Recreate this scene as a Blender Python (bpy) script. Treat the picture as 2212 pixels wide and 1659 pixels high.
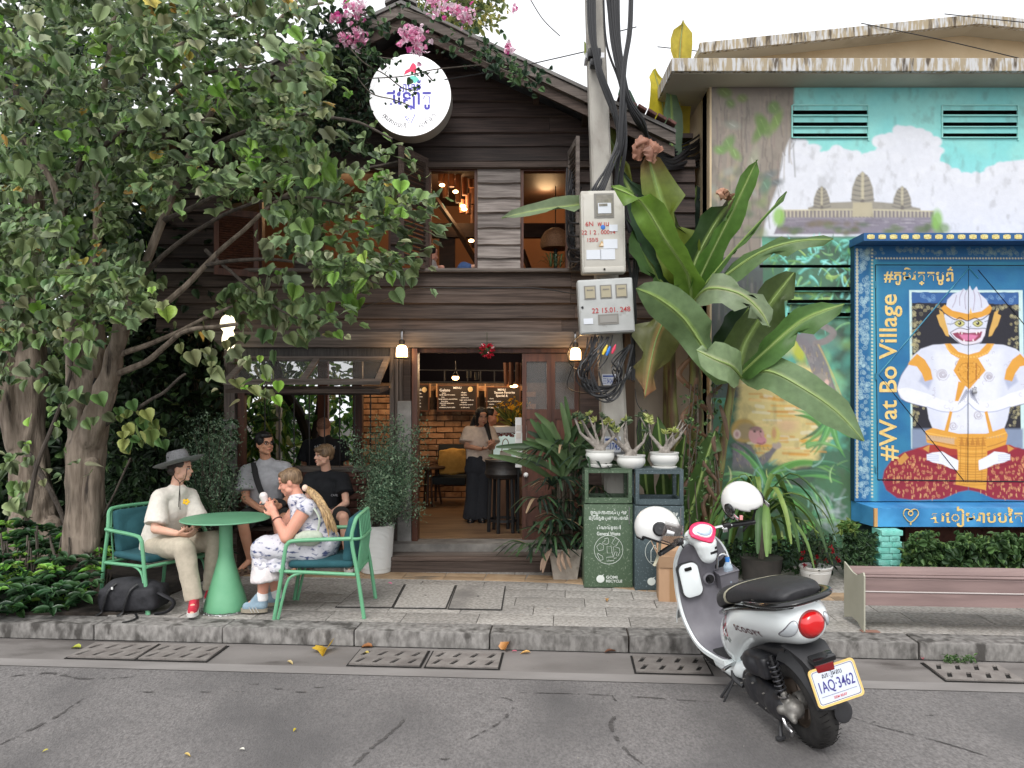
import bpy,bmesh,math,random
import numpy as np
from mathutils import Vector,Matrix,Euler,noise as mnoise
for o in list(bpy.data.objects):bpy.data.objects.remove(o)
SC=bpy.context.scene;COL=SC.collection
R=math.radians;PI=math.pi
random.seed(7);RNG=np.random.default_rng(11)
# ------------------------------------------------------------ camera, sky, sun, exposure
F=1640.0;EYE=1.72;HOR=870.0          # focal length in picture units, eye height, horizon row
def P(px,py,Y):return Vector(((px-1106)*Y/F,Y,EYE+(HOR-py)*Y/F))
def G(px,py,z=0.0):# point of the ground seen at a picture position
 Y=(EYE-z)*F/(py-HOR);return Vector(((px-1106)*Y/F,Y,z))
cam_d=bpy.data.cameras.new('camera');cam=bpy.data.objects.new('camera',cam_d);COL.objects.link(cam)
cam.location=(0,0,EYE);cam.rotation_euler=(R(90),0,0)
cam_d.sensor_width=36;cam_d.lens=36*F/2212;cam_d.shift_y=(HOR-829.5)/2212
cam_d.clip_start=0.05;cam_d.clip_end=400
SC.camera=cam
SUN_EL,SUN_AZ=R(50),R(196)
world=bpy.data.worlds.new('World');SC.world=world;world.use_nodes=True
wn=world.node_tree.nodes;wl=world.node_tree.links
for n in list(wn):wn.remove(n)
sky=wn.new('ShaderNodeTexSky');sky.sky_type='NISHITA';sky.sun_disc=False
sky.sun_elevation=SUN_EL;sky.sun_rotation=SUN_AZ;sky.dust_density=6;sky.air_density=1.0;sky.ozone_density=1
hs=wn.new('ShaderNodeHueSaturation');hs.inputs['Saturation'].default_value=0.10;hs.inputs['Value'].default_value=1.0
bg=wn.new('ShaderNodeBackground');bg.inputs['Strength'].default_value=0.15
wo=wn.new('ShaderNodeOutputWorld')
ov=wn.new('ShaderNodeMix');ov.data_type='RGBA';ov.inputs[0].default_value=.72;ov.inputs[7].default_value=(6.3,6.4,6.6,1)# even cloud layer
wl.new(sky.outputs[0],hs.inputs['Color']);wl.new(hs.outputs[0],ov.inputs[6]);wl.new(ov.outputs[2],bg.inputs['Color']);wl.new(bg.outputs[0],wo.inputs[0])
sd=bpy.data.lights.new('sun','SUN');sd.energy=0.85;sd.angle=R(22);sd.color=(1,.97,.92)
sun=bpy.data.objects.new('sun',sd);COL.objects.link(sun)
# light comes from above, behind and a little left of the camera
_dir=Vector((math.sin(SUN_AZ)*math.cos(SUN_EL),math.cos(SUN_AZ)*math.cos(SUN_EL),math.sin(SUN_EL)))
sun.rotation_euler=_dir.to_track_quat('Z','Y').to_euler();sun.location=(0,-5,12)
SC.view_settings.view_transform='Standard';SC.view_settings.look='None'
SC.view_settings.exposure=0.74;SC.view_settings.gamma=1;SC.view_settings.use_curve_mapping=False
SC.cycles.max_bounces=6;SC.cycles.diffuse_bounces=3;SC.cycles.transparent_max_bounces=8
SC.cycles.caustics_reflective=False;SC.cycles.caustics_refractive=False
# ------------------------------------------------------------ helpers
def lin(c):return tuple(((v/255)/12.92 if v/255<=.04045 else ((v/255+.055)/1.055)**2.4)for v in c)
_mats={}
def mat(name,c,c2=None,s=6.0,rough=.7,bump=0.0,bs=60.0,metal=0.0,var=0.0,stretch=(1,1,1),coat=0.0,emit=None,es=0,alpha=1.0,trans=0.0,spec=.5,detail=6,c3=None,s3=1.2,t3=.6,vc=False,sss=0.0,low=.35,high=.65,vr=(.84,1.12),w3=.12,holes=None):
 """procedural material: two tone noise, optional third tone in patches, bump, random value per object"""
 if name in _mats:return _mats[name]
 m=bpy.data.materials.new(name);m.use_nodes=True;_mats[name]=m
 nt=m.node_tree;N=nt.nodes;L=nt.links
 b=N['Principled BSDF']
 tc=N.new('ShaderNodeTexCoord');oi=N.new('ShaderNodeObjectInfo')
 ad=N.new('ShaderNodeVectorMath');ad.operation='ADD'
 ml=N.new('ShaderNodeMath');ml.operation='MULTIPLY';ml.inputs[1].default_value=41.0
 L.new(oi.outputs['Random'],ml.inputs[0]);L.new(tc.outputs['Object'],ad.inputs[0]);L.new(ml.outputs[0],ad.inputs[1])
 mp=N.new('ShaderNodeMapping');mp.inputs['Scale'].default_value=stretch
 L.new(ad.outputs[0],mp.inputs['Vector'])
 col=None
 def noise(scale,det=detail):
  n=N.new('ShaderNodeTexNoise');n.inputs['Scale'].default_value=scale;n.inputs['Detail'].default_value=det
  L.new(mp.outputs[0],n.inputs['Vector']);return n
 def mixc(f,a,bb,mode='MIX'):
  x=N.new('ShaderNodeMix');x.data_type='RGBA';x.blend_type=mode
  for sock,v in ((x.inputs[0],f),(x.inputs[6],a),(x.inputs[7],bb)):
   if isinstance(v,(int,float)):sock.default_value=v
   elif isinstance(v,tuple):sock.default_value=(*v[:3],1)
   else:L.new(v,sock)
  return x.outputs[2]
 def ramp(o,a,bb):
  r=N.new('ShaderNodeMapRange');r.inputs[1].default_value=a;r.inputs[2].default_value=bb;L.new(o,r.inputs[0]);return r.outputs[0]
 base=tuple(c)
 if vc:
  at=N.new('ShaderNodeAttribute');at.attribute_name='Col'
  n1=noise(s);base=mixc(ramp(n1.outputs[0],.3,.7),(vr[0],)*3,(vr[1],)*3)
  base=mixc(1.0,at.outputs['Color'],base,'MULTIPLY')
 elif c2 is not None:
  n1=noise(s);base=mixc(ramp(n1.outputs[0],low,high),tuple(c),tuple(c2))
 if c3 is not None:
  n3=noise(s3,8);base=mixc(ramp(n3.outputs[0],t3,t3+w3),base,tuple(c3))
 if var:
  r=N.new('ShaderNodeMapRange');r.inputs[3].default_value=1-var;r.inputs[4].default_value=1+var;L.new(oi.outputs['Random'],r.inputs[0])
  h=N.new('ShaderNodeHueSaturation')
  if isinstance(base,tuple):h.inputs['Color'].default_value=(*base,1)
  else:L.new(base,h.inputs['Color'])
  L.new(r.outputs[0],h.inputs['Value']);base=h.outputs[0]
 if isinstance(base,tuple):b.inputs['Base Color'].default_value=(*base,1)
 else:L.new(base,b.inputs['Base Color'])
 if holes:
  nh=noise(holes[0],8);L.new(ramp(nh.outputs[0],holes[1],holes[1]+.1),b.inputs['Alpha'])
 b.inputs['Roughness'].default_value=rough;b.inputs['Metallic'].default_value=metal
 b.inputs['Coat Weight'].default_value=coat;b.inputs['Coat Roughness'].default_value=.05
 b.inputs['Specular IOR Level'].default_value=spec
 b.inputs['Alpha'].default_value=alpha;b.inputs['Transmission Weight'].default_value=trans
 if sss:
  b.inputs['Subsurface Weight'].default_value=sss;b.inputs['Subsurface Radius'].default_value=(.02,.008,.004);b.inputs['Subsurface Scale'].default_value=.5
 if emit:b.inputs['Emission Color'].default_value=(*emit,1);b.inputs['Emission Strength'].default_value=es
 if bump:
  nb=noise(bs,5);bu=N.new('ShaderNodeBump');bu.inputs['Strength'].default_value=bump;bu.inputs['Distance'].default_value=.01
  L.new(nb.outputs[0],bu.inputs['Height']);L.new(bu.outputs[0],b.inputs['Normal'])
 return m
def leafmat(name,rough=.45,tr=.25,s=9):
 m=mat(name,(1,1,1),vc=True,s=s,rough=rough,spec=.35,bump=.15,bs=30)
 nt=m.node_tree;N=nt.nodes;L=nt.links;b=N['Principled BSDF'];out=N['Material Output']
 t=N.new('ShaderNodeBsdfTranslucent');mx=N.new('ShaderNodeMixShader');mx.inputs[0].default_value=tr
 src=b.inputs['Base Color'].links[0].from_socket
 br=N.new('ShaderNodeHueSaturation');br.inputs['Value'].default_value=1.35;br.inputs['Saturation'].default_value=1.0
 L.new(src,br.inputs['Color']);L.new(br.outputs[0],t.inputs['Color'])
 L.new(b.outputs[0],mx.inputs[1]);L.new(t.outputs[0],mx.inputs[2]);L.new(mx.outputs[0],out.inputs[0]);return m
class MB:
 """collects shapes into one mesh"""
 def __init__(s):s.v=[];s.f=[];s.c=None
 def add(s,vs,fs,m=None):
  n=len(s.v)
  s.v+=[tuple(m @ Vector(v))for v in vs]if m is not None else [tuple(v)for v in vs]
  s.f+=[tuple(i+n for i in f)for f in fs];return s
 def box(s,c,d,rot=None,bev=0.0,m=None):
  x,y,z=d[0]/2,d[1]/2,d[2]/2
  T=Matrix.Translation(Vector(c))@ (Euler(rot).to_matrix().to_4x4()if rot is not None else Matrix())
  if m is not None:T=m @ T
  if bev<=0:
   vs=[(-x,-y,-z),(x,-y,-z),(x,y,-z),(-x,y,-z),(-x,-y,z),(x,-y,z),(x,y,z),(-x,y,z)]
   fs=[(0,3,2,1),(4,5,6,7),(0,1,5,4),(1,2,6,5),(2,3,7,6),(3,0,4,7)]
   return s.add(vs,fs,T)
  b=min(bev,x*.9,y*.9,z*.9)
  bm=bmesh.new();bmesh.ops.create_cube(bm,size=1)
  for v in bm.verts:v.co=Vector((v.co.x*d[0],v.co.y*d[1],v.co.z*d[2]))
  bmesh.ops.bevel(bm,geom=bm.edges[:],offset=b,segments=2,affect='EDGES',profile=.6)
  bm.verts.index_update();vs=[v.co.copy()for v in bm.verts];fs=[[v.index for v in f.verts]for f in bm.faces];bm.free()
  return s.add(vs,fs,T)
 def bb(s,x0,x1,y0,y1,z0,z1,bev=0.0):return s.box(((x0+x1)/2,(y0+y1)/2,(z0+z1)/2),(abs(x1-x0),abs(y1-y0),abs(z1-z0)),bev=bev)
 def tube(s,pts,r,n=8,caps=True,close=False,m=None,flat=1.0):
  pts=[Vector(p)for p in pts];k=len(pts)
  rs=r if isinstance(r,(list,tuple))else [r]*k
  vs=[];fs=[];up=None
  for i,p in enumerate(pts):
   if close:t=pts[(i+1)% k]-pts[i-1]
   else:t=pts[min(i+1,k-1)]-pts[max(i-1,0)]
   if t.length<1e-9:t=Vector((0,0,1))
   t.normalize()
   if up is None:
    up=Vector((0,0,1))if abs(t.z)<.9 else Vector((1,0,0))
   a=t.cross(up)
   if a.length<1e-6:a=t.orthogonal()
   a.normalize();b=a.cross(t).normalized();up=b
   for j in range(n):
    an=2*PI*j/n;vs.append(p+a*math.cos(an)*rs[i]+b*math.sin(an)*rs[i]*flat)
  for i in range(k if close else k-1):
   i2=(i+1)% k
   for j in range(n):
    j2=(j+1)% n;fs.append((i*n+j,i*n+j2,i2*n+j2,i2*n+j))
  if caps and not close:fs.append(tuple(range(n-1,-1,-1)));fs.append(tuple((k-1)*n+j for j in range(n)))
  return s.add(vs,fs,m)
 def lathe(s,prof,n=24,m=None,caps=True):
  vs=[];fs=[]
  for r,z in prof:
   for j in range(n):a=2*PI*j/n;vs.append((r*math.cos(a),r*math.sin(a),z))
  for i in range(len(prof)-1):
   for j in range(n):j2=(j+1)% n;fs.append((i*n+j,i*n+j2,(i+1)*n+j2,(i+1)*n+j))
  if caps:fs.append(tuple(range(n-1,-1,-1)));fs.append(tuple((len(prof)-1)*n+j for j in range(n)))
  return s.add(vs,fs,m)
 def sph(s,c,r,n=12,k=8,m=None,rot=None):
  r=(r,r,r)if isinstance(r,(int,float))else r
  T=Matrix.Translation(Vector(c))@ (Euler(rot).to_matrix().to_4x4()if rot is not None else Matrix())
  if m is not None:T=m @ T
  vs=[(0,0,-r[2])];fs=[]
  for i in range(1,k):
   t=PI*i/k
   for j in range(n):a=2*PI*j/n;vs.append((math.sin(t)*math.cos(a)*r[0],math.sin(t)*math.sin(a)*r[1],-math.cos(t)*r[2]))
  vs.append((0,0,r[2]));top=len(vs)-1
  for j in range(n):fs.append((0,1+(j+1)%n,1+j));fs.append((top,1+(k-2)*n+j,1+(k-2)*n+(j+1)%n))
  for i in range(k-2):
   for j in range(n):fs.append((1+i*n+j,1+i*n+(j+1)%n,1+(i+1)*n+(j+1)%n,1+(i+1)*n+j))
  return s.add(vs,fs,T)
 def loft(s,rings,caps=True,m=None,closed=True):
  n=len(rings[0]);vs=[v for r in rings for v in r];fs=[]
  for i in range(len(rings)-1):
   for j in range(n if closed else n-1):j2=(j+1)% n;fs.append((i*n+j,i*n+j2,(i+1)*n+j2,(i+1)*n+j))
  if caps:fs.append(tuple(range(n-1,-1,-1)));fs.append(tuple((len(rings)-1)*n+j for j in range(n)))
  return s.add(vs,fs,m)
 def prism(s,pts,d,m=None):
  """outline pts (3d list) swept by vector d"""
  d=Vector(d);n=len(pts);a=[Vector(p)for p in pts];b=[p+d for p in a]
  fs=[tuple(range(n-1,-1,-1)),tuple(range(n,2*n))]+[(i,(i+1)% n,n+(i+1)% n,n+i)for i in range(n)]
  return s.add(a+b,fs,m)
 def build(s,name,m,parent=None,smooth=False,fix=True,**kw):
  me=bpy.data.meshes.new(name);me.from_pydata(s.v,[],s.f)
  if fix:
   bm=bmesh.new();bm.from_mesh(me);bmesh.ops.recalc_face_normals(bm,faces=bm.faces);bm.to_mesh(me);bm.free()
  me.update();return link(name,me,m,parent,smooth,**kw)
def link(name,me,m,parent=None,smooth=False,label=None,kind=None,angle=None):
 o=bpy.data.objects.new(name,me);COL.objects.link(o)
 if m is not None and not me.materials:me.materials.append(m)
 if smooth:
  me.polygons.foreach_set('use_smooth',[True]*len(me.polygons))
  if angle is None:angle=40
  try:me.set_sharp_from_angle(angle=R(angle))
  except Exception:pass
 if parent is not None:
  o.parent=parent
  w=parent
  if parent.get('_w'):o.matrix_parent_inverse=parent.matrix_basis.inverted()
  elif parent.parent is not None:pass
 if label:o['label']=label
 if kind:o['kind']=kind
 return o
def thing(name,label,cat,loc=(0,0,0),rot=None,group=None,world=True):
 """an Empty at the base of a thing; with world=True its parts are modelled in world coordinates"""
 o=bpy.data.objects.new(name,None);COL.objects.link(o);o.empty_display_size=.1
 o.location=loc
 if rot is not None:o.rotation_euler=rot
 o['label']=label;o['category']=cat
 if group:o['group']=group
 if world:o['_w']=1;o.matrix_basis=Matrix.LocRotScale(Vector(loc),Euler(rot or (0,0,0)),None)
 return o
def tag(o,label,cat,group=None):
 o['label']=label;o['category']=cat
 if group:o['group']=group
 return o
def recopy(src,parent,m=None,name=None):
 c=src.copy();COL.objects.link(c);c.parent=parent
 c.matrix_parent_inverse=src.matrix_parent_inverse.copy()
 if m is not None:c.matrix_basis=m
 return c
def kids(o):return [x for x in bpy.data.objects if x.parent==o]
def copy_tree(o,loc=None,rot=None,label=None,parent=None):
 c=o.copy();COL.objects.link(c)
 if parent is not None:c.parent=parent;c.matrix_parent_inverse=o.matrix_parent_inverse.copy()
 if loc is not None:c.location=loc
 if rot is not None:c.rotation_euler=rot
 if label:c['label']=label
 for ch in kids(o):copy_tree(ch,parent=c)
 return c
def cat(pts,n=6,closed=False):
 """smooth curve through points"""
 pts=[Vector(p)for p in pts];k=len(pts);out=[]
 if k<3 and not closed:return [pts[0].lerp(pts[1],i/n)for i in range(n+1)]
 for i in range(k if closed else k-1):
  if closed:p0,p1,p2,p3=pts[i-1],pts[i],pts[(i+1)% k],pts[(i+2)% k]
  else:p0,p1,p2,p3=pts[max(i-1,0)],pts[i],pts[i+1],pts[min(i+2,k-1)]
  for j in range(n):
   t=j/n;out.append(.5*((2*p1)+(p2-p0)*t+(2*p0-5*p1+4*p2-p3)*t*t+(-p0+3*p1-3*p2+p3)*t**3))
 if not closed:out.append(pts[-1])
 return out
def lerp(a,b,t):return a+(b-a)*t
FACE=Euler((R(90),0,0)).to_matrix().to_4x4()# text plane turned to face the street
def text_mesh(body,size,ext=.0015,bold=0.0,align='CENTER',spacing=1.0,sx=1.0):
 cu=bpy.data.curves.new('t','FONT');cu.body=body;cu.size=size;cu.extrude=ext;cu.offset=bold*size
 cu.align_x=align;cu.align_y='CENTER';cu.space_character=spacing;cu.resolution_u=3
 ob=bpy.data.objects.new('t',cu);COL.objects.link(ob)
 dg=bpy.context.evaluated_depsgraph_get();me=bpy.data.meshes.new_from_object(ob.evaluated_get(dg))
 bpy.data.objects.remove(ob);bpy.data.curves.remove(cu)
 if sx !=1.0:me.transform(Matrix.Diagonal((sx,1,1,1)))
 return me
def text(body,size,loc,m,parent,name='lettering',rot=0.0,M=None,**kw):
 me=text_mesh(body,size,**kw)
 T=M if M is not None else Matrix.Translation(Vector(loc))@ FACE @ Matrix.Rotation(rot,4,'Z')
 me.transform(T);me.materials.clear()
 return link(name,me,m,parent)
def holed(outer,holes,depth,T=None):
 """flat plate with holes, given as 2d outlines"""
 cu=bpy.data.curves.new('h','CURVE');cu.dimensions='2D';cu.fill_mode='BOTH';cu.extrude=depth/2
 for pl in [outer]+holes:
  sp=cu.splines.new('POLY');sp.points.add(len(pl)-1);sp.use_cyclic_u=True
  for i,p in enumerate(pl):sp.points[i].co=(p[0],p[1],0,1)
 ob=bpy.data.objects.new('h',cu);COL.objects.link(ob)
 dg=bpy.context.evaluated_depsgraph_get();me=bpy.data.meshes.new_from_object(ob.evaluated_get(dg))
 bpy.data.objects.remove(ob);bpy.data.curves.remove(cu)
 if T is not None:me.transform(T)
 return me
def rrect(x0,x1,y0,y1,r,n=4):
 out=[]
 for cx,cy,a0 in ((x1-r,y1-r,0),(x0+r,y1-r,90),(x0+r,y0+r,180),(x1-r,y0+r,270)):
  for i in range(n+1):a=R(a0+90*i/n);out.append((cx+r*math.cos(a),cy+r*math.sin(a)))
 return out
def circ(cx,cy,r,n=20,ry=None):return [(cx+r*math.cos(2*PI*i/n),cy+(ry or r)*math.sin(2*PI*i/n))for i in range(n)]
def vcol(me,cols):
 a=me.color_attributes.new('Col','FLOAT_COLOR','POINT')
 arr=np.ones((len(me.vertices),4),dtype=np.float32);arr[:,:3]=cols;a.data.foreach_set('color',arr.ravel())
# --- leaves: template, placed many times into one mesh (numpy) ---
def leaf_template(kind='heart',fold=.15,curl=.12):
 if kind=='heart':o=[(-.0,0),(.22,-.06),(.42,.08),(.50,.30),(.36,.62),(.0,1.0),(-.36,.62),(-.50,.30),(-.42,.08),(-.22,-.06)]
 elif kind=='lobed':o=[(0,.02),(.25,-.08),(.50,.10),(.46,.36),(.56,.60),(.26,.66),(0,1.02),(-.26,.66),(-.56,.60),(-.46,.36),(-.50,.10),(-.25,-.08)]
 elif kind=='broad':o=[(0,.02),(.20,-.07),(.42,.02),(.50,.24),(.44,.48),(.34,.64),(.15,.78),(0,1.02),(-.15,.78),(-.34,.64),(-.44,.48),(-.50,.24),(-.42,.02),(-.20,-.07)]
 elif kind=='oval':o=[(0,0),(.16,.15),(.24,.42),(.18,.72),(0,1),(-.18,.72),(-.24,.42),(-.16,.15)]
 elif kind=='long':o=[(0,0),(.055,.2),(.06,.55),(.035,.8),(0,1),(-.035,.8),(-.06,.55),(-.055,.2)]
 elif kind=='tiny':o=[(0,0),(.22,.5),(0,1),(-.22,.5)]
 vs=[(0,.0 if kind in ('tiny','oval','long')else .12,0)];vs=[]
 n=len(o)
 mids=[(0,.35,0),(0,.7,0)]
 if kind=='tiny':
  vs=[(x,y,abs(x)*fold)for x,y in o];fs=[(0,1,2),(0,2,3)]
 else:
  n=len(o);tip=max(range(n),key=lambda i:o[i][1])
  vs=[(x,y,abs(x)*fold*2-curl*y*y)for x,y in o]+[(0,.35,-curl*.1225),(0,.7,-curl*.49)];fs=[]
  rib=[0,n,n+1,tip]
  for side in (list(range(1,tip)),list(range(n-1,tip,-1))):
   i=0;j=0                      # walk rib and edge together
   while i<3 or j<len(side)-1:
    if j>=len(side)-1 or (i<3 and vs[rib[i+1]][1]<vs[side[j+1]][1]+.05):
     fs.append((rib[i],rib[i+1],side[j]));i+=1
    else:fs.append((rib[i],side[j+1],side[j]));j+=1
 return np.array(vs,dtype=np.float64),fs
def leaves(name,m,parent,tmpl,pos,ydir,nrm,size,cols,kind=None,label=None):
 """one mesh of many leaves. pos,ydir,nrm (n,3); size (n,), cols (n,3)"""
 tv,tf=tmpl;n=len(pos);k=len(tv)
 y=ydir/np.linalg.norm(ydir,axis=1,keepdims=True)
 x=np.cross(y,nrm);x/=np.linalg.norm(x,axis=1,keepdims=True)+1e-9
 z=np.cross(x,y)
 V=pos[:,None,:]+size[:,None,None]*(tv[None,:,0,None]*x[:,None,:]+tv[None,:,1,None]*y[:,None,:]+tv[None,:,2,None]*z[:,None,:])
 V=V.reshape(-1,3)
 F3=np.array([f for f in tf if len(f)==3]);
 faces=(F3[None]+np.arange(n)[:,None,None]*k).reshape(-1,3)
 me=bpy.data.meshes.new(name);me.vertices.add(len(V));me.vertices.foreach_set('co',V.astype(np.float32).ravel())
 me.loops.add(faces.size);me.loops.foreach_set('vertex_index',faces.astype(np.int32).ravel())
 me.polygons.add(len(faces));me.polygons.foreach_set('loop_start',(np.arange(len(faces))*3).astype(np.int32))
 me.polygons.foreach_set('use_smooth',np.ones(len(faces),dtype=bool))
 me.update(calc_edges=True);me.validate()
 vcol(me,np.repeat(cols,k,axis=0))
 return link(name,me,m,parent,kind=kind,label=label)
def nrand(n,s=1.0):return RNG.normal(0,s,(n,3))
def pick_cols(n,pal,w,var=.18):
 pal=np.array([lin(c)for c in pal]);idx=RNG.choice(len(pal),n,p=np.array(w)/sum(w))
 return pal[idx]*(1+RNG.uniform(-var,var,(n,1)))
# --- blobs: union of tapered capsules and ellipsoids, fused by a voxel remesh ---
def cap_mesh(mb,a,ra,b,rb,n=14,flat=False,sq=(1,1),up=None):
 a=Vector(a);b=Vector(b);d=b-a;L=d.length
 if L<1e-6:return mb.sph(a,ra,n,8)
 z=d/L
 up=Vector(up)if up is not None else (Vector((0,0,1))if abs(z.z)<.9 else Vector((0,1,0)))
 x=up.cross(z).normalized();y=z.cross(x)
 T=Matrix.Translation(a)@ Matrix((x,y,z)).transposed().to_4x4()
 rings=[]
 if flat:prof=[(ra*.5,-.001),(ra,0),(rb,L),(rb*.5,L+.001)]
 else:
  prof=[(ra*math.cos(t),-ra*math.sin(t))for t in (1.45,1.1,.7,.3)]+[(ra,0),(rb,L)]+[(rb*math.cos(t),L+rb*math.sin(t))for t in (.3,.7,1.1,1.45)]
 for r,h in prof:rings.append([(r*sq[0]*math.cos(2*PI*j/n),r*sq[1]*math.sin(2*PI*j/n),h)for j in range(n)])
 return mb.loft(rings,m=T)
def fuse(name,prims,voxel,m,parent,smooth=4,disp=None,label=None,M=None):
 mb=MB()
 for p in prims:
  k=p[0]
  if k=='c':cap_mesh(mb,*p[1:5],**(p[5]if len(p)>5 else {}))
  elif k=='e':mb.sph(p[1],p[2],16,12,rot=p[3]if len(p)>3 else None,m=p[4]if len(p)>4 else None)
  elif k=='m':mb.add(p[1],p[2])
 me=bpy.data.meshes.new('tmp');me.from_pydata(mb.v,[],mb.f)
 bm=bmesh.new();bm.from_mesh(me);bmesh.ops.recalc_face_normals(bm,faces=bm.faces);bm.to_mesh(me);bm.free()
 ob=bpy.data.objects.new('tmp',me);COL.objects.link(ob)
 r=ob.modifiers.new('r','REMESH');r.mode='VOXEL';r.voxel_size=voxel;r.use_smooth_shade=True
 if smooth:sm=ob.modifiers.new('s','SMOOTH');sm.factor=.5;sm.iterations=smooth
 dg=bpy.context.evaluated_depsgraph_get();out=bpy.data.meshes.new_from_object(ob.evaluated_get(dg))
 bpy.data.objects.remove(ob)
 if disp:
  amp,sc=disp[:2];st=disp[2]if len(disp)>2 else (1,1,1)
  nv=len(out.vertices);co=np.empty(nv*3,np.float32);out.vertices.foreach_get('co',co);co=co.reshape(-1,3)
  no=np.empty(nv*3,np.float32);out.vertices.foreach_get('normal',no);no=no.reshape(-1,3)
  d=np.array([mnoise.noise(Vector((c[0]*sc*st[0]+3,c[1]*sc*st[1],c[2]*sc*st[2])))for c in co])
  d=1-2*np.abs(d)# ridges read as folds of cloth
  co+=no*(d*amp)[:,None];out.vertices.foreach_set('co',co.ravel());out.update()
 if M is not None:out.transform(M)
 out.materials.clear()
 o=link(name,out,m,parent,label=label);out.polygons.foreach_set('use_smooth',[True]*len(out.polygons))
 return o
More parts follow.
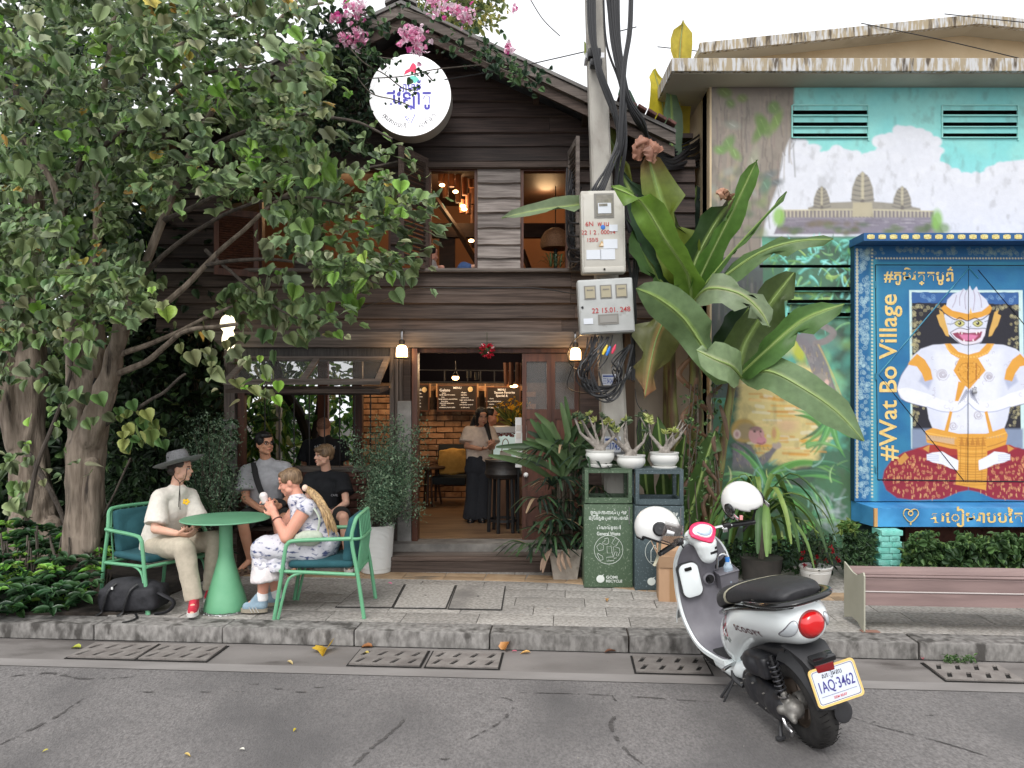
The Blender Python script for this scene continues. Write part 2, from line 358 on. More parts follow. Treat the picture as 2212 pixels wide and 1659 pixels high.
# --- paint: colours laid on the vertices of a fine grid, in picture units of the wall itself ---
def vnoise(x,y,seed=0):
 xi=np.floor(x).astype(int);yi=np.floor(y).astype(int);fx=x-xi;fy=y-yi
 def h(a,b):return (np.sin(a*127.1+b*311.7+seed*74.7)*43758.5453)% 1.0
 fx=fx*fx*(3-2*fx);fy=fy*fy*(3-2*fy)
 return (h(xi,yi)*(1-fx)+h(xi+1,yi)*fx)*(1-fy)+(h(xi,yi+1)*(1-fx)+h(xi+1,yi+1)*fx)*fy
def fbm(x,y,s,seed=0,o=4):
 t=0;a=.5;n=0
 for i in range(o):t=t+a*vnoise(x/s,y/s,seed+i);n+=a;a*=.5;s*=.5
 return t/n
class Paint:
 def __init__(s,x0,x1,y0,y1,Y,res):
  s.nx=int(round((x1-x0)*Y/F/res));s.ny=int(round((y1-y0)*Y/F/res));s.Y=Y
  s.X,s.Yp=np.meshgrid(np.linspace(x0,x1,s.nx+1),np.linspace(y0,y1,s.ny+1));s.C=np.zeros(s.X.shape+(3,));s.soft=.8
 def blend(s,a,c,sl=None):
  c=np.array(lin(c))if isinstance(c,tuple)else c
  if sl is None:s.C[:]=s.C*(1-a[...,None])+c*a[...,None]
  else:s.C[sl]=s.C[sl]*(1-a[...,None])+c*a[...,None]
 def win(s,xs,ys,pad):
  i0=np.searchsorted(s.X[0],min(xs)-pad);i1=np.searchsorted(s.X[0],max(xs)+pad)
  j0=np.searchsorted(s.Yp[:,0],min(ys)-pad);j1=np.searchsorted(s.Yp[:,0],max(ys)+pad)
  return (slice(j0,j1),slice(i0,i1))
 def fill(s,c,c2=None,sc=40,seed=0):
  s.C[:]=lin(c)
  if c2:s.blend(np.clip((fbm(s.X,s.Yp,sc,seed)-.35)*3.3,0,1),c2)
 def poly(s,pts,c,a=1.0,soft=None,wob=0):
  soft=soft or s.soft;xs=[p[0]for p in pts];ys=[p[1]for p in pts];sl=s.win(xs,ys,soft*2+wob+2)
  x=s.X[sl];y=s.Yp[sl]
  if x.size==0:return
  if wob:x=x+(fbm(x,y,14,3)-.5)*wob*2;y=y+(fbm(x,y,14,9)-.5)*wob*2
  ins=np.zeros(x.shape,bool);d=np.full(x.shape,1e9);n=len(pts)
  for i in range(n):
   (ax,ay),(bx,by)=pts[i][:2],pts[(i+1)% n][:2]
   if ay !=by:
    cnd=((ay>y)!=(by>y))& (x<(bx-ax)*(y-ay)/(by-ay)+ax);ins ^=cnd
   L2=(bx-ax)**2+(by-ay)**2+1e-9;t=np.clip(((x-ax)*(bx-ax)+(y-ay)*(by-ay))/L2,0,1)
   d=np.minimum(d,np.hypot(x-ax-t*(bx-ax),y-ay-t*(by-ay)))
  sd=np.where(ins,d,-d);s.blend(np.clip(sd/(2*soft)+.5,0,1)*a,c,sl)
 def ell(s,cx,cy,rx,ry,c,rot=0,a=1.0,soft=None):
  soft=soft or s.soft;r=max(rx,ry);sl=s.win([cx-r,cx+r],[cy-r,cy+r],soft*2+1)
  x=s.X[sl]-cx;y=s.Yp[sl]-cy
  if x.size==0:return
  u=x*math.cos(rot)+y*math.sin(rot);v=-x*math.sin(rot)+y*math.cos(rot)
  sd=(1-np.hypot(u/rx,v/ry))*min(rx,ry);s.blend(np.clip(sd/(2*soft)+.5,0,1)*a,c,sl)
 def line(s,pts,w,c,a=1.0,smooth=True,soft=None,w2=None):
  soft=soft or s.soft
  if smooth and len(pts)>2:pts=[(v.x,v.y)for v in cat([(p[0],p[1],0)for p in pts],5)]
  xs=[p[0]for p in pts];ys=[p[1]for p in pts];sl=s.win(xs,ys,w+soft*2+1);x=s.X[sl];y=s.Yp[sl]
  if x.size==0:return
  best=np.full(x.shape,-1e9);n=len(pts)
  for i in range(n-1):
   (ax,ay),(bx,by)=pts[i],pts[i+1];L2=(bx-ax)**2+(by-ay)**2+1e-9
   t=np.clip(((x-ax)*(bx-ax)+(y-ay)*(by-ay))/L2,0,1);d=np.hypot(x-ax-t*(bx-ax),y-ay-t*(by-ay))
   ww=w if w2 is None else lerp(w,w2,(i+t)/(n-1));best=np.maximum(best,ww/2-d)
  s.blend(np.clip(best/(2*soft)+.5,0,1)*a,c,sl)
 def build(s,name,m,parent,drop=None,thick=None):
  X=(s.X-1106)*s.Y/F;Z=EYE+(HOR-s.Yp)*s.Y/F;nv=X.size
  V=np.stack([X,np.full(X.shape,s.Y),Z],-1).reshape(-1,3)
  w=s.nx+1;j,i=np.meshgrid(np.arange(s.ny),np.arange(s.nx),indexing='ij');a=j*w+i
  fc=np.stack([a,a+w,a+w+1,a+1],-1).reshape(-1,4)
  if drop:
   cx=(s.X[:-1,:-1]+s.X[1:,1:])/2;cy=(s.Yp[:-1,:-1]+s.Yp[1:,1:])/2;keep=np.ones(cx.shape,bool)
   for x0,x1,y0,y1 in drop:keep &=~((cx>x0)&(cx<x1)&(cy>y0)&(cy<y1))
   fc=fc[keep.ravel()]
  me=bpy.data.meshes.new(name);me.vertices.add(nv);me.vertices.foreach_set('co',V.astype(np.float32).ravel())
  me.loops.add(fc.size);me.loops.foreach_set('vertex_index',fc.astype(np.int32).ravel())
  me.polygons.add(len(fc));me.polygons.foreach_set('loop_start',(np.arange(len(fc))*4).astype(np.int32))
  me.update(calc_edges=True);me.validate();vcol(me,s.C.reshape(-1,3))
  return link(name,me,m,parent)
# ------------------------------------------------------------ materials
ASPH=mat('asphalt',(.115,.107,.105),(.225,.211,.206),s=75,rough=.9,bump=.9,bs=110,detail=5,c3=(.095,.090,.090),s3=1.0,t3=.44,w3=.22,low=.30,high=.70,stretch=(1,.6,1))
GUT=mat('gutter_concrete',(.145,.132,.124),(.205,.188,.178),s=3,rough=.9,bump=.3,bs=80,stretch=(.5,1,1),c3=(.075,.065,.06),s3=2.5,t3=.6)
GUT2=mat('gutter_edge',(.19,.176,.168),(.255,.238,.228),s=4,rough=.9,bump=.3,bs=90,stretch=(.3,1,1))
GRAN=mat('granite',(.215,.20,.182),(.385,.362,.335),s=38,rough=.75,bump=.2,bs=120,var=.16,detail=4,c3=(.17,.16,.15),s3=1.6,t3=.6)
KERB=mat('kerb_stone',(.13,.122,.114),(.26,.247,.233),s=24,rough=.85,bump=.5,bs=70,var=.12,c3=(.06,.055,.05),s3=9,t3=.53,stretch=(1,1,.5))
TAN=mat('tan_paver',(.30,.20,.115),(.38,.27,.17),s=9,rough=.8,bump=.2,bs=60,var=.15,c3=(.17,.13,.09),s3=3,t3=.58)
SOIL=mat('soil',(.018,.014,.011),(.045,.035,.027),s=14,rough=1,bump=.8,bs=25)
GRATE=mat('drain_concrete',(.15,.132,.122),(.22,.20,.185),s=10,rough=.9,bump=.4,bs=90,var=.1)
HOLE=mat('dark_hole',(.008,.007,.006),rough=1)
WOODD=mat('dark_siding',(.020,.012,.010),(.056,.035,.029),s=6,rough=.75,bump=.35,bs=30,var=.35,stretch=(.35,4,9),c3=(.085,.062,.054),s3=3.5,t3=.62)
WOODG=mat('grey_weathered_wood',(.085,.068,.058),(.20,.165,.145),s=4,rough=.8,bump=.5,bs=16,var=.2,stretch=(.4,4,9),c3=(.05,.038,.032),s3=2,t3=.6)
WOODM=mat('brown_weathered_wood',(.040,.026,.020),(.094,.066,.053),s=6,rough=.8,bump=.35,bs=30,var=.32,stretch=(.35,4,9),c3=(.125,.098,.085),s3=2.4,t3=.64)
WOODP=mat('pale_pillar_wood',(.13,.108,.098),(.27,.235,.215),s=5,rough=.85,bump=.4,bs=24,var=.2,stretch=(.5,4,8),c3=(.06,.045,.038),s3=2.4,t3=.6)
WOODV=mat('upright_weathered_wood',(.06,.047,.04),(.16,.13,.115),s=4,rough=.8,bump=.5,bs=16,var=.2,stretch=(9,4,.4))
WOODR=mat('red_brown_timber',(.05,.017,.010),(.105,.038,.022),s=4,rough=.5,bump=.2,bs=20,var=.12,stretch=(7,7,.6))
CONC=mat('old_concrete',(.17,.165,.155),(.30,.29,.275),s=5,rough=.9,bump=.5,bs=40,c3=(.10,.095,.09),s3=3.2,t3=.62)
PLAT=mat('platform_concrete',(.13,.12,.11),(.24,.225,.205),s=6,rough=.9,bump=.5,bs=50,c3=(.07,.06,.055),s3=3,t3=.58)
ROOFM=mat('roof_sheet',(.13,.12,.115),(.20,.19,.18),s=6,rough=.7,bump=.2,stretch=(1,3,1))
CREAM=mat('cream_plaster',(.52,.40,.25),(.60,.48,.32),s=2.5,rough=.9,bump=.15,bs=60,c3=(.42,.33,.21),s3=1.4,t3=.58)
CREAMP=mat('pale_plaster',(.50,.41,.33),(.58,.49,.41),s=2,rough=.9,bump=.15,bs=60,c3=(.40,.32,.25),s3=1.5,t3=.6)
SOFFIT=mat('soffit_plaster',(.40,.36,.29),(.48,.44,.36),s=1.6,rough=.95,c3=(.28,.25,.2),s3=1.1,t3=.6)
STAIN=mat('stained_fascia',(.50,.50,.50),(.34,.28,.19),s=34,rough=.9,bump=.4,bs=30,c3=(.09,.07,.05),s3=20,t3=.55,stretch=(1,1,.16),low=.42,high=.55)
WHITE=mat('white_gloss',(.72,.72,.71),rough=.35)
BLACK=mat('black_plastic',(.012,.012,.013),rough=.45)
DKMET=mat('dark_metal',(.03,.03,.032),rough=.45,metal=.6)
STEEL=mat('steel',(.45,.45,.46),rough=.3,metal=1)
GLASS=mat('clear_glass',(.9,.95,.95),rough=.03,trans=1.0,alpha=.22)
GLASSD=mat('window_glass',(.16,.16,.16),rough=.12,alpha=.30,spec=.8)
MURAL=mat('mural_paint',(1,1,1),vc=True,s=20,rough=.75,bump=.12,bs=60,vr=(.96,1.03))
# --------------------------------------------------------------- ground
def sheet(name,pts,z,m,kind='structure'):
 mb=MB();mb.add([(x,y,z)for x,y in pts],[tuple(range(len(pts)))])
 o=mb.build(name,m);o['kind']=kind;return o
KU=Vector((1,-.0738,0)).normalized();KV=Vector((.0736,1,0)).normalized();KV=Vector((-KU.y,KU.x,0))
KO=Vector((0,5.65,0))
def K(s,t,z=0.0):return KO+KU*s+KV*t+Vector((0,0,z))
ZR=-.12
sheet('ground',[(-60,-30),(60,-30),(60,90),(-60,90)],-.40,SOIL)
def kquad(s0,s1,t0,t1):return [K(s0,t0).xy,K(s1,t0).xy,K(s1,t1).xy,K(s0,t1).xy]
road=sheet('road',kquad(-30,30,-30,-.60),ZR,ASPH)
# wet marks, cracks and patches of the asphalt as very thin stains
STN=mat('old_road_stain',(.055,.050,.049),(.095,.088,.085),s=60,rough=.85,bump=.6,bs=110,holes=(9,.42))
STL=mat('worn_road_patch',(.17,.16,.155),(.22,.21,.20),s=60,rough=.95,bump=.4,bs=150)
def stain(pts,w,m,seed):
 rnd=random.Random(seed);pp=cat([G(x,y,ZR)for x,y in pts],14);L=[];Rr=[]
 for i,p in enumerate(pp):
  t=(pp[min(i+1,len(pp)-1)]-pp[max(i-1,0)]).normalized();nn=Vector((-t.y,t.x,0))
  e=math.sin(PI*(i+.3)/(len(pp)-.4))**.6
  L.append(p+nn*w*.6*e*rnd.uniform(.3,1.7));Rr.append(p-nn*w*.6*e*rnd.uniform(.3,1.7))
 mb=MB();n=len(L);vs=[Vector((v.x,v.y,ZR+.004))for v in L+Rr]
 mb.add(vs,[(i,i+1,n+i+1,n+i)for i in range(n-1)])
 o=mb.build('road_stain',m);o['kind']='structure'
stain([(1822,1545),(1900,1570),(1980,1590),(2060,1612),(2180,1650)],.011,STN,1)
stain([(1320,1500),(1335,1530),(1320,1570),(1350,1620),(1400,1659)],.016,STN,2)
stain([(1120,1497),(1250,1500),(1400,1508),(1540,1518)],.012,STN,3)
stain([(20,1462),(110,1455),(190,1468),(300,1462)],.025,STN,4)
stain([(1060,1500),(1110,1520),(1080,1560),(1010,1600)],.016,STN,7)
stain([(880,1545),(860,1570),(800,1620),(760,1659)],.020,STN,9)
stain([(180,1510),(120,1550),(40,1590),(0,1610)],.018,STN,12)
for i,(x,y)in enumerate([(548,1478),(600,1488),(650,1495),(760,1490),(520,1494),(445,1495),(320,1495),(1030,1500),(690,1485),(960,1640),(1880,1560),(2010,1545)]):
 stain([(x-12,y),(x,y+1),(x+12,y)],.012,STN,20+i)
gut=sheet('gutter',kquad(-30,30,-.60,0),ZR-.001,GUT)
sheet('gutter_edge',kquad(-30,30,-.60,-.46),ZR+.004,GUT2)
sheet('kerb_gap',kquad(-30,30,-.012,.02),ZR+.003,HOLE)
# sidewalk bed under the slabs
mb=MB();mb.prism([K(-30,.05,-.30),K(30,.05,-.30),K(30,12,-.30),K(-30,12,-.30)],(0,0,.288));o=mb.build('sidewalk_bed',SOIL);o['kind']='structure'
side=bpy.data.objects.new('sidewalk',None);COL.objects.link(side);side['kind']='structure';side['_w']=1
# kerb stones
kl=1.03
kmesh=[]
for k in range(3):
 mb=MB();mb.box((0,0,0),(kl-.008,.24,.30),bev=.012)
 o=mb.build('kerb_stone',KERB,side,smooth=True);kmesh.append(o)
KT=Matrix(((KU.x,KV.x,0),(KU.y,KV.y,0),(0,0,1))).to_4x4()
for k in range(-5,6):
 src=kmesh[k % 3];c=src if k+5<3 else recopy(src,side)
 c.matrix_basis=Matrix.Translation(K(k*kl+.35+random.uniform(-.004,.004),.12,-.15+random.uniform(-.002,.001)))@ KT
# granite slabs in running rows
tl,tw=.60,.28
sl=[]
for k in range(2):
 mb=MB();mb.box((0,0,-.02),(tl-.005,tw-.005,.04),bev=.003);o=mb.build('paving_slab',GRAN,side,smooth=True);sl.append(o)
first=[True,True];cnt=0
COVER=(K(0,0,0))
def in_cover(s,t):
 p=K(s,t);return False
for r in range(10):
 t=.245+tw/2+r*tw
 off=(r % 2)*tl/2+(r*.13)
 for q in range(-9,10):
  s=q*tl+off
  p=K(s,t)
  px=1106+p.x*F/p.y
  if px<-150 or px>2420 or p.y>8.35:continue
  if px<190 and p.y>6.15:continue
  c=recopy(sl[cnt % 2],side);cnt+=1
  c.matrix_basis=Matrix.Translation(K(s,t,random.uniform(-.003,.001)))@ KT @ Euler((0,0,0)).to_matrix().to_4x4()
for o in sl:bpy.data.objects.remove(o)
# tan slabs laid in a bent line
mb=MB();mb.box((0,0,-.02),(.395,.135,.04),bev=.003);tp=mb.build('tan_paver',TAN,side,smooth=True)
path=cat([K(-3.6,1.74),K(-.6,1.74),K(.5,1.66),K(1.05,1.46),K(1.7,1.28),K(2.4,1.22),K(6,1.22)],12)
acc=0;last=path[0];want=.2;n=0
for a,b in zip(path,path[1:]):
 d=(b-a).length
 while acc+d>=want:
  p=a.lerp(b,(want-acc)/d);t=(b-a).normalized();nn=Vector((-t.y,t.x,0));Tm=Matrix(((t.x,nn.x,0),(t.y,nn.y,0),(0,0,1))).to_4x4()
  for w in (0,.14):
   c=recopy(tp,side);c.matrix_basis=Matrix.Translation(p+nn*w+Vector((0,0,.004+random.uniform(0,.0012))))@ Tm
  want+=.40;n+=1
 acc+=d
bpy.data.objects.remove(tp)
# three inspection cover slabs with dark frames
FRM=mat('cover_frame',(.03,.028,.026),rough=.9)
cov=[[(788,1262),(872,1264),(846,1312),(728,1311)],[(878,1264),(982,1266),(962,1314),(852,1313)],[(988,1266),(1090,1268),(1082,1317),(970,1315)]]
cl=['square stone inspection cover in the pavement behind the right green chair','middle stone inspection cover of the row of three in the pavement','stone inspection cover nearest the cafe step, right end of the row of three']
for q,lb in zip(cov,cl):
 t=thing('inspection_cover',lb,'inspection cover',G(*q[3],0),group='stone inspection covers in the pavement')
 pts=[G(x,y,.003)for x,y in q];c=sum(pts,Vector())/4
 outer=[c+(p-c)*1.05+Vector((0,0,.0))for p in pts]
 mb=MB();mb.prism(outer,(0,0,.004));mb.build('frame',FRM,t)
 mb=MB();mb.prism([Vector((p.x,p.y,.004))for p in pts],(0,0,.008));mb.build('stone_plate',GRAN,t)
 mb=MB();mb.lathe([(.012,.0125),(.012,.0135)],10,Matrix.Translation((c.x,c.y,0)));mb.build('lifting_hole',HOLE,t)
# drain covers with slots
def drain(s,w,label):
 t0,t1=-.42,-.09;hs=[]
 for rr in range(2):
  for q in range(4):
   cx=-w/2+w*(q+.5)/4;cy=(-.075,.075)[rr];sk=.02
   hs.append([(cx-.016-sk,cy-.05),(cx+.016-sk,cy-.05),(cx+.016+sk,cy+.05),(cx-.016+sk,cy+.05)])
 me=holed([(-w/2,-.165),(w/2,-.165),(w/2,.165),(-w/2,.165)],hs,.012)
 c=K(s,(t0+t1)/2,ZR+.009)
 th=thing('drain_cover',label,'drain cover',c,(0,0,math.atan2(KU.y,KU.x)),'slotted drain covers along the gutter',world=False)
 link('slotted_plate',me,GRATE,th)
 mb=MB();mb.box((0,0,-.0055),(w+.03,.36,.003));mb.build('recess',HOLE,th)
for px,lb in ((250,'slotted concrete drain cover below the black backpack, left end of the gutter'),(400,'slotted concrete drain cover below the flared green table foot'),
               (846,'slotted drain cover in the gutter right of the yellow fallen leaf'),(1010,'slotted drain cover in the gutter below the stone inspection covers'),
               (1455,'slotted drain cover in the gutter half hidden by the scooter'),(2110,'slotted drain cover in the gutter below the pink bench')):
 Y=5.4;
 for _ in range(4):X=(px-1106)*Y/F;Y=5.65-.0738*X-.255
 drain(X,.50,lb)
# soil bed with the trees on the left
mb=MB();mb.prism([(-12,6.2,-.02),(-3.15,6.15,-.02),(-2.9,7.9,-.02),(-3.2,14,-.02),(-12,14,-.02)],(0,0,.04));o=mb.build('planting_bed',SOIL);o['kind']='structure'
# =============================================================== timber house
YH=8.25
def hx(px,Y=YH):return (px-1106)*Y/F
def hz(py,Y=YH):return EYE+(HOR-py)*Y/F
ZF=.24                                   # cafe floor
house=thing('timber_house','dark timber gabled cafe house with clapboard upper floor and open ground floor','house',(0,9.5,0))
AX,AZ,SL=hx(868,7.8),hz(8,7.8),.47     # roof apex and slope
def roofz(x):return AZ-.13-abs(x-AX)*SL
def plank(z0,z1,x0,x1,Y,m,parent,name='siding_plank',t=.022,lap=.022,clip=False,nail=False):
 j=random.uniform
 def lim(z,x,s):
  if not clip:return x
  h=(AZ-.16-z)/SL
  if h<=0.02:h=.02
  return max(x,AX-h)if s<0 else min(x,AX+h)
 a0,a1=lim(z0,x0,-1),lim(z0,x1,1);b0,b1=lim(z1,x0,-1),lim(z1,x1,1)
 if a1-a0<.1:return
 zb=z0+j(-.006,.006);dy=j(-.004,.004)
 vs=[];fs=[];n=8
 for i in range(n+1):# wavy lower edge and a board that is not quite straight
  u=i/n;w=.003*math.sin(u*7+z0*31)+.003*mnoise.noise(Vector((u*5,z0*9,1)))
  xa=lerp(a0,a1,u);xb=lerp(b0,b1,u)
  vs+=[(xa,Y-lap+dy,zb+w-.012),(xa,Y-lap-t+dy,zb+w),(xb,Y-t*.6+dy,z1),(xb,Y+.004+dy,z1)]
 for i in range(n):
  o=i*4;fs+=[(o,o+4,o+5,o+1),(o+1,o+5,o+6,o+2),(o+2,o+6,o+7,o+3),(o+3,o+7,o+4,o)]
 fs+=[(0,1,2,3),(n*4+3,n*4+2,n*4+1,n*4)]
 mb=MB();mb.add(vs,fs);return mb.build(name,m,parent)
LX,RX=hx(341),hx(1500)
# gable boards, broken into lengths
rows=[349,317,288,254,220,192,161,128,97,70,52]
for i in range(len(rows)-1):
 z0,z1=hz(rows[i]),hz(rows[i+1])+.012
 cuts=[LX]+[AX+random.uniform(-1.6,1.6)]+[RX]
 for a,b in zip(cuts,cuts[1:]):plank(z0,z1,a+.002,b-.002,YH,WOODD,house,clip=True)
plank(hz(363),hz(347),LX,RX,YH-.015,WOODM,house,name='window_header',t=.03)
# boards between the upper windows
def stack(x0,x1,ys,m,Y=YH,t=.022):
 for a,b in zip(ys,ys[1:]):plank(hz(b),hz(a)+.01,hx(x0),hx(x1),Y,m,house,t=t)
stack(1032,1124,[362,396,429,460,493,528,558,583],WOODP)
stack(1229,1500,[362,396,429,460,493,528,558,583],WOODD)
stack(845,868,[362,396,429,460,493,528,558,583],WOODD)
stack(640,692,[362,396,429,460,493,528,558,583],WOODD)
stack(341,500,[362,396,429,460,493,528,558,583],WOODD)
# boards under the windows and the big beam
for (a,b),mm in zip([(583,590),(590,621),(621,655),(655,688),(688,718)],[WOODM,WOODM,WOODM,WOODM,WOODM]):
 z0,z1=hz(b),hz(a)+.01
 if b==590:
  mb=MB();mb.bb(LX,RX,YH-.09,YH+.02,hz(590),hz(582),bev=.006);mb.build('window_sill',WOODG,house,smooth=True);continue
 cut=random.uniform(-.3,.9)
 plank(z0,z1,LX,cut-.003,YH,mm,house,t=.03);plank(z0,z1,cut,RX,YH,mm,house,t=.03)
mb=MB();mb.bb(hx(470),hx(1300),YH-.10,YH+.05,hz(752),hz(718),bev=.008);mb.build('beam',WOODG,house,smooth=True)
# window frames of the upper floor (dark red-brown) with openings
def frame(x0,x1,y0,y1,Y,w,d,m,parent,name='window_frame'):
 X0,X1,Z0,Z1=hx(x0,YH),hx(x1,YH),hz(y1,YH),hz(y0,YH);mb=MB()
 mb.bb(X0,X0+w,Y-d/2,Y+d/2,Z0,Z1);mb.bb(X1-w,X1,Y-d/2,Y+d/2,Z0,Z1)
 mb.bb(X0+w,X1-w,Y-d/2+.002,Y+d/2,Z1-w,Z1);mb.bb(X0+w,X1-w,Y-d/2+.002,Y+d/2,Z0,Z0+w*.6)
 return mb.build(name,m,parent)
for a,b in ((925,1031),(1125,1228),(692,845),(560,640)):frame(a,b,363,583,YH+.05,.03,.10,WOODR,house)
# louvred shutters, each slat its own piece
def shutter(hingepx,W,ang,parent,y0=330,y1=584,m=WOODD,side=1):
 base=Vector((hx(hingepx),YH-.03,0));dx=Vector((math.cos(ang)*side,-math.sin(ang),0));nn=Vector((dx.y,-dx.x,0))
 Z0,Z1=hz(y1),hz(y0)
 T=Matrix(((dx.x,nn.x,0,base.x),(dx.y,nn.y,0,base.y),(0,0,1,0),(0,0,0,1)))
 mb=MB()
 mb.add(*boxvf(0,.05,-.018,.018,Z0,Z1),T);mb.add(*boxvf(W-.05,W,-.018,.018,Z0,Z1),T)
 mb.add(*boxvf(.05,W-.05,-.016,.016,Z0,Z0+.07),T);mb.add(*boxvf(.05,W-.05,-.016,.016,Z1-.07,Z1),T)
 sh=mb.build('shutter',m,parent)
 n=22;ml=None
 for i in range(n):
  z=lerp(Z0+.09,Z1-.09,i/(n-1))
  if ml is None:
   b=MB();b.box((0,0,0),(W-.10,.035,.008));b.v=[tuple(Matrix.Rotation(R(-40),4,'X')@ Vector(v))for v in b.v]
   s=b.build('louvre_slat',m,sh);ml=s
  else:s=recopy(ml,sh)
  s.matrix_basis=T @ Matrix.Translation((W/2,0,z))
def boxvf(x0,x1,y0,y1,z0,z1):
 return ([(x0,y0,z0),(x1,y0,z0),(x1,y1,z0),(x0,y1,z0),(x0,y0,z1),(x1,y0,z1),(x1,y1,z1),(x0,y1,z1)],[(0,3,2,1),(4,5,6,7),(0,1,5,4),(1,2,6,5),(2,3,7,6),(3,0,4,7)])
shutter(924,.50,R(62),house,m=WOODM,side=-1,y0=345)
shutter(1229,.50,R(84),house,m=WOODG,side=1)
shutter(560,.45,R(25),house,m=WOODR,side=-1,y0=480-20,y1=600)
# roof: sheets, ridge, barge boards, rafters
for s in (-1,1):
 ex=AX+s*2.80
 mb=MB();d=.035
 mb.prism([(AX,7.72,AZ+.0),(ex,7.72,AZ-2.80*SL),(ex,7.72,AZ-2.80*SL-d),(AX,7.72,AZ-d)],(0,5.2,0));mb.build('roof_sheet',ROOFM,house)
 # corrugation ribs seen along the edge
 for k in range(2):
  o=.045+.115*k;t=.10;y=7.74+k*.05
  mb=MB();mb.prism([(AX,y,AZ-o),(ex,y,AZ-o-2.80*SL),(ex,y,AZ-o-t-2.80*SL),(AX,y,AZ-o-t)],(0,.03,0));mb.build('barge_board',[WOODG,WOODM][k],house)
 for k in range(5):
  u=.35+k*.52;x=AX+s*u;z=AZ-.06-u*SL
  mb=MB();mb.bb(x-.03,x+.03,7.83,YH+.1,z-.16,z-.05-.0);mb.build('rafter',WOODD,house)
mb=MB();mb.prism([(AX-.16,7.70,AZ-.05),(AX,7.70,AZ+.03),(AX+.16,7.70,AZ-.05),(AX+.16,7.70,AZ-.03+.01),(AX,7.70,AZ+.06),(AX-.16,7.70,AZ-.03+.01)],(0,5.2,0));mb.build('ridge_cap',ROOFM,house)
# tiled verge seen right of the pole
TILE=mat('dark_red_tile',(.05,.018,.014),(.09,.035,.028),s=20,rough=.8,var=.3)
for i in range(5,11):
 u=1.75+i*.10;mb=MB();mb.box((AX+u,7.74,AZ-u*SL+.035),(.10,.16,.03),rot=(0,math.atan(SL)+.12,0),bev=.008);mb.build('roof_tile',TILE,house)
# ---- upper room
UW=mat('upper_room_wall',(.26,.13,.075),(.30,.155,.09),s=1.5,rough=.9)
UD=mat('upper_room_timber',(.025,.012,.008),(.045,.022,.014),s=5,rough=.6,stretch=(1,1,5))
zu=hz(612)
mb=MB();mb.bb(LX,RX,YH+.06,12.6,zu-.12,zu);mb.build('upper_floor',WOODD,house)
mb=MB();mb.bb(LX,RX,11.2,11.3,zu,zu+2.0);mb.build('upper_back_wall',UW,house)
mb=MB();mb.bb(hx(1260),hx(1270),YH+.06,11.2,zu,zu+1.9);mb.build('upper_side_wall',UW,house)
mb=MB();mb.bb(LX,RX,YH+.06,12.6,hz(363)+.35,hz(363)+.40);mb.build('upper_ceiling',UD,house)
mb=MB();mb.bb(hx(930,10),hx(1240,10),10,10.1,hz(512,10),hz(482,10));mb.build('tie_beam',UD,house)
for a,b in (((935,420),(1005,520)),((990,500),(1040,585)),((1150,600),(1128,540))):
 mb=MB();mb.tube([P(*a,9.9),P(*b,9.9)],.035,4);mb.build('brace',UD,house)
mb=MB();mb.bb(hx(948,10),hx(982,10),10.05,10.12,zu,hz(495,10));mb.build('carved_panel',UD,house)
BULB=mat('warm_bulb',(1,.75,.4),emit=(1,.55,.22),es=9,rough=.4)
BAMB=mat('bamboo_lamp',(.17,.065,.03),(.28,.11,.05),s=8,rough=.6,var=.3)
bl=[(952,378,40),(962,400,70),(976,385,50),(990,408,80),(985,372,40),(1004,400,60),(1018,380,70),(1012,440,60),(998,446,40),(1022,470,70),(1024,520,40),(1008,372,40),(1020,420,60)]
cl_=thing('bamboo_lamp_cluster','cluster of warm hanging bamboo tube lamps seen through the upper window','pendant lamp',P(990,372,9.7))
for i,(x,y,h)in enumerate(bl):
 Y=9.5+.06*i;p=P(x,y,Y);mb=MB();mb.lathe([(.035,-h*.0022),(.04,h*.0022)],12,Matrix.Translation(p));mb.build('bamboo_tube',BAMB,cl_,smooth=True)
for x,y in ((984,414),(1000,445),(1003,452),(955,400),(1018,520)):
 mb=MB();mb.sph(P(x,y,9.4),(.035,.03,.02));mb.build('bulb',BULB,cl_,smooth=True)
def warm(name,loc,e,r=.06,c=(1,.62,.30)):
 l=bpy.data.lights.new(name,'POINT');l.energy=e;l.color=c;l.shadow_soft_size=r
 o=bpy.data.objects.new(name,l);COL.objects.link(o);o.location=loc;return o
warm('upper_room_light',P(990,440,9.9),9,.15)
warm('upper_room_light',P(750,450,9.9),9,.15)
warm('upper_room_light',P(1180,430,10.4),8,.15)
RAT=mat('rattan',(.30,.15,.07),(.16,.07,.03),s=60,rough=.6,stretch=(1,1,2),bump=.8,bs=90)
t=thing('rattan_lampshade','domed woven rattan lampshade inside the right upper window','lampshade',P(1197,530,9.0))
mb=MB();c=P(1200,530,9.0);mb.lathe([(.17,-.04),(.185,.0),(.175,.08),(.13,.16),(.06,.20),(.0,.21)],20,Matrix.Translation(c));mb.build('woven_dome',RAT,t,smooth=True)
mb=MB();mb.tube([c+Vector((0,0,.2)),c+Vector((0,0,.7))],.006,6);mb.build('cord',BLACK,t)
mb=MB();mb.lathe([(.02,-.35),(.025,-.04)],10,Matrix.Translation(c));mb.build('stand',BLACK,t)
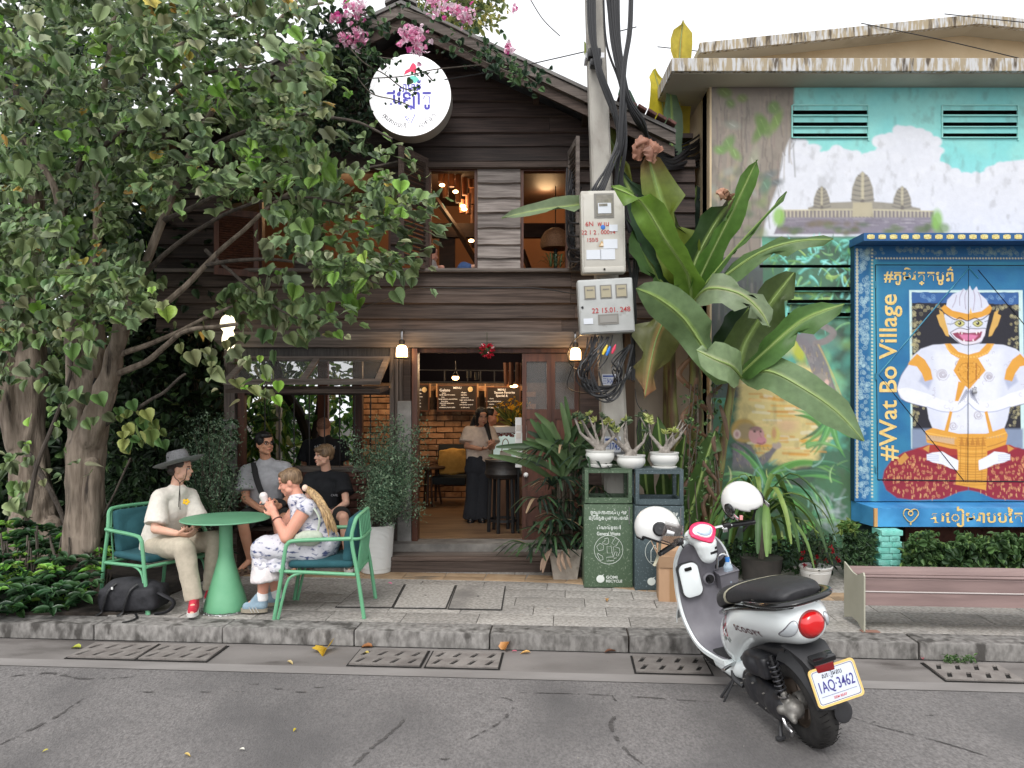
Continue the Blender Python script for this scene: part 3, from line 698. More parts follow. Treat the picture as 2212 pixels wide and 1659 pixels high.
# ---- ground floor posts, door frame
mb=MB();mb.bb(hx(487),hx(514),YH-.08,YH+.07,-.02,hz(905),bev=.01);mb.build('concrete_footing',CONC,house,smooth=True)
mb=MB();mb.bb(hx(489),hx(512),YH-.07,YH+.06,hz(905),hz(752));mb.build('post',WOODV,house)
mb=MB();mb.bb(hx(515),hx(530),YH-.03,YH+.05,hz(1015),hz(840));mb.build('window_post',WOODR,house)
for a,b,yy in ((844,853,-.05),(854,862,-.04),(864,872,-.03),(873,889,-.045)):
 mb=MB();mb.bb(hx(a),hx(b),YH+yy-.03,YH+.08,(ZF if a<860 else hz(872)),hz(752),bev=.004);mb.build('post',WOODV if a<865 else WOODM,house,smooth=True)
mb=MB();mb.bb(hx(861),hx(891),YH-.10,YH+.09,-.01,hz(866),bev=.012);mb.build('concrete_footing',CONC,house,smooth=True)
mb=MB();mb.bb(hx(892),hx(904),YH-.10,YH+.10,.02,hz(754),bev=.004);mb.build('door_jamb',WOODR,house,smooth=True)
mb=MB();mb.bb(hx(904),hx(1252),YH-.02,YH+.08,hz(762),hz(753));mb.build('door_head',WOODR,house)
mb=MB();mb.bb(hx(1252),hx(1300),YH-.05,YH+.10,ZF,hz(752));mb.build('dark_wall_panel',WOODD,house)
# folded glazed doors
def leaf(x0,x1,Y):
 d=MB();st=9
 d.bb(hx(x0),hx(x0+st),Y-.02,Y+.02,hz(1172),hz(764));d.bb(hx(x1-st),hx(x1),Y-.02,Y+.02,hz(1172),hz(764))
 for a,b in ((764,781),(884,905),(947,962),(1060,1072),(1150,1172)):d.bb(hx(x0+st),hx(x1-st),Y-.018,Y+.018,hz(b),hz(a))
 dr=d.build('door_leaf',WOODR,house)
 g=MB();g.bb(hx(x0+st),hx(x1-st),Y-.003,Y+.003,hz(884),hz(781));g.build('pane',GLASSD,dr)
 for a,b in ((905,947),(962,1060),(1072,1150)):
  g=MB();g.bb(hx(x0+st)+.003,hx(x1-st)-.003,Y-.008,Y+.008,hz(b),hz(a));g.build('door_panel',WOODR,dr)
leaf(1128,1190,YH);leaf(1190,1250,YH+.02)
k=MB();k.sph((hx(1136),YH-.045,hz(1025)),.028);k.tube([(hx(1136),YH-.02,hz(1025)),(hx(1136),YH-.05,hz(1025))],.01,8);k.build('door_knob',WHITE,house,smooth=True)
# header of corrugated strip above the awning window
CORR=mat('dark_corrugated_strip',(.02,.018,.018),(.06,.055,.053),s=30,rough=.6,stretch=(3,1,.2))
mb=MB();mb.bb(hx(515),hx(843),YH-.06,YH+.03,hz(770),hz(753));mb.build('corrugated_header',CORR,house)
mb=MB();mb.bb(hx(515),hx(843),YH-.06,YH+.12,hz(1018),hz(1008));mb.build('window_ledge',WOODG,house)
mb=MB();mb.bb(hx(515),hx(843),YH+.0,YH+.12,hz(853),hz(838));mb.build('lintel',WOODD,house)
for x in (571,602,634,667,700,733,765,800):
 mb=MB();mb.tube([(hx(x),YH+.02,hz(1008)),(hx(x),YH+.02,hz(845))],.007,6);mb.build('window_bar',DKMET,house)
# awning window swung out
def awn(yt,Yt,yb,Yb,xl,xr,m,name='awning_sash',n=2):
 a=Vector((hx(xl),Yt,hz(yt,Yt)));b=Vector((hx(xr),Yt,hz(yt,Yt)));c=Vector((hx(xr),Yb,hz(yb,Yb)));d=Vector((hx(xl),Yb,hz(yb,Yb)))
 nrm=(b-a).cross(d-a).normalized();w=.06;mb=MB()
 ux=(b-a).normalized();uy=(d-a).normalized();W=(b-a).length;Hh=(d-a).length
 T=Matrix(((ux.x,uy.x,nrm.x,a.x),(ux.y,uy.y,nrm.y,a.y),(ux.z,uy.z,nrm.z,a.z),(0,0,0,1)))
 mb.add(*boxvf(0,W,0,w,-.02,.02),T);mb.add(*boxvf(0,W,Hh-w,Hh,-.02,.02),T)
 for i in range(n+1):x=(W-w)*i/n;mb.add(*boxvf(x,x+w,w,Hh-w,-.018,.018),T)
 s=mb.build(name,m,house)
 for i in range(n):
  x0=w+(W-w)*i/n;x1=(W-w)*(i+1)/n;g=MB();g.add(*boxvf(x0,x1,w,Hh-w,-.002,.002),T);g.build('pane',GLASSD,s)
 return s
awn(773,8.16,827,7.52,536,846,WOODG);awn(838,8.16,845,7.60,536,843,WOODM)
for x in (846,):
 mb=MB();mb.tube([P(848,800,8.15),P(843,840,7.7)],.004,5);mb.build('stay_chain',DKMET,house)
# brick wall under the window: every brick a piece
BRK=mat('weathered_brick',(.10,.042,.032),(.20,.10,.08),s=9,rough=.95,bump=.7,bs=40,var=.35,c3=(.22,.19,.17),s3=6,t3=.6)
BRKI=mat('cafe_brick',(.25,.125,.065),(.42,.25,.145),s=9,rough=.9,bump=.8,bs=30,var=.35,c3=(.24,.12,.06),s3=5,t3=.6)
MORT=mat('mortar',(.075,.05,.035),(.11,.075,.055),s=20,rough=1)
def brickwall(x0,x1,z0,z1,Y,bw,bh,m,face=-1,depth=.08,skip=None,jit=.006):
 mb=MB();mb.bb(x0,x1,Y+.012,Y+.10,z0,z1);mb.build('mortar_bed',MORT,house)
 protos=[];n=0;r=0;z=z0
 for k in range(3):
  b=MB();b.box((0,0,0),(bw-.012,.03,bh-.012),bev=.005);protos.append(b)
 pm=[]
 while z+bh*.6<z1:
  x=x0-(r % 2)*bw/2
  while x<x1:
   a,c=max(x,x0),min(x+bw,x1)
   if c-a>.05 and not (skip and skip((a+c)/2,z+bh/2)):
    if len(pm)<3:o=protos[len(pm)].build('brick',m,house);pm.append(o)
    else:o=recopy(pm[n % 3],house)
    o.matrix_basis=Matrix.Translation(((a+c)/2,Y+random.uniform(-jit,jit),z+bh/2))@ Matrix.Diagonal(((c-a-.012)/(bw-.012),1,random.uniform(.9,1.0),1));n+=1
   x+=bw
  z+=bh;r+=1
 return n
nb=brickwall(hx(515),hx(843),.0,hz(1018),YH-.01,.20,.083,BRK)
# platform and interior floor, timber step
FLOOR=mat('cafe_floor',(.15,.09,.05),(.26,.16,.09),s=6,rough=.35,bump=.1,bs=30,stretch=(.4,2,1),c3=(.09,.055,.035),s3=2,t3=.58)
mb=MB();mb.bb(hx(843),hx(1290),7.98,YH+.12,-.02,ZF-.006,bev=.012);mb.build('platform',PLAT,house,smooth=True)
mb=MB();mb.bb(-4.6,2.0,YH+.05,12.2,.0,ZF-.003);mb.build('cafe_floor',FLOOR,house)
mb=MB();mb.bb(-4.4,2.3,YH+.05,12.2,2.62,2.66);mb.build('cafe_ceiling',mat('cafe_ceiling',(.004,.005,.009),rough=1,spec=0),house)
for y in (9.0,10.0,11.0):
 mb=MB();mb.bb(-4.4,2.3,y,y+.08,2.52,2.62);mb.build('ceiling_joist',UD,house)
mb=MB();mb.bb(1.25,1.35,YH+.1,11.9,ZF,2.62);mb.build('cafe_side_wall',mat('cafe_side',(.10,.07,.05),rough=.9),house)
YB=11.85
n2=brickwall(-2.35,1.25,ZF,hz(826,YB),YB,.26,.092,BRKI,skip=lambda x,z:(x>.32)or (abs(x+.75)<.62 and 1.62<z<1.92),jit=.012)
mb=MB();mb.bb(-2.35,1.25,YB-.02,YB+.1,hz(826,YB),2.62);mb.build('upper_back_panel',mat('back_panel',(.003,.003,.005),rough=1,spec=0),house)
step=thing('timber_step','long grey timber step in front of the cafe door','step',G(1015,1237))
for k in range(3):
 y0=7.69+k*.10;mb=MB();mb.bb(hx(838,7.69),hx(1193,7.69),y0,y0+.095,.115,.155,bev=.005);mb.build('tread_board',WOODG if k else WOODM,step,smooth=True)
mb=MB();mb.bb(hx(840,7.69),hx(1191,7.69),7.70,7.72,.0,.113);mb.build('riser_board',WOODM,step)
mb=MB();mb.bb(hx(840,7.69),hx(842,7.69),7.70,7.97,.0,.113);mb.bb(hx(1189,7.69),hx(1191,7.69),7.70,7.97,.0,.113);mb.build('end_board',WOODM,step)
# pale wall right of the cafe
sw=thing('plaster_wall','pale plastered wall behind the banana plants, between cafe and mural building','wall',(hx(1400,8.6),8.6,0))
mb=MB();mb.bb(hx(1285,8.6),hx(1600,8.6),8.6,8.75,-.02,hz(655,8.6));mb.build('wall_face',CREAMP,sw)
# =============================================================== mural building
YM=8.0
bld=thing('mural_building','low cream building with a painted jungle and temple mural across its front','building',(4,9,0))
mx0,mx1,my0,my1=1533,2330,189,1222
p=Paint(mx0,mx1,my0,my1,YM,.0105)
p.soft=1.4
p.fill((138,208,202),(126,204,202),60,1)
X,Yp=p.X,p.Yp
p.blend(np.clip((Yp-330)/170,0,1)*.8,(150,214,226))
# clouds
_P=(p.poly,p.ell,p.line)
def m8(x,y):return (1416+(x-1416)*.9,y*.9)
def sp(pts,c,**k):_P[0]([m8(*q[:2])for q in pts],c,**k)
def se(cx,cy,rx,ry,c,rot=0,**k):x,y=m8(cx,cy);_P[1](x,y,rx*.9,ry*.9,c,rot,**k)
def sl_(pts,w,c,a=1.0,**k):_P[2]([m8(*q[:2])for q in pts],w*.9,c,a,**k)
p.poly,p.ell,p.line=sp,se,sl_
rc=random.Random(5)
cl_top=[(1700,372),(1716,345),(1740,338),(1760,336),(1789,350),(1814,365),(1838,360),(1860,355),(1885,361),(1914,377),(1943,361),(1963,332),(1985,322),(2009,303),(2030,305),(2042,313),(2063,315),(2088,332),(2096,357),(2100,396),(2129,413),(2150,420),(2175,426),(2196,417),(2225,400),(2255,388),(2330,380),(2460,372)]
p.poly(cl_top+[(2460,640),(1640,640),(1655,500),(1668,420)],(210,212,220),soft=2)
for x,y in cl_top:
 for k in range(3):p.ell(x+rc.uniform(-12,12),y+rc.uniform(4,16),rc.uniform(10,20),rc.uniform(9,16),(213,215,222),soft=2)
p.blend(np.where((Yp>300)&(Yp<560)&(X>1690),np.clip((fbm(X,Yp,50,4)-.5)*4,0,1)*.22*np.clip((p.C.sum(-1)-1.9)*4,0,1),0),(206,208,218))
p.blend(np.where((Yp>300)&(Yp<560)&(X>1690),np.clip((fbm(X,Yp,34,14)-.56)*6,0,1)*.3*np.clip((p.C.sum(-1)-1.9)*4,0,1),0),(238,238,242))
# painted temple
T1,T2,T3=(146,140,128),(78,74,76),(204,194,162)
def tower(cx,top,w,base):
 p.poly([(cx,top),(cx+w*.28,top+(base-top)*.18),(cx+w*.45,top+(base-top)*.5),(cx+w*.5,base),(cx-w*.5,base),(cx-w*.45,top+(base-top)*.5),(cx-w*.28,top+(base-top)*.18)],T1)
 n=7
 for i in range(1,n):
  y=lerp(top,base,i/n);hw=w*.5*min(1,(.25+i/n*.9))
  p.line([(cx-hw,y-2),(cx,y+2),(cx+hw,y-2)],2.2,T2,.8)
 p.line([(cx,top+6),(cx,base)],w*.12,T3,.6);p.line([(cx,base-10),(cx,base)],w*.16,(90,84,84),.9)
p.poly([(1782,498),(1838,486),(1888,484),(1942,484),(1990,488),(2052,500),(2052,512),(1782,512)],T1)
tower(1815,446,42,506);tower(2008,446,46,506);tower(1913,411,56,492)
p.poly([(1716,504),(2084,506),(2084,523),(1716,523)],(122,114,116))
for x in range(1722,2082,9):p.line([(x,507),(x,520)],3,(205,196,168),.8,smooth=False)
p.line([(1716,505),(1900,503),(2084,507)],2.4,T3,.9);p.poly([(1890,486),(1936,486),(1938,520),(1888,520)],(176,166,140))
p.poly([(1716,522),(2088,522),(2110,562),(1700,562)],(128,120,132))
for i in range(70):x=rc.uniform(1710,2085);y=rc.uniform(524,560);p.line([(x,y),(x+rc.uniform(8,30),y+rc.uniform(-1,1))],2,rc.choice([(170,164,168),(96,92,104),(146,140,150)]),.6)
for i in range(30):p.ell(rc.uniform(1720,2090),rc.uniform(534,560),rc.uniform(6,16),rc.uniform(4,9),rc.choice([(92,110,62),(70,92,52),(110,98,80)]),a=.6,soft=3)
p.ell(2092,530,13,26,(128,176,78),a=.9,soft=4);p.ell(1712,520,14,22,(134,180,80),a=.9,soft=4);p.ell(2108,548,14,12,(110,140,80),a=.8,soft=4)
# painted trunk on the left
_P[0]([(1533,186),(1716,186),(1712,290),(1692,330),(1680,400),(1655,470),(1640,560),(1600,640),(1533,640)],(136,126,116),soft=3)
for i in range(190):
 x=rc.uniform(1530,1716);y=rc.uniform(190,520);L=rc.uniform(20,90)
 if x+(y-280)*.40>1722 and y>280:continue
 _P[2]([(x,y),(x+rc.uniform(-4,4),y+L/2),(x+rc.uniform(-6,6),y+L)],rc.uniform(1.5,4),rc.choice([(92,84,80),(160,146,132),(110,98,88),(120,110,106),(146,128,120),(84,80,78),(150,136,120)]),.5,soft=1.4)
p.blend(np.where((X<1716)&(Yp<210),.5*np.clip((212-Yp)/22,0,1),0),(78,66,60))
for (x,y,rx,ry,ro,c)in [(1582,222,18,13,.4,(104,124,62)),(1596,248,12,10,1,(96,120,60)),(1674,300,15,30,-.5,(96,128,54)),(1706,290,11,28,.4,(110,140,62)),(1664,318,10,26,.5,(88,118,50)),(1570,360,14,10,.2,(104,140,70)),(1590,345,12,22,.6,(96,130,66)),(1606,368,10,20,-.7,(110,140,72)),(1624,236,12,10,0,(112,128,70)),(1600,300,20,10,.2,(138,140,128)),
                           (1690,420,20,9,-.4,(98,104,104)),(1705,438,16,8,-.2,(88,96,98)),(1680,445,12,20,.3,(84,120,96)),(1650,395,12,40,.2,(150,150,130)),(1700,258,14,16,.3,(100,130,66))]:
 p.ell(x,y,rx,ry,c,ro,a=.85,soft=4);p.line([(x-rx*.3,y-ry*.4),(x+rx*.3,y+ry*.3)],2,tuple(min(255,v+50)for v in c),.5)
for i in range(60):x=rc.uniform(1540,1680);y=rc.uniform(400,560);p.ell(x,y,rc.uniform(4,14),rc.uniform(4,12),rc.choice([(120,140,80),(168,160,120),(100,110,100),(84,100,72),(150,160,150)]),rc.uniform(0,3),a=.45,soft=4)
p.poly,p.ell,p.line=_P
# jungle below the ledge
jung=np.clip((Yp-509)/5,0,1)*np.where(X<1646,np.clip((Yp-556)/30,0,1),1);
p.blend(jung,(66,108,84));nz=fbm(X,Yp,70,21);p.blend(jung*np.clip((nz-.5)*6,0,1),(42,66,56));p.blend(jung*np.clip((fbm(X,Yp,50,31)-.55)*7,0,1)*.8,(96,176,150))
p.blend(np.where((X<1648)&(Yp>556)&(Yp<860),.85,0),(74,72,78));
for i in range(90):x=rc.uniform(1535,1645);y=rc.uniform(560,840);p.line([(x,y),(x+rc.uniform(-5,5),y+rc.uniform(20,60))],rc.uniform(2,5),rc.choice([(54,52,60),(100,98,102),(84,88,74),(66,84,60),(118,114,112)]),.5)
def blade(x,y,ang,L,w,c,bend=.3,a=.9):
 pts=[]
 for i in range(6):
  t=i/5;pts.append((x+math.cos(ang+bend*t)*L*t,y-math.sin(ang+bend*t)*L*t))
 p.line(pts,w,c,a,w2=1.2,soft=1.2)
 p.line([(q[0],q[1]-w*.22)for q in pts[:5]],max(1.4,w*.22),tuple(min(255,v+55)for v in c),.6,w2=1)
gp=[(58,124,84),(44,100,66),(92,160,82),(120,176,110),(70,150,130),(40,84,60),(104,190,170),(84,134,60),(142,178,90)]
for i in range(70):blade(rc.uniform(1655,1850),rc.uniform(520,568),rc.uniform(0,6.3),rc.uniform(14,34),rc.uniform(4,8),rc.choice(gp+[(110,200,190),(130,210,200),(96,190,170)]),rc.uniform(-.8,.8),.75)
for i in range(60):blade(rc.uniform(1700,1850),rc.uniform(565,700),rc.uniform(0,6.3),rc.uniform(20,55),rc.uniform(5,12),rc.choice(gp+[(110,200,190),(130,210,200)]),rc.uniform(-.8,.8),.75)
for i in range(40):p.ell(rc.uniform(1640,1850),rc.uniform(690,860),rc.uniform(10,34),rc.uniform(10,30),rc.choice([(104,196,178),(90,170,150),(120,190,160),(70,110,96),(90,110,100),(150,190,110)]),rc.uniform(0,3),a=.5,soft=7)
p.ell(1722,752,14,34,(190,192,50),rot=-.4,a=.9,soft=5);p.ell(1700,745,16,24,(220,220,150),a=.6,soft=6)
# yellow glowing clearing
p.poly([(1600,800),(1680,782),(1790,800),(1810,860),(1800,920),(1760,1000),(1720,1010),(1640,990),(1590,900)],(226,206,140),soft=8,wob=8)
for i in range(70):
 x=rc.uniform(1600,1760);y=rc.uniform(815,985);p.line([(x,y),(x+rc.uniform(14,60),y+rc.uniform(-2,3))],rc.uniform(3,8),rc.choice([(226,160,50),(232,176,70),(236,226,196),(240,214,150),(214,150,60)]),.7,soft=1.6)
p.ell(1700,920,22,14,(226,170,150),a=.5,soft=8)
# hanging grey monkey, upper right of the panel
MG=(124,118,124)
p.line([(1742,735),(1758,760),(1772,800),(1790,850),(1812,900)],40,MG,.95,w2=34);p.line([(1770,700),(1800,718),(1786,735),(1762,742)],14,(132,124,124));p.line([(1716,725),(1742,745),(1750,770)],16,MG)
p.line([(1718,808),(1760,818),(1778,832)],13,(150,128,100));p.line([(1768,700),(1770,690)],9,(150,140,130))
for i in range(110):
 t=rc.random();x=lerp(1745,1806,t)+rc.uniform(-18,18);y=lerp(740,895,t);p.line([(x,y),(x+rc.uniform(-3,3),y+rc.uniform(5,10))],1.6,rc.choice([(160,152,150),(94,88,96),(190,168,110),(140,130,136)]),.6)
p.line([(1768,745),(1790,790),(1815,850),(1826,890)],3,(206,184,110),.7)
p.ell(1770,822,17,15,(150,142,134));p.ell(1768,832,13,10,(214,170,150));p.ell(1752,828,5,7,(216,180,170));p.ell(1786,826,5,7,(216,180,170));p.ell(1762,829,2.4,2,(50,40,40));p.ell(1774,829,2.4,2,(50,40,40));p.line([(1762,838),(1768,840),(1774,838)],1.6,(130,70,70))
# sitting monkey with fruit, lower left
p.poly([(1582,1030),(1582,960),(1600,950),(1622,965),(1640,990),(1660,975),(1668,985),(1640,1015),(1620,1030)],(116,112,120),soft=2,wob=4)
p.ell(1607,930,28,26,(186,154,84),soft=3);p.ell(1612,932,22,18,(150,136,112),a=.7,soft=4);p.ell(1634,940,17,19,(214,160,160));p.ell(1645,952,11,9,(220,150,160));p.ell(1632,926,13,5,(90,76,70),a=.6)
p.ell(1592,938,8,10,(220,196,190));p.ell(1592,938,4,6,(190,150,150));p.ell(1630,932,2.6,2.2,(40,30,30));p.ell(1643,932,2.2,2.2,(40,30,30));p.line([(1636,957),(1646,959),(1652,955)],1.6,(150,70,80));p.line([(1640,934),(1644,944)],2,(190,130,130))
p.line([(1600,985),(1628,1002),(1654,990),(1676,965)],15,(128,122,128),w2=10);p.ell(1678,962,10,8,(190,170,160));p.ell(1675,940,10,17,(226,206,120),soft=2);p.ell(1672,936,5,12,(206,120,110),a=.6,soft=2)
for i in range(90):x=rc.uniform(1582,1660);y=rc.uniform(960,1028);p.line([(x,y),(x+2,y+rc.uniform(4,9))],1.5,rc.choice([(90,86,94),(160,150,130),(200,176,110)]),.5)
# big painted leaves at the bottom
p.blend(np.where((Yp>1000),np.clip((Yp-1000)/30,0,1)*.85,0),(62,100,62));p.blend(np.where(Yp>990,np.clip((fbm(X,Yp,60,41)-.52)*6,0,1)*.8,0),(58,60,64))
for (x,y,an,L,w,b)in [(1660,1040,1.0,150,24,-.9),(1655,1045,.5,170,22,-.5),(1655,1050,.1,150,22,-.5),(1660,1060,-.3,120,20,-.3),(1650,1040,1.7,110,20,.5),(1645,1050,2.3,100,20,.6),(1640,1060,2.9,90,16,.4),(1770,905,2.6,60,15,.2),(1775,915,2.2,56,15,.4),(1785,915,3.9,70,15,-.2),(1790,920,4.3,70,15,-.2),(1800,920,4.8,70,15,.2),(1810,915,5.3,60,15,.3),(1745,960,.3,80,10,-.5),(1760,1000,.2,90,10,-.5),(1600,1120,.8,100,18,-.6),(1620,1180,.6,120,20,-.6),(1560,1150,1.2,90,18,-.5),(1760,1110,1.2,70,14,.5),(1800,1120,1.6,70,12,.3),(1740,1140,.6,110,16,-.6),(1700,1180,.4,120,16,-.4)]:
 for k in range(2):blade(x,y+k*5,an+k*.1,L*rc.uniform(.9,1),w,rc.choice(gp[:4]+[(86,150,60),(110,160,90)]),b,.9)
for i in range(50):blade(rc.uniform(1560,1850),rc.uniform(1000,1200),rc.uniform(0,3.1),rc.uniform(15,50),rc.uniform(3,6),rc.choice([(190,200,110),(150,190,120),(110,160,140),(130,170,160),(90,140,70),(210,214,150)]),rc.uniform(-.8,.8),.6)
for i in range(26):p.line([(1790+rc.uniform(-40,40),1080+rc.uniform(-30,60)),(1800+rc.uniform(-20,30),1110+rc.uniform(-20,50))],4,(180,190,196),.35,soft=3)
p.line([(1560,513),(1845,513)],2.2,(70,84,76),.8,smooth=False)
p.blend(np.where(X>1836,np.clip((X-1836)/6,0,1)*np.clip((Yp-560)/4,0,1),0),(30,58,50))  # shadow line along the cabinet edge, painted into the wall colour
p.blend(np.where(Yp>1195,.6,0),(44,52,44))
# weather stains and fading of the paint
p.blend(np.full(X.shape,.04),(196,204,200))
p.blend(np.clip((fbm(X*1.6,Yp,26,77)-.60)*5,0,1)*.25,(96,92,84))
slots=[(1712,1874,239,248),(1712,1874,264,273),(1712,1874,288,297),(2036,2197,239,248),(2036,2197,264,273),(2036,2197,288,297),(1700,1836,620,629),(1700,1836,647,656),(1700,1836,676,685),(1640,1838,572,578)]
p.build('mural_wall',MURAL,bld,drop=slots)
for a,b,c,d in slots:
 mb=MB();X0,X1,Z0,Z1=hx(a-2,YM),hx(b+2,YM),hz(d+1,YM),hz(c-1,YM)
 mb.add([(X0,YM+.11,Z0),(X1,YM+.11,Z0),(X1,YM+.11,Z1),(X0,YM+.11,Z1),(X0,YM+.002,Z0),(X1,YM+.002,Z0),(X1,YM+.002,Z1),(X0,YM+.002,Z1)],[(0,1,2,3),(0,1,5,4),(3,2,6,7),(0,3,7,4),(1,2,6,5)])
 mb.build('vent_recess',HOLE,bld)
TEAL=mat('teal_trim',lin((132,198,190)),lin((150,206,200)),s=8,rough=.7)
for x0,x1 in ((1712,1874),(2036,2197)):
 for y in (251,275,298):
  mb=MB();mb.bb(hx(x0,YM),hx(x1,YM),YM-.022,YM+.03,hz(y+1,YM),hz(y-1.2,YM));mb.build('vent_slat',TEAL,bld)
 mb=MB();mb.bb(hx(x0-3,YM),hx(x0,YM),YM-.012,YM-.001,hz(298,YM),hz(228,YM));mb.bb(hx(x1,YM),hx(x1+3,YM),YM-.012,YM-.001,hz(304,YM),hz(228,YM));mb.bb(hx(x0,YM),hx(x1,YM),YM-.012,YM-.001,hz(229,YM),hz(226,YM));mb.build('vent_frame',TEAL,bld)
for y in (630,657,686):
 mb=MB();mb.bb(hx(1700,YM),hx(1836,YM),YM-.03,YM+.03,hz(y+1,YM),hz(y-1.5,YM));mb.build('vent_slat',mat('green_trim',lin((70,130,110)),lin((40,70,60)),s=9),bld)
# rest of the building
W0,W1=hx(1533,YM),hx(2330,YM)
mb=MB();mb.bb(W0,W1+3.5,YM+.12,YM+.3,-.1,hz(160,YM));mb.build('wall_core',CREAM,bld)
mb=MB();mb.bb(W0,W0+.02,YM-.001,YM+.9,-.1,hz(186,YM));mb.build('side_wall',CREAM,bld)
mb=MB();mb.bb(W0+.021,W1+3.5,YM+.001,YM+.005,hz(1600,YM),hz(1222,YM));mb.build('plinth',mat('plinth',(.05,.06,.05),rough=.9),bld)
YF=7.68;e0=hx(1453,YF)
mb=MB();mb.bb(e0,W1+3.5,YF,YM+.1,hz(160,YF)+.002,hz(157,YF)+.012);mb.build('soffit',SOFFIT,bld)
mb=MB();mb.bb(e0,W0-.001,YM+.1,YM+4,hz(160,YF)+.002,hz(157,YF)+.012);mb.build('side_soffit',SOFFIT,bld)
mb=MB();mb.bb(e0-.02,W1+3.5,YF-.05,YF+.02,hz(158,YF),hz(130,YF),bev=.006);mb.build('fascia',STAIN,bld)
mb=MB();mb.bb(e0-.02,e0+.02,YF+.02,YM+4,hz(158,YF),hz(130,YF));mb.build('side_fascia',STAIN,bld)
mb=MB();mb.bb(e0+.02,W1+3.5,YF+.02,YM+4,hz(140,YF),hz(134,YF));mb.build('flat_roof',STAIN,bld)
YG=8.6
gl=[(1512,92),(2114,30),(2700,90)]
mb=MB();mb.prism([P(1545,140,YG),P(1545,95,YG),P(2114,44,YG),P(2700,95,YG),P(2700,140,YG)],(0,.15,0));mb.build('gable_wall',CREAM,bld)
for (a,b)in ((gl[0],gl[1]),(gl[1],gl[2])):
 A,B=P(a[0],a[1],YG-.3),P(b[0],b[1],YG-.3);th=Vector((0,0,.105))
 mb=MB();mb.prism([A-th,A+th*.0,B,B-th],(0,.06,0));mb.build('gable_fascia',STAIN,bld)
 mb=MB();mb.prism([A-th*.9+Vector((0,.062,0)),A-th*.3+Vector((0,.062,0)),B-th*.3+Vector((0,.062,0)),B-th*.9+Vector((0,.062,0))],(0,3,0));mb.build('gable_roof_slab',SOFFIT,bld)
# =============================================================== painted cabinet
YC=7.90
def c7(x,y):return (1814.2+x*.4268,486.7+y*.4268)
def cf(x,y):return (1814.2+x*.18,566.4+y*.18+(0))
cab=thing('painted_cabinet','large blue painted wall cabinet with a white masked seated figure and gold lettering','cabinet',(hx(2090,YC),YC,hz(1085,YC)))
BLUE=(38,104,150);GOLD=(222,190,112);CRE=(226,216,170)
cx0,cx1,cy0,cy1=1846,2344,531,1083
p=Paint(cx0,cx1,cy0,cy1,YC,.0068);p.soft=.7
p.fill((34,104,152),(44,118,158),60,5)
X,Yp=p.X,p.Yp
# patterned border
bx=1892
p.blend(np.where((X<bx)|(Yp<566)|(X>2298),.8,0),(30,92,142));p.blend(np.exp(-((X-1888)/8)**2)*.6*(Yp>560),(84,176,190));p.blend(np.exp(-((Yp-570)/6)**2)*.5*(X>1880),(60,150,170))
rc=random.Random(9)
def curl(x,y,s,a0,c,w=1.3,a=.8,turns=1.5,sg=1):
 pts=[(x+math.cos(a0+sg*t*turns*6.28/10)*s*(1-t/12),y+math.sin(a0+sg*t*turns*6.28/10)*s*(1-t/12))for t in range(11)]
 p.line(pts,w,c,a)
y=540
while y<1080:
 p.ell(1851.5,y,2.6,3.2,CRE);p.ell(1851.5,y,1.1,1.5,(60,110,140));p.ell(1884,y,2.2,2.0,CRE,a=.85)
 y+=7.4
for i in range(165):
 y=rc.uniform(540,1078);curl(1867+rc.uniform(-9,9),y,rc.uniform(3,7),rc.uniform(0,6),(170,200,206),1.1,.75,sg=rc.choice([1,-1]))
x=1893
while x<2290:p.ell(x,558,2.0,1.8,CRE,a=.85);x+=6.4
for i in range(110):curl(rc.uniform(1862,2290),543+rc.uniform(-6,7),rc.uniform(3,6),rc.uniform(0,6),(150,170,150),1.0,.6,sg=rc.choice([1,-1]))
# inner picture: dark back with frame
fx0,fy0=c7(351,328);fx1,fy1=c7(930,1130)
p.poly([(fx0,fy0),(fx1-2,fy0),(fx1+4,fy1),(fx0+4,fy1)],(196,222,222))
ix0,iy0=c7(364,340);ix1,iy1=c7(918,1130)
p.poly([(ix0,iy0),(ix1-6,iy0),(ix1,iy1),(ix0+2,iy1)],(34,34,44));p.poly([(ix0,iy0),(ix1-6,iy0),(ix1-6,iy0+26),(ix0,iy0+22)],(50,92,150),wob=2)
p.poly([c7(364,1030),c7(928,1030),c7(928,1130),c7(364,1130)],(126,140,166),soft=3)
for i in range(26):curl(ix0+rc.uniform(5,225),iy0+rc.uniform(5,20),rc.uniform(3,7),rc.uniform(0,6),(120,160,200),1.1,.7)
for i in range(260):
 u=rc.random()
 if u<.45:x=ix0+abs(rc.gauss(0,9));y=rc.uniform(iy0+26,iy1-50)
 elif u<.85:x=ix1-6-abs(rc.gauss(0,10));y=rc.uniform(iy0+26,iy1-50)
 else:x=rc.uniform(ix0,ix1-8);y=iy0+28+abs(rc.gauss(0,6))
 curl(x,y,rc.uniform(2,5),rc.uniform(0,6),rc.choice([(196,186,140),(150,144,116),(214,206,160)]),1.0,.65,sg=rc.choice([1,-1]))
W=(206,210,226);W2=(224,226,236);SH=(160,168,196);LN=(134,120,136)
def P7(pts,c,**k):p.poly([c7(*q)for q in pts],c,**k)
def L7(pts,w,c,**k):p.line([c7(*q)for q in pts],w,c,**k)
def mir(pts):return [(1302-x,y)for x,y in pts]
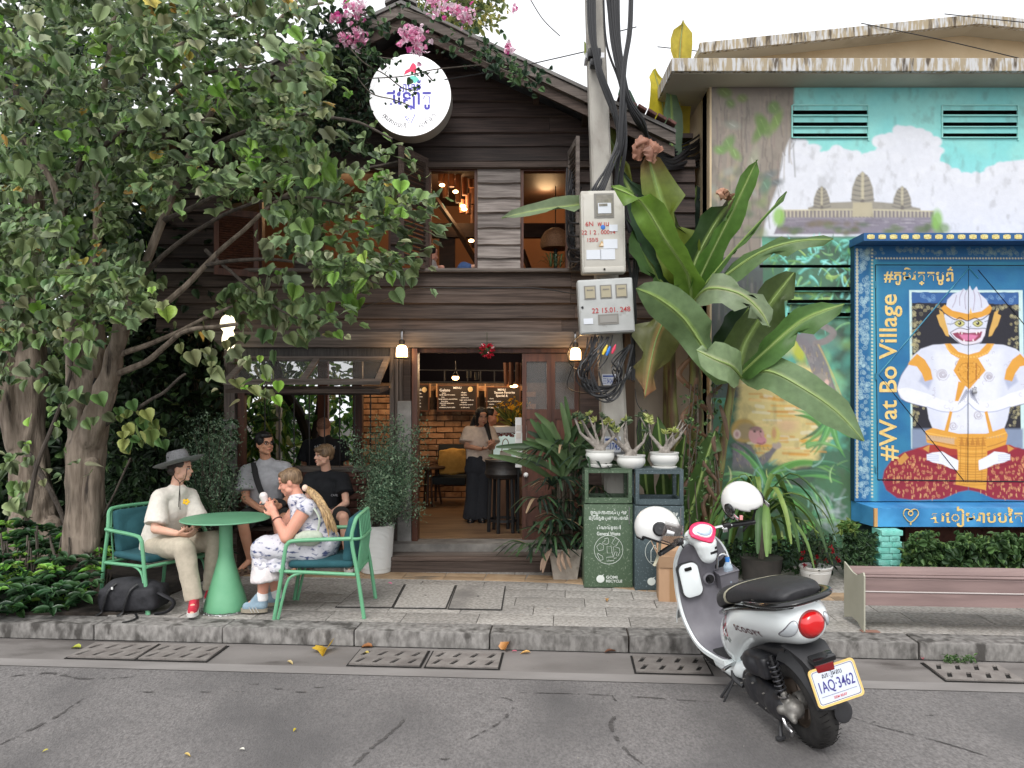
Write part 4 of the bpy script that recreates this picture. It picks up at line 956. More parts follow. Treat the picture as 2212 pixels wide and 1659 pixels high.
# red draped legs
leg=[(600,1120),(520,1110),(400,1125),(320,1150),(260,1190),(225,1240),(215,1290),(235,1340),(290,1380),(380,1392),(520,1385),(600,1350),(650,1340),(650,1130)]
RED=(140,34,52)
for q in (leg,mir(leg)):P7(q,RED,soft=1.5)
P7([(390,1130),(450,1110),(600,1110),(700,1110),(860,1110),(900,1130),(800,1160),(500,1165)],(160,52,48))
for q in ([(290,1190),(330,1150),(350,1175),(310,1215)],[(420,1130),(455,1110),(450,1150)]):
 P7(q,(196,140,70));P7(mir(q),(196,140,70))
for i in range(230):
 a=rc.uniform(225,590);y=rc.uniform(1165,1385)
 if (a-430)**2/205**2+(y-1275)**2/112**2>1:continue
 for mm in (0,1):
  xx=1302-a if mm else a
  if i % 3:L7([(xx,y),(xx+rc.uniform(-3,3),y+rc.uniform(8,16))],1.6,(222,170,110),a=.75)
  else:curl(*c7(xx,y),rc.uniform(2,4.5),rc.uniform(0,6),(220,160,110),1.0,.7)
for yy in (1215,1260,1300):
 for mm in (0,1):
  q=[(240,yy+30),(340,yy-10),(450,yy-5),(580,yy+20)];L7(mir(q)if mm else q,1.3,(110,20,40),a=.8)
# torso, arms
tor=[(590,600),(540,600),(470,605),(410,625),(370,660),(350,700),(310,760),(288,830),(310,880),(380,905),(440,915),(450,980),(470,1030),(480,1060),(820,1060),(850,980),(862,915),(920,905),(990,870),(1015,820),(990,740),(950,690),(930,655),(890,625),(830,605),(760,600),(700,600)]
P7(tor,W,soft=1)
P7([(480,640),(820,640),(800,900),(760,1040),(540,1040),(500,900)],W2,soft=8,a=.7)
P7([(440,700),(470,780),(450,830),(400,790)],SH,soft=3,a=.8);P7(mir([(440,700),(470,780),(450,830),(400,790)]),SH,soft=3,a=.8)
arm=[(288,830),(340,820),(440,850),(520,885),(580,895),(620,870),(640,820),(655,815),(652,900),(600,940),(520,940),(420,915),(330,890)]
P7(arm,W2);P7(mir(arm),W2);L7([(440,918),(520,943),(600,940),(650,900)],1.6,SH);L7(mir([(440,918),(520,943),(600,940),(650,900)]),1.6,SH)
L7([(350,700),(310,760),(290,830),(320,885),(420,918)],1.4,(90,96,130));L7(mir([(350,700),(310,760),(290,830),(320,885),(420,918)]),1.4,(90,96,130))
L7([(651,830),(648,900),(650,1055)],3,SH,a=.7)
for i in range(5):# fingers of the joined hands
 L7([(600+i*9,905-i*8),(640+i*1.5,830+i*3)],1.1,(120,124,150));L7(mir([(600+i*9,905-i*8),(640+i*1.5,830+i*3)]),1.1,(120,124,150))
for (x,y,r)in ((520,755,34),(520,755,20),(755,765,28),(755,765,15),(575,1015,22),(600,700,18),(700,960,24)):
 for k in range(2):curl(*c7(x,y),r*.4268,k*2,LN,1.0,.7,turns=1.6)
for i in range(34):
 x=rc.uniform(380,930);y=rc.uniform(640,1040)
 if 440<x<862 or y<860:curl(*c7(x,y),rc.uniform(3,8),rc.uniform(0,6),LN,.9,.45,turns=.6)
OR=(214,154,62);OR2=(232,184,96)
band=[(352,690),(390,650),(430,680),(460,730),(470,780),(430,790),(415,750),(390,715),(345,705)]
P7(band,OR);P7(mir(band),OR)
P7([(530,600),(560,598),(600,640),(650,655),(705,640),(745,598),(782,600),(750,650),(700,672),(650,680),(600,672),(560,650)],OR)
for t in range(22):a=PI*(t+.5)/22;p.ell(*c7(655-115*math.cos(a),605+62*math.sin(a)),2,2,OR2)
P7([(605,672),(700,672),(738,735),(690,790),(655,830),(610,790),(575,735)],OR);P7([(600,790),(640,800),(600,890),(582,890)],OR)
for x in (648,690):L7([(x,700),(x,780)],3.2,(168,108,40));
L7([(620,700),(680,700),(712,735),(655,800),(600,740),(620,700)],1.2,(176,116,44))
for i in range(46):x=rc.uniform(596,714);p.ell(*c7(x,rc.uniform(690,775)),1.4,1.2,rc.choice([OR2,(180,120,44)]),a=.8)
P7([(556,940),(570,945),(545,1060),(525,1055)],OR);P7(mir([(556,940),(570,945),(545,1060),(525,1055)]),OR)
belt=[(432,1040),(470,1025),(600,1055),(740,1055),(830,1025),(850,1060),(840,1110),(740,1145),(560,1130),(440,1100)]
P7(belt,OR);L7([(440,1050),(600,1078),(740,1078),(842,1050)],2,OR2);L7([(440,1085),(600,1118),(740,1122),(842,1090)],2,(176,120,50));P7([(440,1060),(580,1080),(580,1110),(440,1085)],(190,170,150),a=.7)
for i in range(28):p.ell(*c7(445+i*14.2,1068+10*math.sin(i/27*PI)),1.8,2.4,(186,150,110),a=.7)
P7([(590,1060),(742,1055),(748,1200),(740,1340),(585,1312),(598,1200)],OR,soft=1)
for yy in range(1075,1310,13):L7([(602,yy),(672,yy+5),(738,yy+2)],1.4,rc.choice([(170,110,36),OR2,(150,96,36)]),a=.7)
for xx in (612,640,690,722):L7([(xx,1075),(xx-4,1300)],1.5,(168,112,40),a=.8)
for i in range(5):P7([(605+i*27,1115),(618+i*27,1068),(630+i*27,1115)],(176,116,44),a=.8)
# hands resting on the knees
hd=[(440,1160),(470,1150),(520,1145),(560,1170),(600,1190),(598,1240),(560,1230),(520,1210),(470,1200),(440,1185)]
P7(hd,W2);P7(mir(hd),W2)
for i in range(4):
 q=[(440,1158+i*10),(500,1165+i*9)];L7(q,1,SH);L7(mir(q),1,SH)
# head with mask
def Pf(pts,c,**k):p.poly([cf(*q)for q in pts],c,**k)
def Lf(pts,w,c,**k):p.line([cf(*q)for q in pts],w,c,**k)
Pf([(1270,560),(1290,450),(1360,380),(1440,350),(1490,315),(1520,360),(1560,280),(1590,350),(1640,290),(1680,380),(1760,450),(1800,540),(1790,640),(1740,860),(1700,960),(1620,1010),(1480,1010),(1380,930),(1300,860),(1250,640)],W)
for q in ([(1400,400),(1380,480),(1350,540)],[(1480,330),(1440,420),(1440,520)],[(1525,330),(1500,420),(1510,560)],[(1600,330),(1620,430),(1600,580)],[(1660,360),(1690,440),(1700,540)]):Lf(q,1.3,(140,110,140),a=.8)
ear=[(1240,600),(1190,570),(1200,620),(1160,640),(1180,700),(1200,760),(1230,800),(1270,880),(1310,895),(1300,820),(1270,720)]
Pf(ear,(206,164,90));Pf([(3095-x,y)for x,y in ear],(206,164,90))
Pf([(1215,550),(1260,510),(1350,580),(1530,620),(1700,590),(1800,510),(1825,550),(1800,620),(1700,660),(1530,700),(1400,680),(1260,620)],OR);Pf([(1550,620),(1570,550),(1590,620)],OR2)
Lf([(1240,600),(1380,690),(1440,665),(1530,705),(1620,670),(1700,690),(1820,600)],1.8,(30,26,40))
Lf([(1290,740),(1350,740),(1390,715)],1.2,(40,36,50));Lf([(1740,715),(1780,700)],1.2,(40,36,50))
for ex in (1438,1655):
 p.ell(*cf(ex,735),10.6,7.4,(200,196,130));p.ell(*cf(ex,732),3.8,4.2,(40,36,30));p.ell(*cf(ex-8,724),1.2,1.2,(240,240,230))
 Lf([(ex-60,730),(ex,695),(ex+62,730)],1.4,(26,24,36));Lf([(ex-58,742),(ex,775),(ex+58,742)],1.2,(26,24,36))
Pf([(1320,840),(1420,790),(1530,810),(1570,800),(1640,805),(1750,800),(1740,880),(1680,960),(1600,990),(1480,990),(1380,920)],(216,210,222))
Pf([(1350,855),(1440,835),(1530,850),(1620,845),(1710,830),(1690,900),(1630,945),(1560,955),(1470,945),(1390,900)],(140,60,84));Pf([(1430,870),(1560,865),(1660,880),(1600,940),(1490,940)],(208,120,160),soft=1.5)
Lf([(1325,845),(1430,790),(1530,808),(1570,795),(1650,800),(1755,798),(1740,890),(1680,965),(1490,992),(1380,915),(1325,845)],1.4,(40,34,50))
for x,y,s in ((1465,845,1),(1640,840,1),(1430,838,.6),(1675,835,.6),(1490,950,-1),(1600,945,-1)):Pf([(x-10,y),(x+10,y),(x,y+28*s)],(240,236,230))
Lf([(1520,770),(1545,785),(1570,770)],1.4,(120,110,140));Lf([(1350,700),(1330,760)],1,SH)
p.build('painted_door',MURAL,cab)
# body of the cabinet, seams, hinges, locks
BM=mat('cabinet_blue',lin((34,100,148)),lin((44,112,156)),s=6,rough=.6);BM2=mat('ledge_blue',lin((44,120,176)),lin((70,150,205)),s=4,rough=.6);BD=mat('dark_teal_edge',lin((20,54,78)),lin((26,70,92)),s=6,rough=.7)
GOLDM=mat('gold_paint',lin((214,180,104)),lin((232,204,136)),s=30,rough=.6)
mb=MB();mb.bb(hx(cx0,YC),hx(cx1,YC),YC+.002,YM-.003,hz(cy1,YC),hz(cy0,YC));mb.build('carcass',BD,cab)
SEAM=mat('seam_black',(.01,.012,.018),rough=.9);BAR=mat('strap_blue',lin((40,104,140)),lin((60,140,160)),s=9,rough=.5)
def strip7(pts,w,m,name,t=.004):
 mb=MB();q=[P(*c7(*a),YC-.003)for a in pts];mb.tube(q,w,4,flat=1);return mb.build(name,m,cab)
strip7([(180,200),(933,203),(1130,204)],.004,SEAM,'door_seam');strip7([(180,200),(192,1288)],.004,SEAM,'door_seam');strip7([(192,1288),(1120,1300)],.006,SEAM,'door_seam');strip7([(652,205),(648,1300)],.0025,SEAM,'door_seam')
strip7([(200,760),(630,1295)],.0035,SEAM,'door_seam');strip7([(700,225),(1000,580)],.0035,SEAM,'door_seam')
strip7([(652,218),(195,755)],.007,BAR,'cross_brace');strip7([(656,218),(700,268)],.007,BAR,'cross_brace')
for y in (300,765,1235):
 mb=MB();a=P(*c7(182,y),YC-.008);mb.tube([a-Vector((0,0,.035)),a+Vector((0,0,.035))],.009,8);mb.build('hinge',BAR,cab,smooth=True)
mb=MB();a=P(*c7(682,835),YC-.02);mb.tube(cat([a+Vector((-.015,0,0)),a+Vector((-.015,0,.03)),a+Vector((.015,0,.03)),a+Vector((.015,0,0))],4),.004,6);mb.box(a-Vector((0,0,.015)),(.045,.02,.035),bev=.004);mb.build('padlock',STEEL,cab,smooth=True)
# canopy with yellow chain pattern
mb=MB();a,b=hx(1866,7.64),hx(2344,7.64);z0,z1=hz(520,7.64),hz(503,7.64)
mb.add([(a,7.64,z0),(b+.3,7.64,z0),(b+.3,7.64,z1),(a,7.64,z1),(hx(1843,YC),YM-.01,hz(531,YC)),(b+.3,YM-.01,hz(531,YC)),(b+.3,YM-.01,z1),(hx(1843,YC),YM-.01,z1)],[(0,1,2,3),(4,7,6,5),(0,4,5,1),(3,2,6,7),(0,3,7,4),(1,5,6,2)]);mb.build('canopy',mat('canopy_blue',lin((30,78,130)),lin((36,90,140)),s=6,rough=.6),cab)
x=1873;k=0
while x<2330:
 mb=MB();
 for dx,w,h in ((0,16,7.5),(3,10,10)):mb.bb(hx(x+dx,7.64),hx(x+dx+w,7.64),7.637-dx*.0004,7.6395,hz(511.5+h/2,7.64),hz(511.5-h/2,7.64))
 o=mb.build('gold_ornament',mat('pale_gold',lin((222,212,150)),lin((190,170,96)),s=60,rough=.6),cab);x+=24.5
# ledge below
mb=MB();YL=7.62;a=hx(1885,YL)+.02;b=hx(2344,YL)+.3
mb.add([(a,YL,hz(1138,YL)),(b,YL,hz(1138,YL)),(b,YL,hz(1098,YL)),(a,YL,hz(1098,YL)),(hx(1874,YL),YM-.01,hz(1138,YL)+.01),(b,YM-.01,hz(1138,YL)),(b,YM-.01,hz(1098,YL)+.03),(hx(1874,YL),YM-.01,hz(1098,YL)+.03)],[(0,1,2,3),(4,7,6,5),(0,4,5,1),(3,2,6,7),(0,3,7,4),(1,5,6,2)]);mb.build('ledge',BM2,cab)
mb=MB();mb.bb(a-.004,a+.03,YL-.003,YL+.02,hz(1138,YL),hz(1098,YL));mb.build('ledge_corner',mat('raw_edge',lin((196,150,96)),rough=.8),cab)
# lettering
def kh(s,size,px,py,Y,m,parent,**kw):return text(s,size,P(px,py,Y),m,parent,**kw)
ttl=text_mesh('#ភូមិវត្តបូព៌',.15,bold=.012);
def fit(body,px0,px1,py,Y,m,parent,h=None,bold=.0,rot=0,name='lettering',ext=.0015,off=.004,sy=1.0,M=None,pyh=None):
 me=text_mesh(body,1.0,bold=bold,ext=0.0);me.transform(Matrix.Identity(4))
 xs=[v.co.x for v in me.vertices];ys=[v.co.y for v in me.vertices]
 if not xs:return None
 W=max(xs)-min(xs);Hh=max(ys)-min(ys);s=(px1-px0)*Y/F/W
 s2=s*sy if pyh is None else (pyh*Y/F)/Hh
 me.transform(Matrix.Translation((-(max(xs)+min(xs))/2,-(max(ys)+min(ys))/2,0)))
 me.transform(Matrix.Diagonal((s,s2,1,1)))
 me.transform(Matrix.Rotation(rot,4,'Z'))
 me.transform(Matrix.Translation(P((px0+px1)/2,py,Y)-Vector((0,off,0)))@ FACE);me.materials.clear()
 return link(name,me,m,parent)
fit('#ភូមិវត្តបូព៌',1909,2059,596,YC,GOLDM,cab,bold=.022,pyh=40)
c=c7(258,770)
me=text_mesh('#Wat Bo Village',1.0,bold=.014);xs=[v.co.x for v in me.vertices];W_=max(xs)-min(xs);ys=[v.co.y for v in me.vertices]
s=(c7(0,1190)[1]-c7(0,348)[1])*YC/F/W_;sy=50*YC/F/(max(ys)-min(ys))
me.transform(Matrix.Translation((-(max(xs)+min(xs))/2,-(max(ys)+min(ys))/2,0)));me.transform(Matrix.Diagonal((s,sy,s*.02,1)))
me.transform(Matrix.Translation(P(c[0],c[1],YC-.004))@ FACE @ Matrix.Rotation(R(90),4,'Z'));me.materials.clear();link('lettering',me,GOLDM,cab)
fit('សៀមរាបបៃតង',2010,2232,1116,YL,GOLDM,cab,bold=.02,pyh=44)
# heart emblem on the ledge
mb=MB()
hp=cat([P(1967,1128,YL-.006),P(1952,1113,YL-.006),P(1955,1101,YL-.006),P(1964,1101,YL-.006),P(1967,1106,YL-.006),P(1971,1101,YL-.006),P(1980,1101,YL-.006),P(1983,1112,YL-.006)],5,closed=True)
mb.tube(hp,.009,5,close=True,flat=.5);mb.tube([P(1967+5*math.cos(a*.7),1109+5*math.sin(a*.7),YL-.006)for a in range(9)],.006,5,close=True);mb.tube([P(1967,1127,YL-.006),P(1967,1134,YL-.006)],.008,5);mb.build('heart_emblem',GOLDM,cab)
# turquoise brick pillar below
tq=thing('turquoise_pillar','short turquoise painted brick pillar under the blue cabinet ledge','pillar',(hx(1922,7.55),7.55,0))
TQ=mat('turquoise_brick',lin((110,190,176)),lin((140,206,196)),s=10,rough=.9,bump=1.0,bs=24,var=.1,c3=lin((70,110,104)),s3=8,t3=.62)
for r in range(8):
 z=.0+r*.058;
 for q in range(2):
  mb=MB();w=.10;mb.box((hx(1922,7.5)+(q-.5)*.108+(.02 if r % 2 else-.01),7.58+random.uniform(-.008,.008),z+.028),(w+random.uniform(0,.012),.20,.053),bev=.006);mb.build('brick',TQ,tq,smooth=True)
mb=MB();mb.bb(hx(1902,7.5),hx(1942,7.5),7.50,7.68,0,.46);mb.build('mortar_core',TQ,tq)
# dark back under the ledge
mb=MB();mb.bb(hx(1950,7.9),hx(2344,7.9),7.85,7.9,-.05,hz(1140,7.9)+.05);o=mb.build('red_brick_base',mat('dim_red_brick',(.06,.02,.014),(.10,.035,.025),s=8,rough=.95,bump=.5),bld)
# =============================================================== inside the cafe
WARM=(1,.66,.36)
def lamp_emit(name,c,es):return mat(name,c,emit=c,es=es,rough=.4)
LAMPG=lamp_emit('lit_lamp_glass',(1,.62,.28),7.0)
warm('cafe_ceiling_light',(-.9,11.2,2.3),13,.08,WARM);warm('cafe_ceiling_light',(-.1,11.3,2.3),15,.08,WARM);warm('cafe_ceiling_light',(-1.9,11.2,2.2),9,.08,WARM)
warm('cafe_front_light',(-.5,9.3,2.4),7,.15,(1,.75,.5))
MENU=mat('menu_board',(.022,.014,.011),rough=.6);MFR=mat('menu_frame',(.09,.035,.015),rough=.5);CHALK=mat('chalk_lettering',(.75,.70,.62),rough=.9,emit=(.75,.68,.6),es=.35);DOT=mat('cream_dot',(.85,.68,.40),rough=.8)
def board(x0,x1,y0,y1,label,lines,title=None):
 Y=YB-.14;t=thing('menu_board',label,'menu board',P((x0+x1)/2,y1,Y),group='menu boards on the cafe brick wall')
 mb=MB();mb.bb(hx(x0,Y),hx(x1,Y),Y,Y+.02,hz(y1,Y),hz(y0,Y));mb.build('board_face',MENU,t)
 mb=MB();w=.02
 mb.bb(hx(x0,Y)-w,hx(x0,Y),Y-.01,Y+.03,hz(y1,Y)-w,hz(y0,Y)+w);mb.bb(hx(x1,Y),hx(x1,Y)+w,Y-.01,Y+.03,hz(y1,Y)-w,hz(y0,Y)+w);mb.bb(hx(x0,Y),hx(x1,Y),Y-.01,Y+.03,hz(y0,Y),hz(y0,Y)+w);mb.bb(hx(x0,Y),hx(x1,Y),Y-.01,Y+.03,hz(y1,Y)-w,hz(y1,Y));mb.build('frame',MFR,t)
 for (tx,size,px,py)in lines:text(tx,size,P(px,py,Y-.003),CHALK,t,ext=.0005,bold=.01)
 return t
b=board(947,1028,834,886,'dark menu board headed Gelato with a cream dot, left of the black haired woman',[('Gelato',.06,961,843),('MENU',.045,988,838)]+[(w,.026,x,y)for w,x,y in (('classic',959,849),('vanilla bean fior di latte',966,853),('fruit',957,858),('mango passion coconut lime',967,862),('chocolate',960,867),('dark milk white mint',965,871),('sorbet',958,875),('strawberry lemon kaffir',966,880),
 ('affogato',1002,848),('espresso',1002,853),('waffle cone',1004,859),('sugar cone small cup',1008,864),('toppings',1002,869),('nuts honey caramel',1007,874),('to take away',1005,880))])
mb=MB();mb.lathe([(.04,0),(.04,.006)],20,Matrix.Translation(P(1016,841,YB-.15))@ Matrix.Rotation(R(90),4,'X'));mb.build('cream_dot',DOT,b)
b=board(880,925,832,886,'dark menu board cut by the left door post with a round cream dot',[('drinks',.05,905,842)]+[(w,.026,906,y)for w,y in (('coffee',850),('iced latte',857),('tea',864),('juice',871),('soda',878))])
mb=MB();mb.lathe([(.04,0),(.04,.006)],20,Matrix.Translation(P(917,842,YB-.15))@ Matrix.Rotation(R(90),4,'X'));mb.build('cream_dot',DOT,b)
board(1053,1122,838,890,'dark menu board behind the yellow flowers reading Season Favourite Special',[('MENU',.045,1084,842),('Season Favorite',.05,1090,848),('Special &',.05,1084,855)]+[(w,.026,x,y)for w,x,y in (('classic',1062,861),('durian jackfruit banana',1066,867),('matcha',1062,873),('black sesame cup',1065,880))])
# pale posts between boards and metal rails
PALE=mat('pale_trim',(.35,.20,.10),rough=.7)
mb=MB()
for x in (929,943,1032,1048):mb.bb(hx(x-1.4,11.6),hx(x+1.4,11.6),11.6,11.64,hz(858,11.6),hz(829,11.6))
mb.build('board_batten',PALE,house)
t=thing('ceiling_rail','thin metal rail hanging under the dark cafe ceiling above the menu boards','rail',P(1010,800,10.5))
mb=MB()
for (a,b)in (((905,799),(1128,801)),((905,825),(1128,826)),((960,799),(960,826)),((1038,799),(1038,826)),((1068,799),(1068,826)),((1010,799),(1010,826))):mb.tube([P(*a,10.6),P(*b,10.6)],.009,6)
mb.build('rail',mat('grey_rail',(.18,.17,.16),rough=.5),t)
mb=MB()
for x,y in ((1013,808),(1030,812)):mb.tube([P(x,y-8,10.6),P(x,y+8,10.6)],.03,10)
mb.build('spotlight',BLACK,t,smooth=True)
t=thing('pendant_bulb','small glowing pendant bulb under the dark cafe ceiling, above the Gelato board','lamp',P(984,815,10.8))
mb=MB();mb.sph(P(984,816,10.8),(.05,.05,.035));mb.build('bulb',BULB,t,smooth=True)
mb=MB();mb.lathe([(.055,.0),(.02,.05),(.02,.07)],12,Matrix.Translation(P(984,813,10.8)));mb.tube([P(984,806,10.8),P(984,780,10.8)],.005,5);mb.build('lamp_holder',BLACK,t,smooth=True)
t=thing('wooden_lamp','brown wooden slatted lamp at the top right of the cafe doorway','lamp',P(1108,812,9.5))
mb=MB()
for i in range(7):a=2*PI*i/7;c=P(1108,808,9.5);mb.tube([c+Vector((math.cos(a)*.09,math.sin(a)*.09,-.13-.02*(i%2))),c+Vector((math.cos(a)*.10,math.sin(a)*.10,.14))],.028,8)
mb.build('bamboo_slats',BAMB,t,smooth=True)
mb=MB();mb.sph(P(1110,834,9.5),(.05,.05,.02));mb.build('bulb',BULB,t,smooth=True)
# armchair with yellow cushion, small dark table
DARKC=mat('dark_upholstery',(.012,.018,.022),rough=.8);YEL=mat('yellow_cushion',(.50,.27,.06),(.58,.33,.08),s=20,rough=.9,bump=.2)
AW=mat('armchair_wood',(.05,.022,.012),rough=.5)
def armchair(x,Y,label,cush=True):
 t=thing('armchair',label,'armchair',(x,Y,ZF),(0,0,R(-8)),world=False)
 mb=MB();mb.box((0,0,.36),(.52,.50,.12),bev=.03);mb.build('seat',DARKC,t,smooth=True)
 mb=MB();mb.box((0,.24,.60),(.52,.10,.52),rot=(R(-12),0,0),bev=.03);mb.build('backrest',DARKC,t,smooth=True)
 for sx in (-1,1):
  mb=MB();mb.tube([(sx*.30,-.24,0),(sx*.29,-.22,.56)],.02,8);mb.build('leg',AW,t,smooth=True)
  mb=MB();mb.tube([(sx*.30,.26,0),(sx*.29,.24,.54)],.02,8);mb.build('leg',AW,t,smooth=True)
  mb=MB();mb.box((sx*.295,0,.57),(.05,.56,.03),bev=.01);mb.build('armrest',AW,t,smooth=True)
 return t
armchair(hx(975,11.1),11.1,'dark armchair with a yellow cushion against the cafe brick wall')
t=fuse('cushion',[('e',(0,0,0),(.22,.07,.20)),('m',*((lambda b:(b.v,b.f))(MB().box((0,0,0),(.40,.07,.36),bev=.03))),None)],.015,YEL,None,3,M=Matrix.Translation((hx(977,10.95),10.98,ZF+.63))@ Euler((R(-12),R(-4),R(-8))).to_matrix().to_4x4());tag(t,'yellow square cushion on the dark cafe armchair','cushion')
t=thing('side_table','low dark round table between door post and armchair inside the cafe','table',(hx(925,11.0),11.0,ZF))
mb=MB();c=Matrix.Translation((hx(925,11.0),11.0,ZF));mb.lathe([(.26,.53),(.27,.55),(.26,.57)],20,c);mb.build('tabletop',AW,t,smooth=True)
for i in range(4):a=i*PI/2+.4;mb=MB();mb.tube([(hx(925,11)+math.cos(a)*.2,11+math.sin(a)*.2,ZF),(hx(925,11)+math.cos(a)*.12,11+math.sin(a)*.12,ZF+.53)],.018,6);mb.build('leg',AW,t,smooth=True)
# counter, display case, drum table
t=thing('drum_table','black round drum table standing just inside the cafe door','table',(hx(1087,8.75),8.75,ZF))
DRUM=mat('black_drum',(.010,.009,.009),(.03,.025,.022),s=8,rough=.45,bump=.4,bs=40,stretch=(1,1,5))
c=Matrix.Translation((hx(1087,8.75),8.75,ZF));mb=MB();mb.lathe([(.10,.60),(.19,.62),(.215,.665),(.205,.70),(.20,.72),(.205,.80),(.215,.815),(.21,.83),(.0,.825)],28,c);mb.build('drum_top',DRUM,t,smooth=True)
for i in range(6):a=i*PI/3+.2;mb=MB();mb.tube([(hx(1087,8.75)+math.cos(a)*.17,8.75+math.sin(a)*.17,ZF),(hx(1087,8.75)+math.cos(a)*.15,8.75+math.sin(a)*.15,ZF+.62)],.021,8);mb.build('leg',BLACK,t,smooth=True)
mb=MB();mb.lathe([(.16,.12),(.17,.12),(.17,.15),(.16,.15),(.16,.12)],20,c,caps=False);mb.build('ring_stretcher',BLACK,t)
CW=mat('counter_wood',(.16,.075,.035),(.24,.12,.06),s=4,rough=.5,stretch=(3,1,1))
t=thing('counter','wooden cafe counter with a white upper case behind the drum table','counter',(hx(1095,9.4),9.4,ZF))
mb=MB();mb.bb(hx(1060,9.3),1.2,9.25,9.95,ZF,ZF+.62);mb.build('counter_body',CW,t)
mb=MB();mb.bb(hx(1056,9.3),1.2,9.2,10.0,ZF+.62,ZF+.66,bev=.008);mb.build('counter_top',CW,t)
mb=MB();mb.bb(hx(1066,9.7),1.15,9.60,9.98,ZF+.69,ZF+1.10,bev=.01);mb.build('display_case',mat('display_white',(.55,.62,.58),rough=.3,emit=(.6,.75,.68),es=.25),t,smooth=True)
mb=MB();mb.bb(hx(1062,9.7),1.15,9.56,10.0,ZF+1.10,ZF+1.18,bev=.01);mb.build('case_top',WHITE,t)
t=thing('menu_stand','tall narrow white menu panel standing beside the folded door','sign',(hx(1120,8.6),8.6,ZF))
mb=MB();mb.bb(hx(1113,8.6),hx(1127,8.6),8.60,8.63,hz(1010,8.6),hz(902,8.6),bev=.004);mb.build('panel',WHITE,t)
mb=MB()
for y in (918,935,960,985):mb.bb(hx(1115,8.6),hx(1125,8.6),8.594,8.598,hz(y+12,8.6),hz(y,8.6))
mb.build('price_card',mat('card',(.6,.55,.5),rough=.8),t)
mb=MB();mb.tube([(hx(1120,8.6),8.62,ZF),(hx(1120,8.6),8.62,hz(1010,8.6))],.012,6);mb.build('stand',BLACK,t)
t=thing('paper_bag','white paper carrier bag with brown handles on the cafe counter','bag',P(1095,1005,9.3))
mb=MB();mb.prism([P(1078,1006,9.35),P(1106,1006,9.35),P(1104,975,9.35),P(1080,975,9.35)],(0,.12,0));mb.build('bag_body',mat('bag_paper',(.55,.5,.42),rough=.9),t)
mb=MB();mb.tube(cat([P(1084,976,9.34),P(1086,955,9.34),P(1092,948,9.34),P(1098,955,9.34),P(1100,976,9.34)],4),.006,6);mb.build('bag_handle',mat('kraft',(.22,.11,.05),rough=.9),t)
t=thing('leaflet_holder','clear holder with folded white leaflets on the cafe counter','leaflets',P(1073,1005,9.3))
mb=MB()
for i in range(3):mb.prism([P(1066+i*4,1006,9.3+i*.05),P(1075+i*4,1006,9.3+i*.05),P(1074+i*4,984+i*3,9.3+i*.05)],(0,.01,0))
mb.build('leaflet',WHITE,t)
mb=MB()
for i in range(26):mb.sph(P(random.uniform(1062,1120),random.uniform(932,942),9.6),(random.uniform(.02,.045),.03,.02),6,4)
o=mb.build('striped_cloth_pile',mat('red_check',(.25,.02,.02),(.5,.4,.36),s=50,rough=.9,low=.5,high=.55),None);tag(o,'rumpled red patterned cloth on top of the white display case','cloth')
# yellow flowers and pot on the display
LEAF=leafmat('leaf_green');LEAFT=leafmat('leaf_thin',tr=.4)
t=thing('yellow_flowers','vase of yellow flowers on the display case below the right menu board','flowers',P(1108,928,9.6))
mb=MB();mb.lathe([(.04,0),(.05,.03),(.045,.10),(.05,.12)],12,Matrix.Translation(P(1110,925,9.7)));mb.build('vase',BLACK,t,smooth=True)
n=60;c=np.array(P(1110,918,9.7));d=nrand(n);d[:,2]=abs(d[:,2])+.6;d/=np.linalg.norm(d,axis=1,keepdims=True)
leaves('foliage',LEAF,t,leaf_template('long'),np.repeat(c[None],n,0)+nrand(n,.02),d,nrand(n),RNG.uniform(.2,.38,n),pick_cols(n,[(90,110,60),(140,140,70)],[1,1]))
pos=c+d*RNG.uniform(.2,.42,(n,1));leaves('blossom',LEAF,t,leaf_template('oval'),pos,nrand(n),nrand(n),RNG.uniform(.05,.09,n),pick_cols(n,[(235,190,60),(220,160,50)],[2,1]))
# hanging bouquet above the door
t=thing('hanging_bouquet','red and white flower ball hanging under the door beam','flowers',P(1052,755,8.1))
mb=MB();mb.tube([P(1052,718,8.12),P(1052,745,8.12)],.003,5);mb.sph(P(1052,757,8.12),.055);mb.build('string_and_core',mat('moss',(.03,.05,.02),rough=1),t)
n=110;d=nrand(n);d/=np.linalg.norm(d,axis=1,keepdims=True);c=np.array(P(1052,757,8.12))
leaves('petals',LEAF,t,leaf_template('oval'),c+d*.05,d+nrand(n,.5),nrand(n),RNG.uniform(.03,.055,n),pick_cols(n,[(200,30,60),(230,60,90),(150,20,40),(240,220,220),(60,90,50)],[4,3,2,1.2,2]))
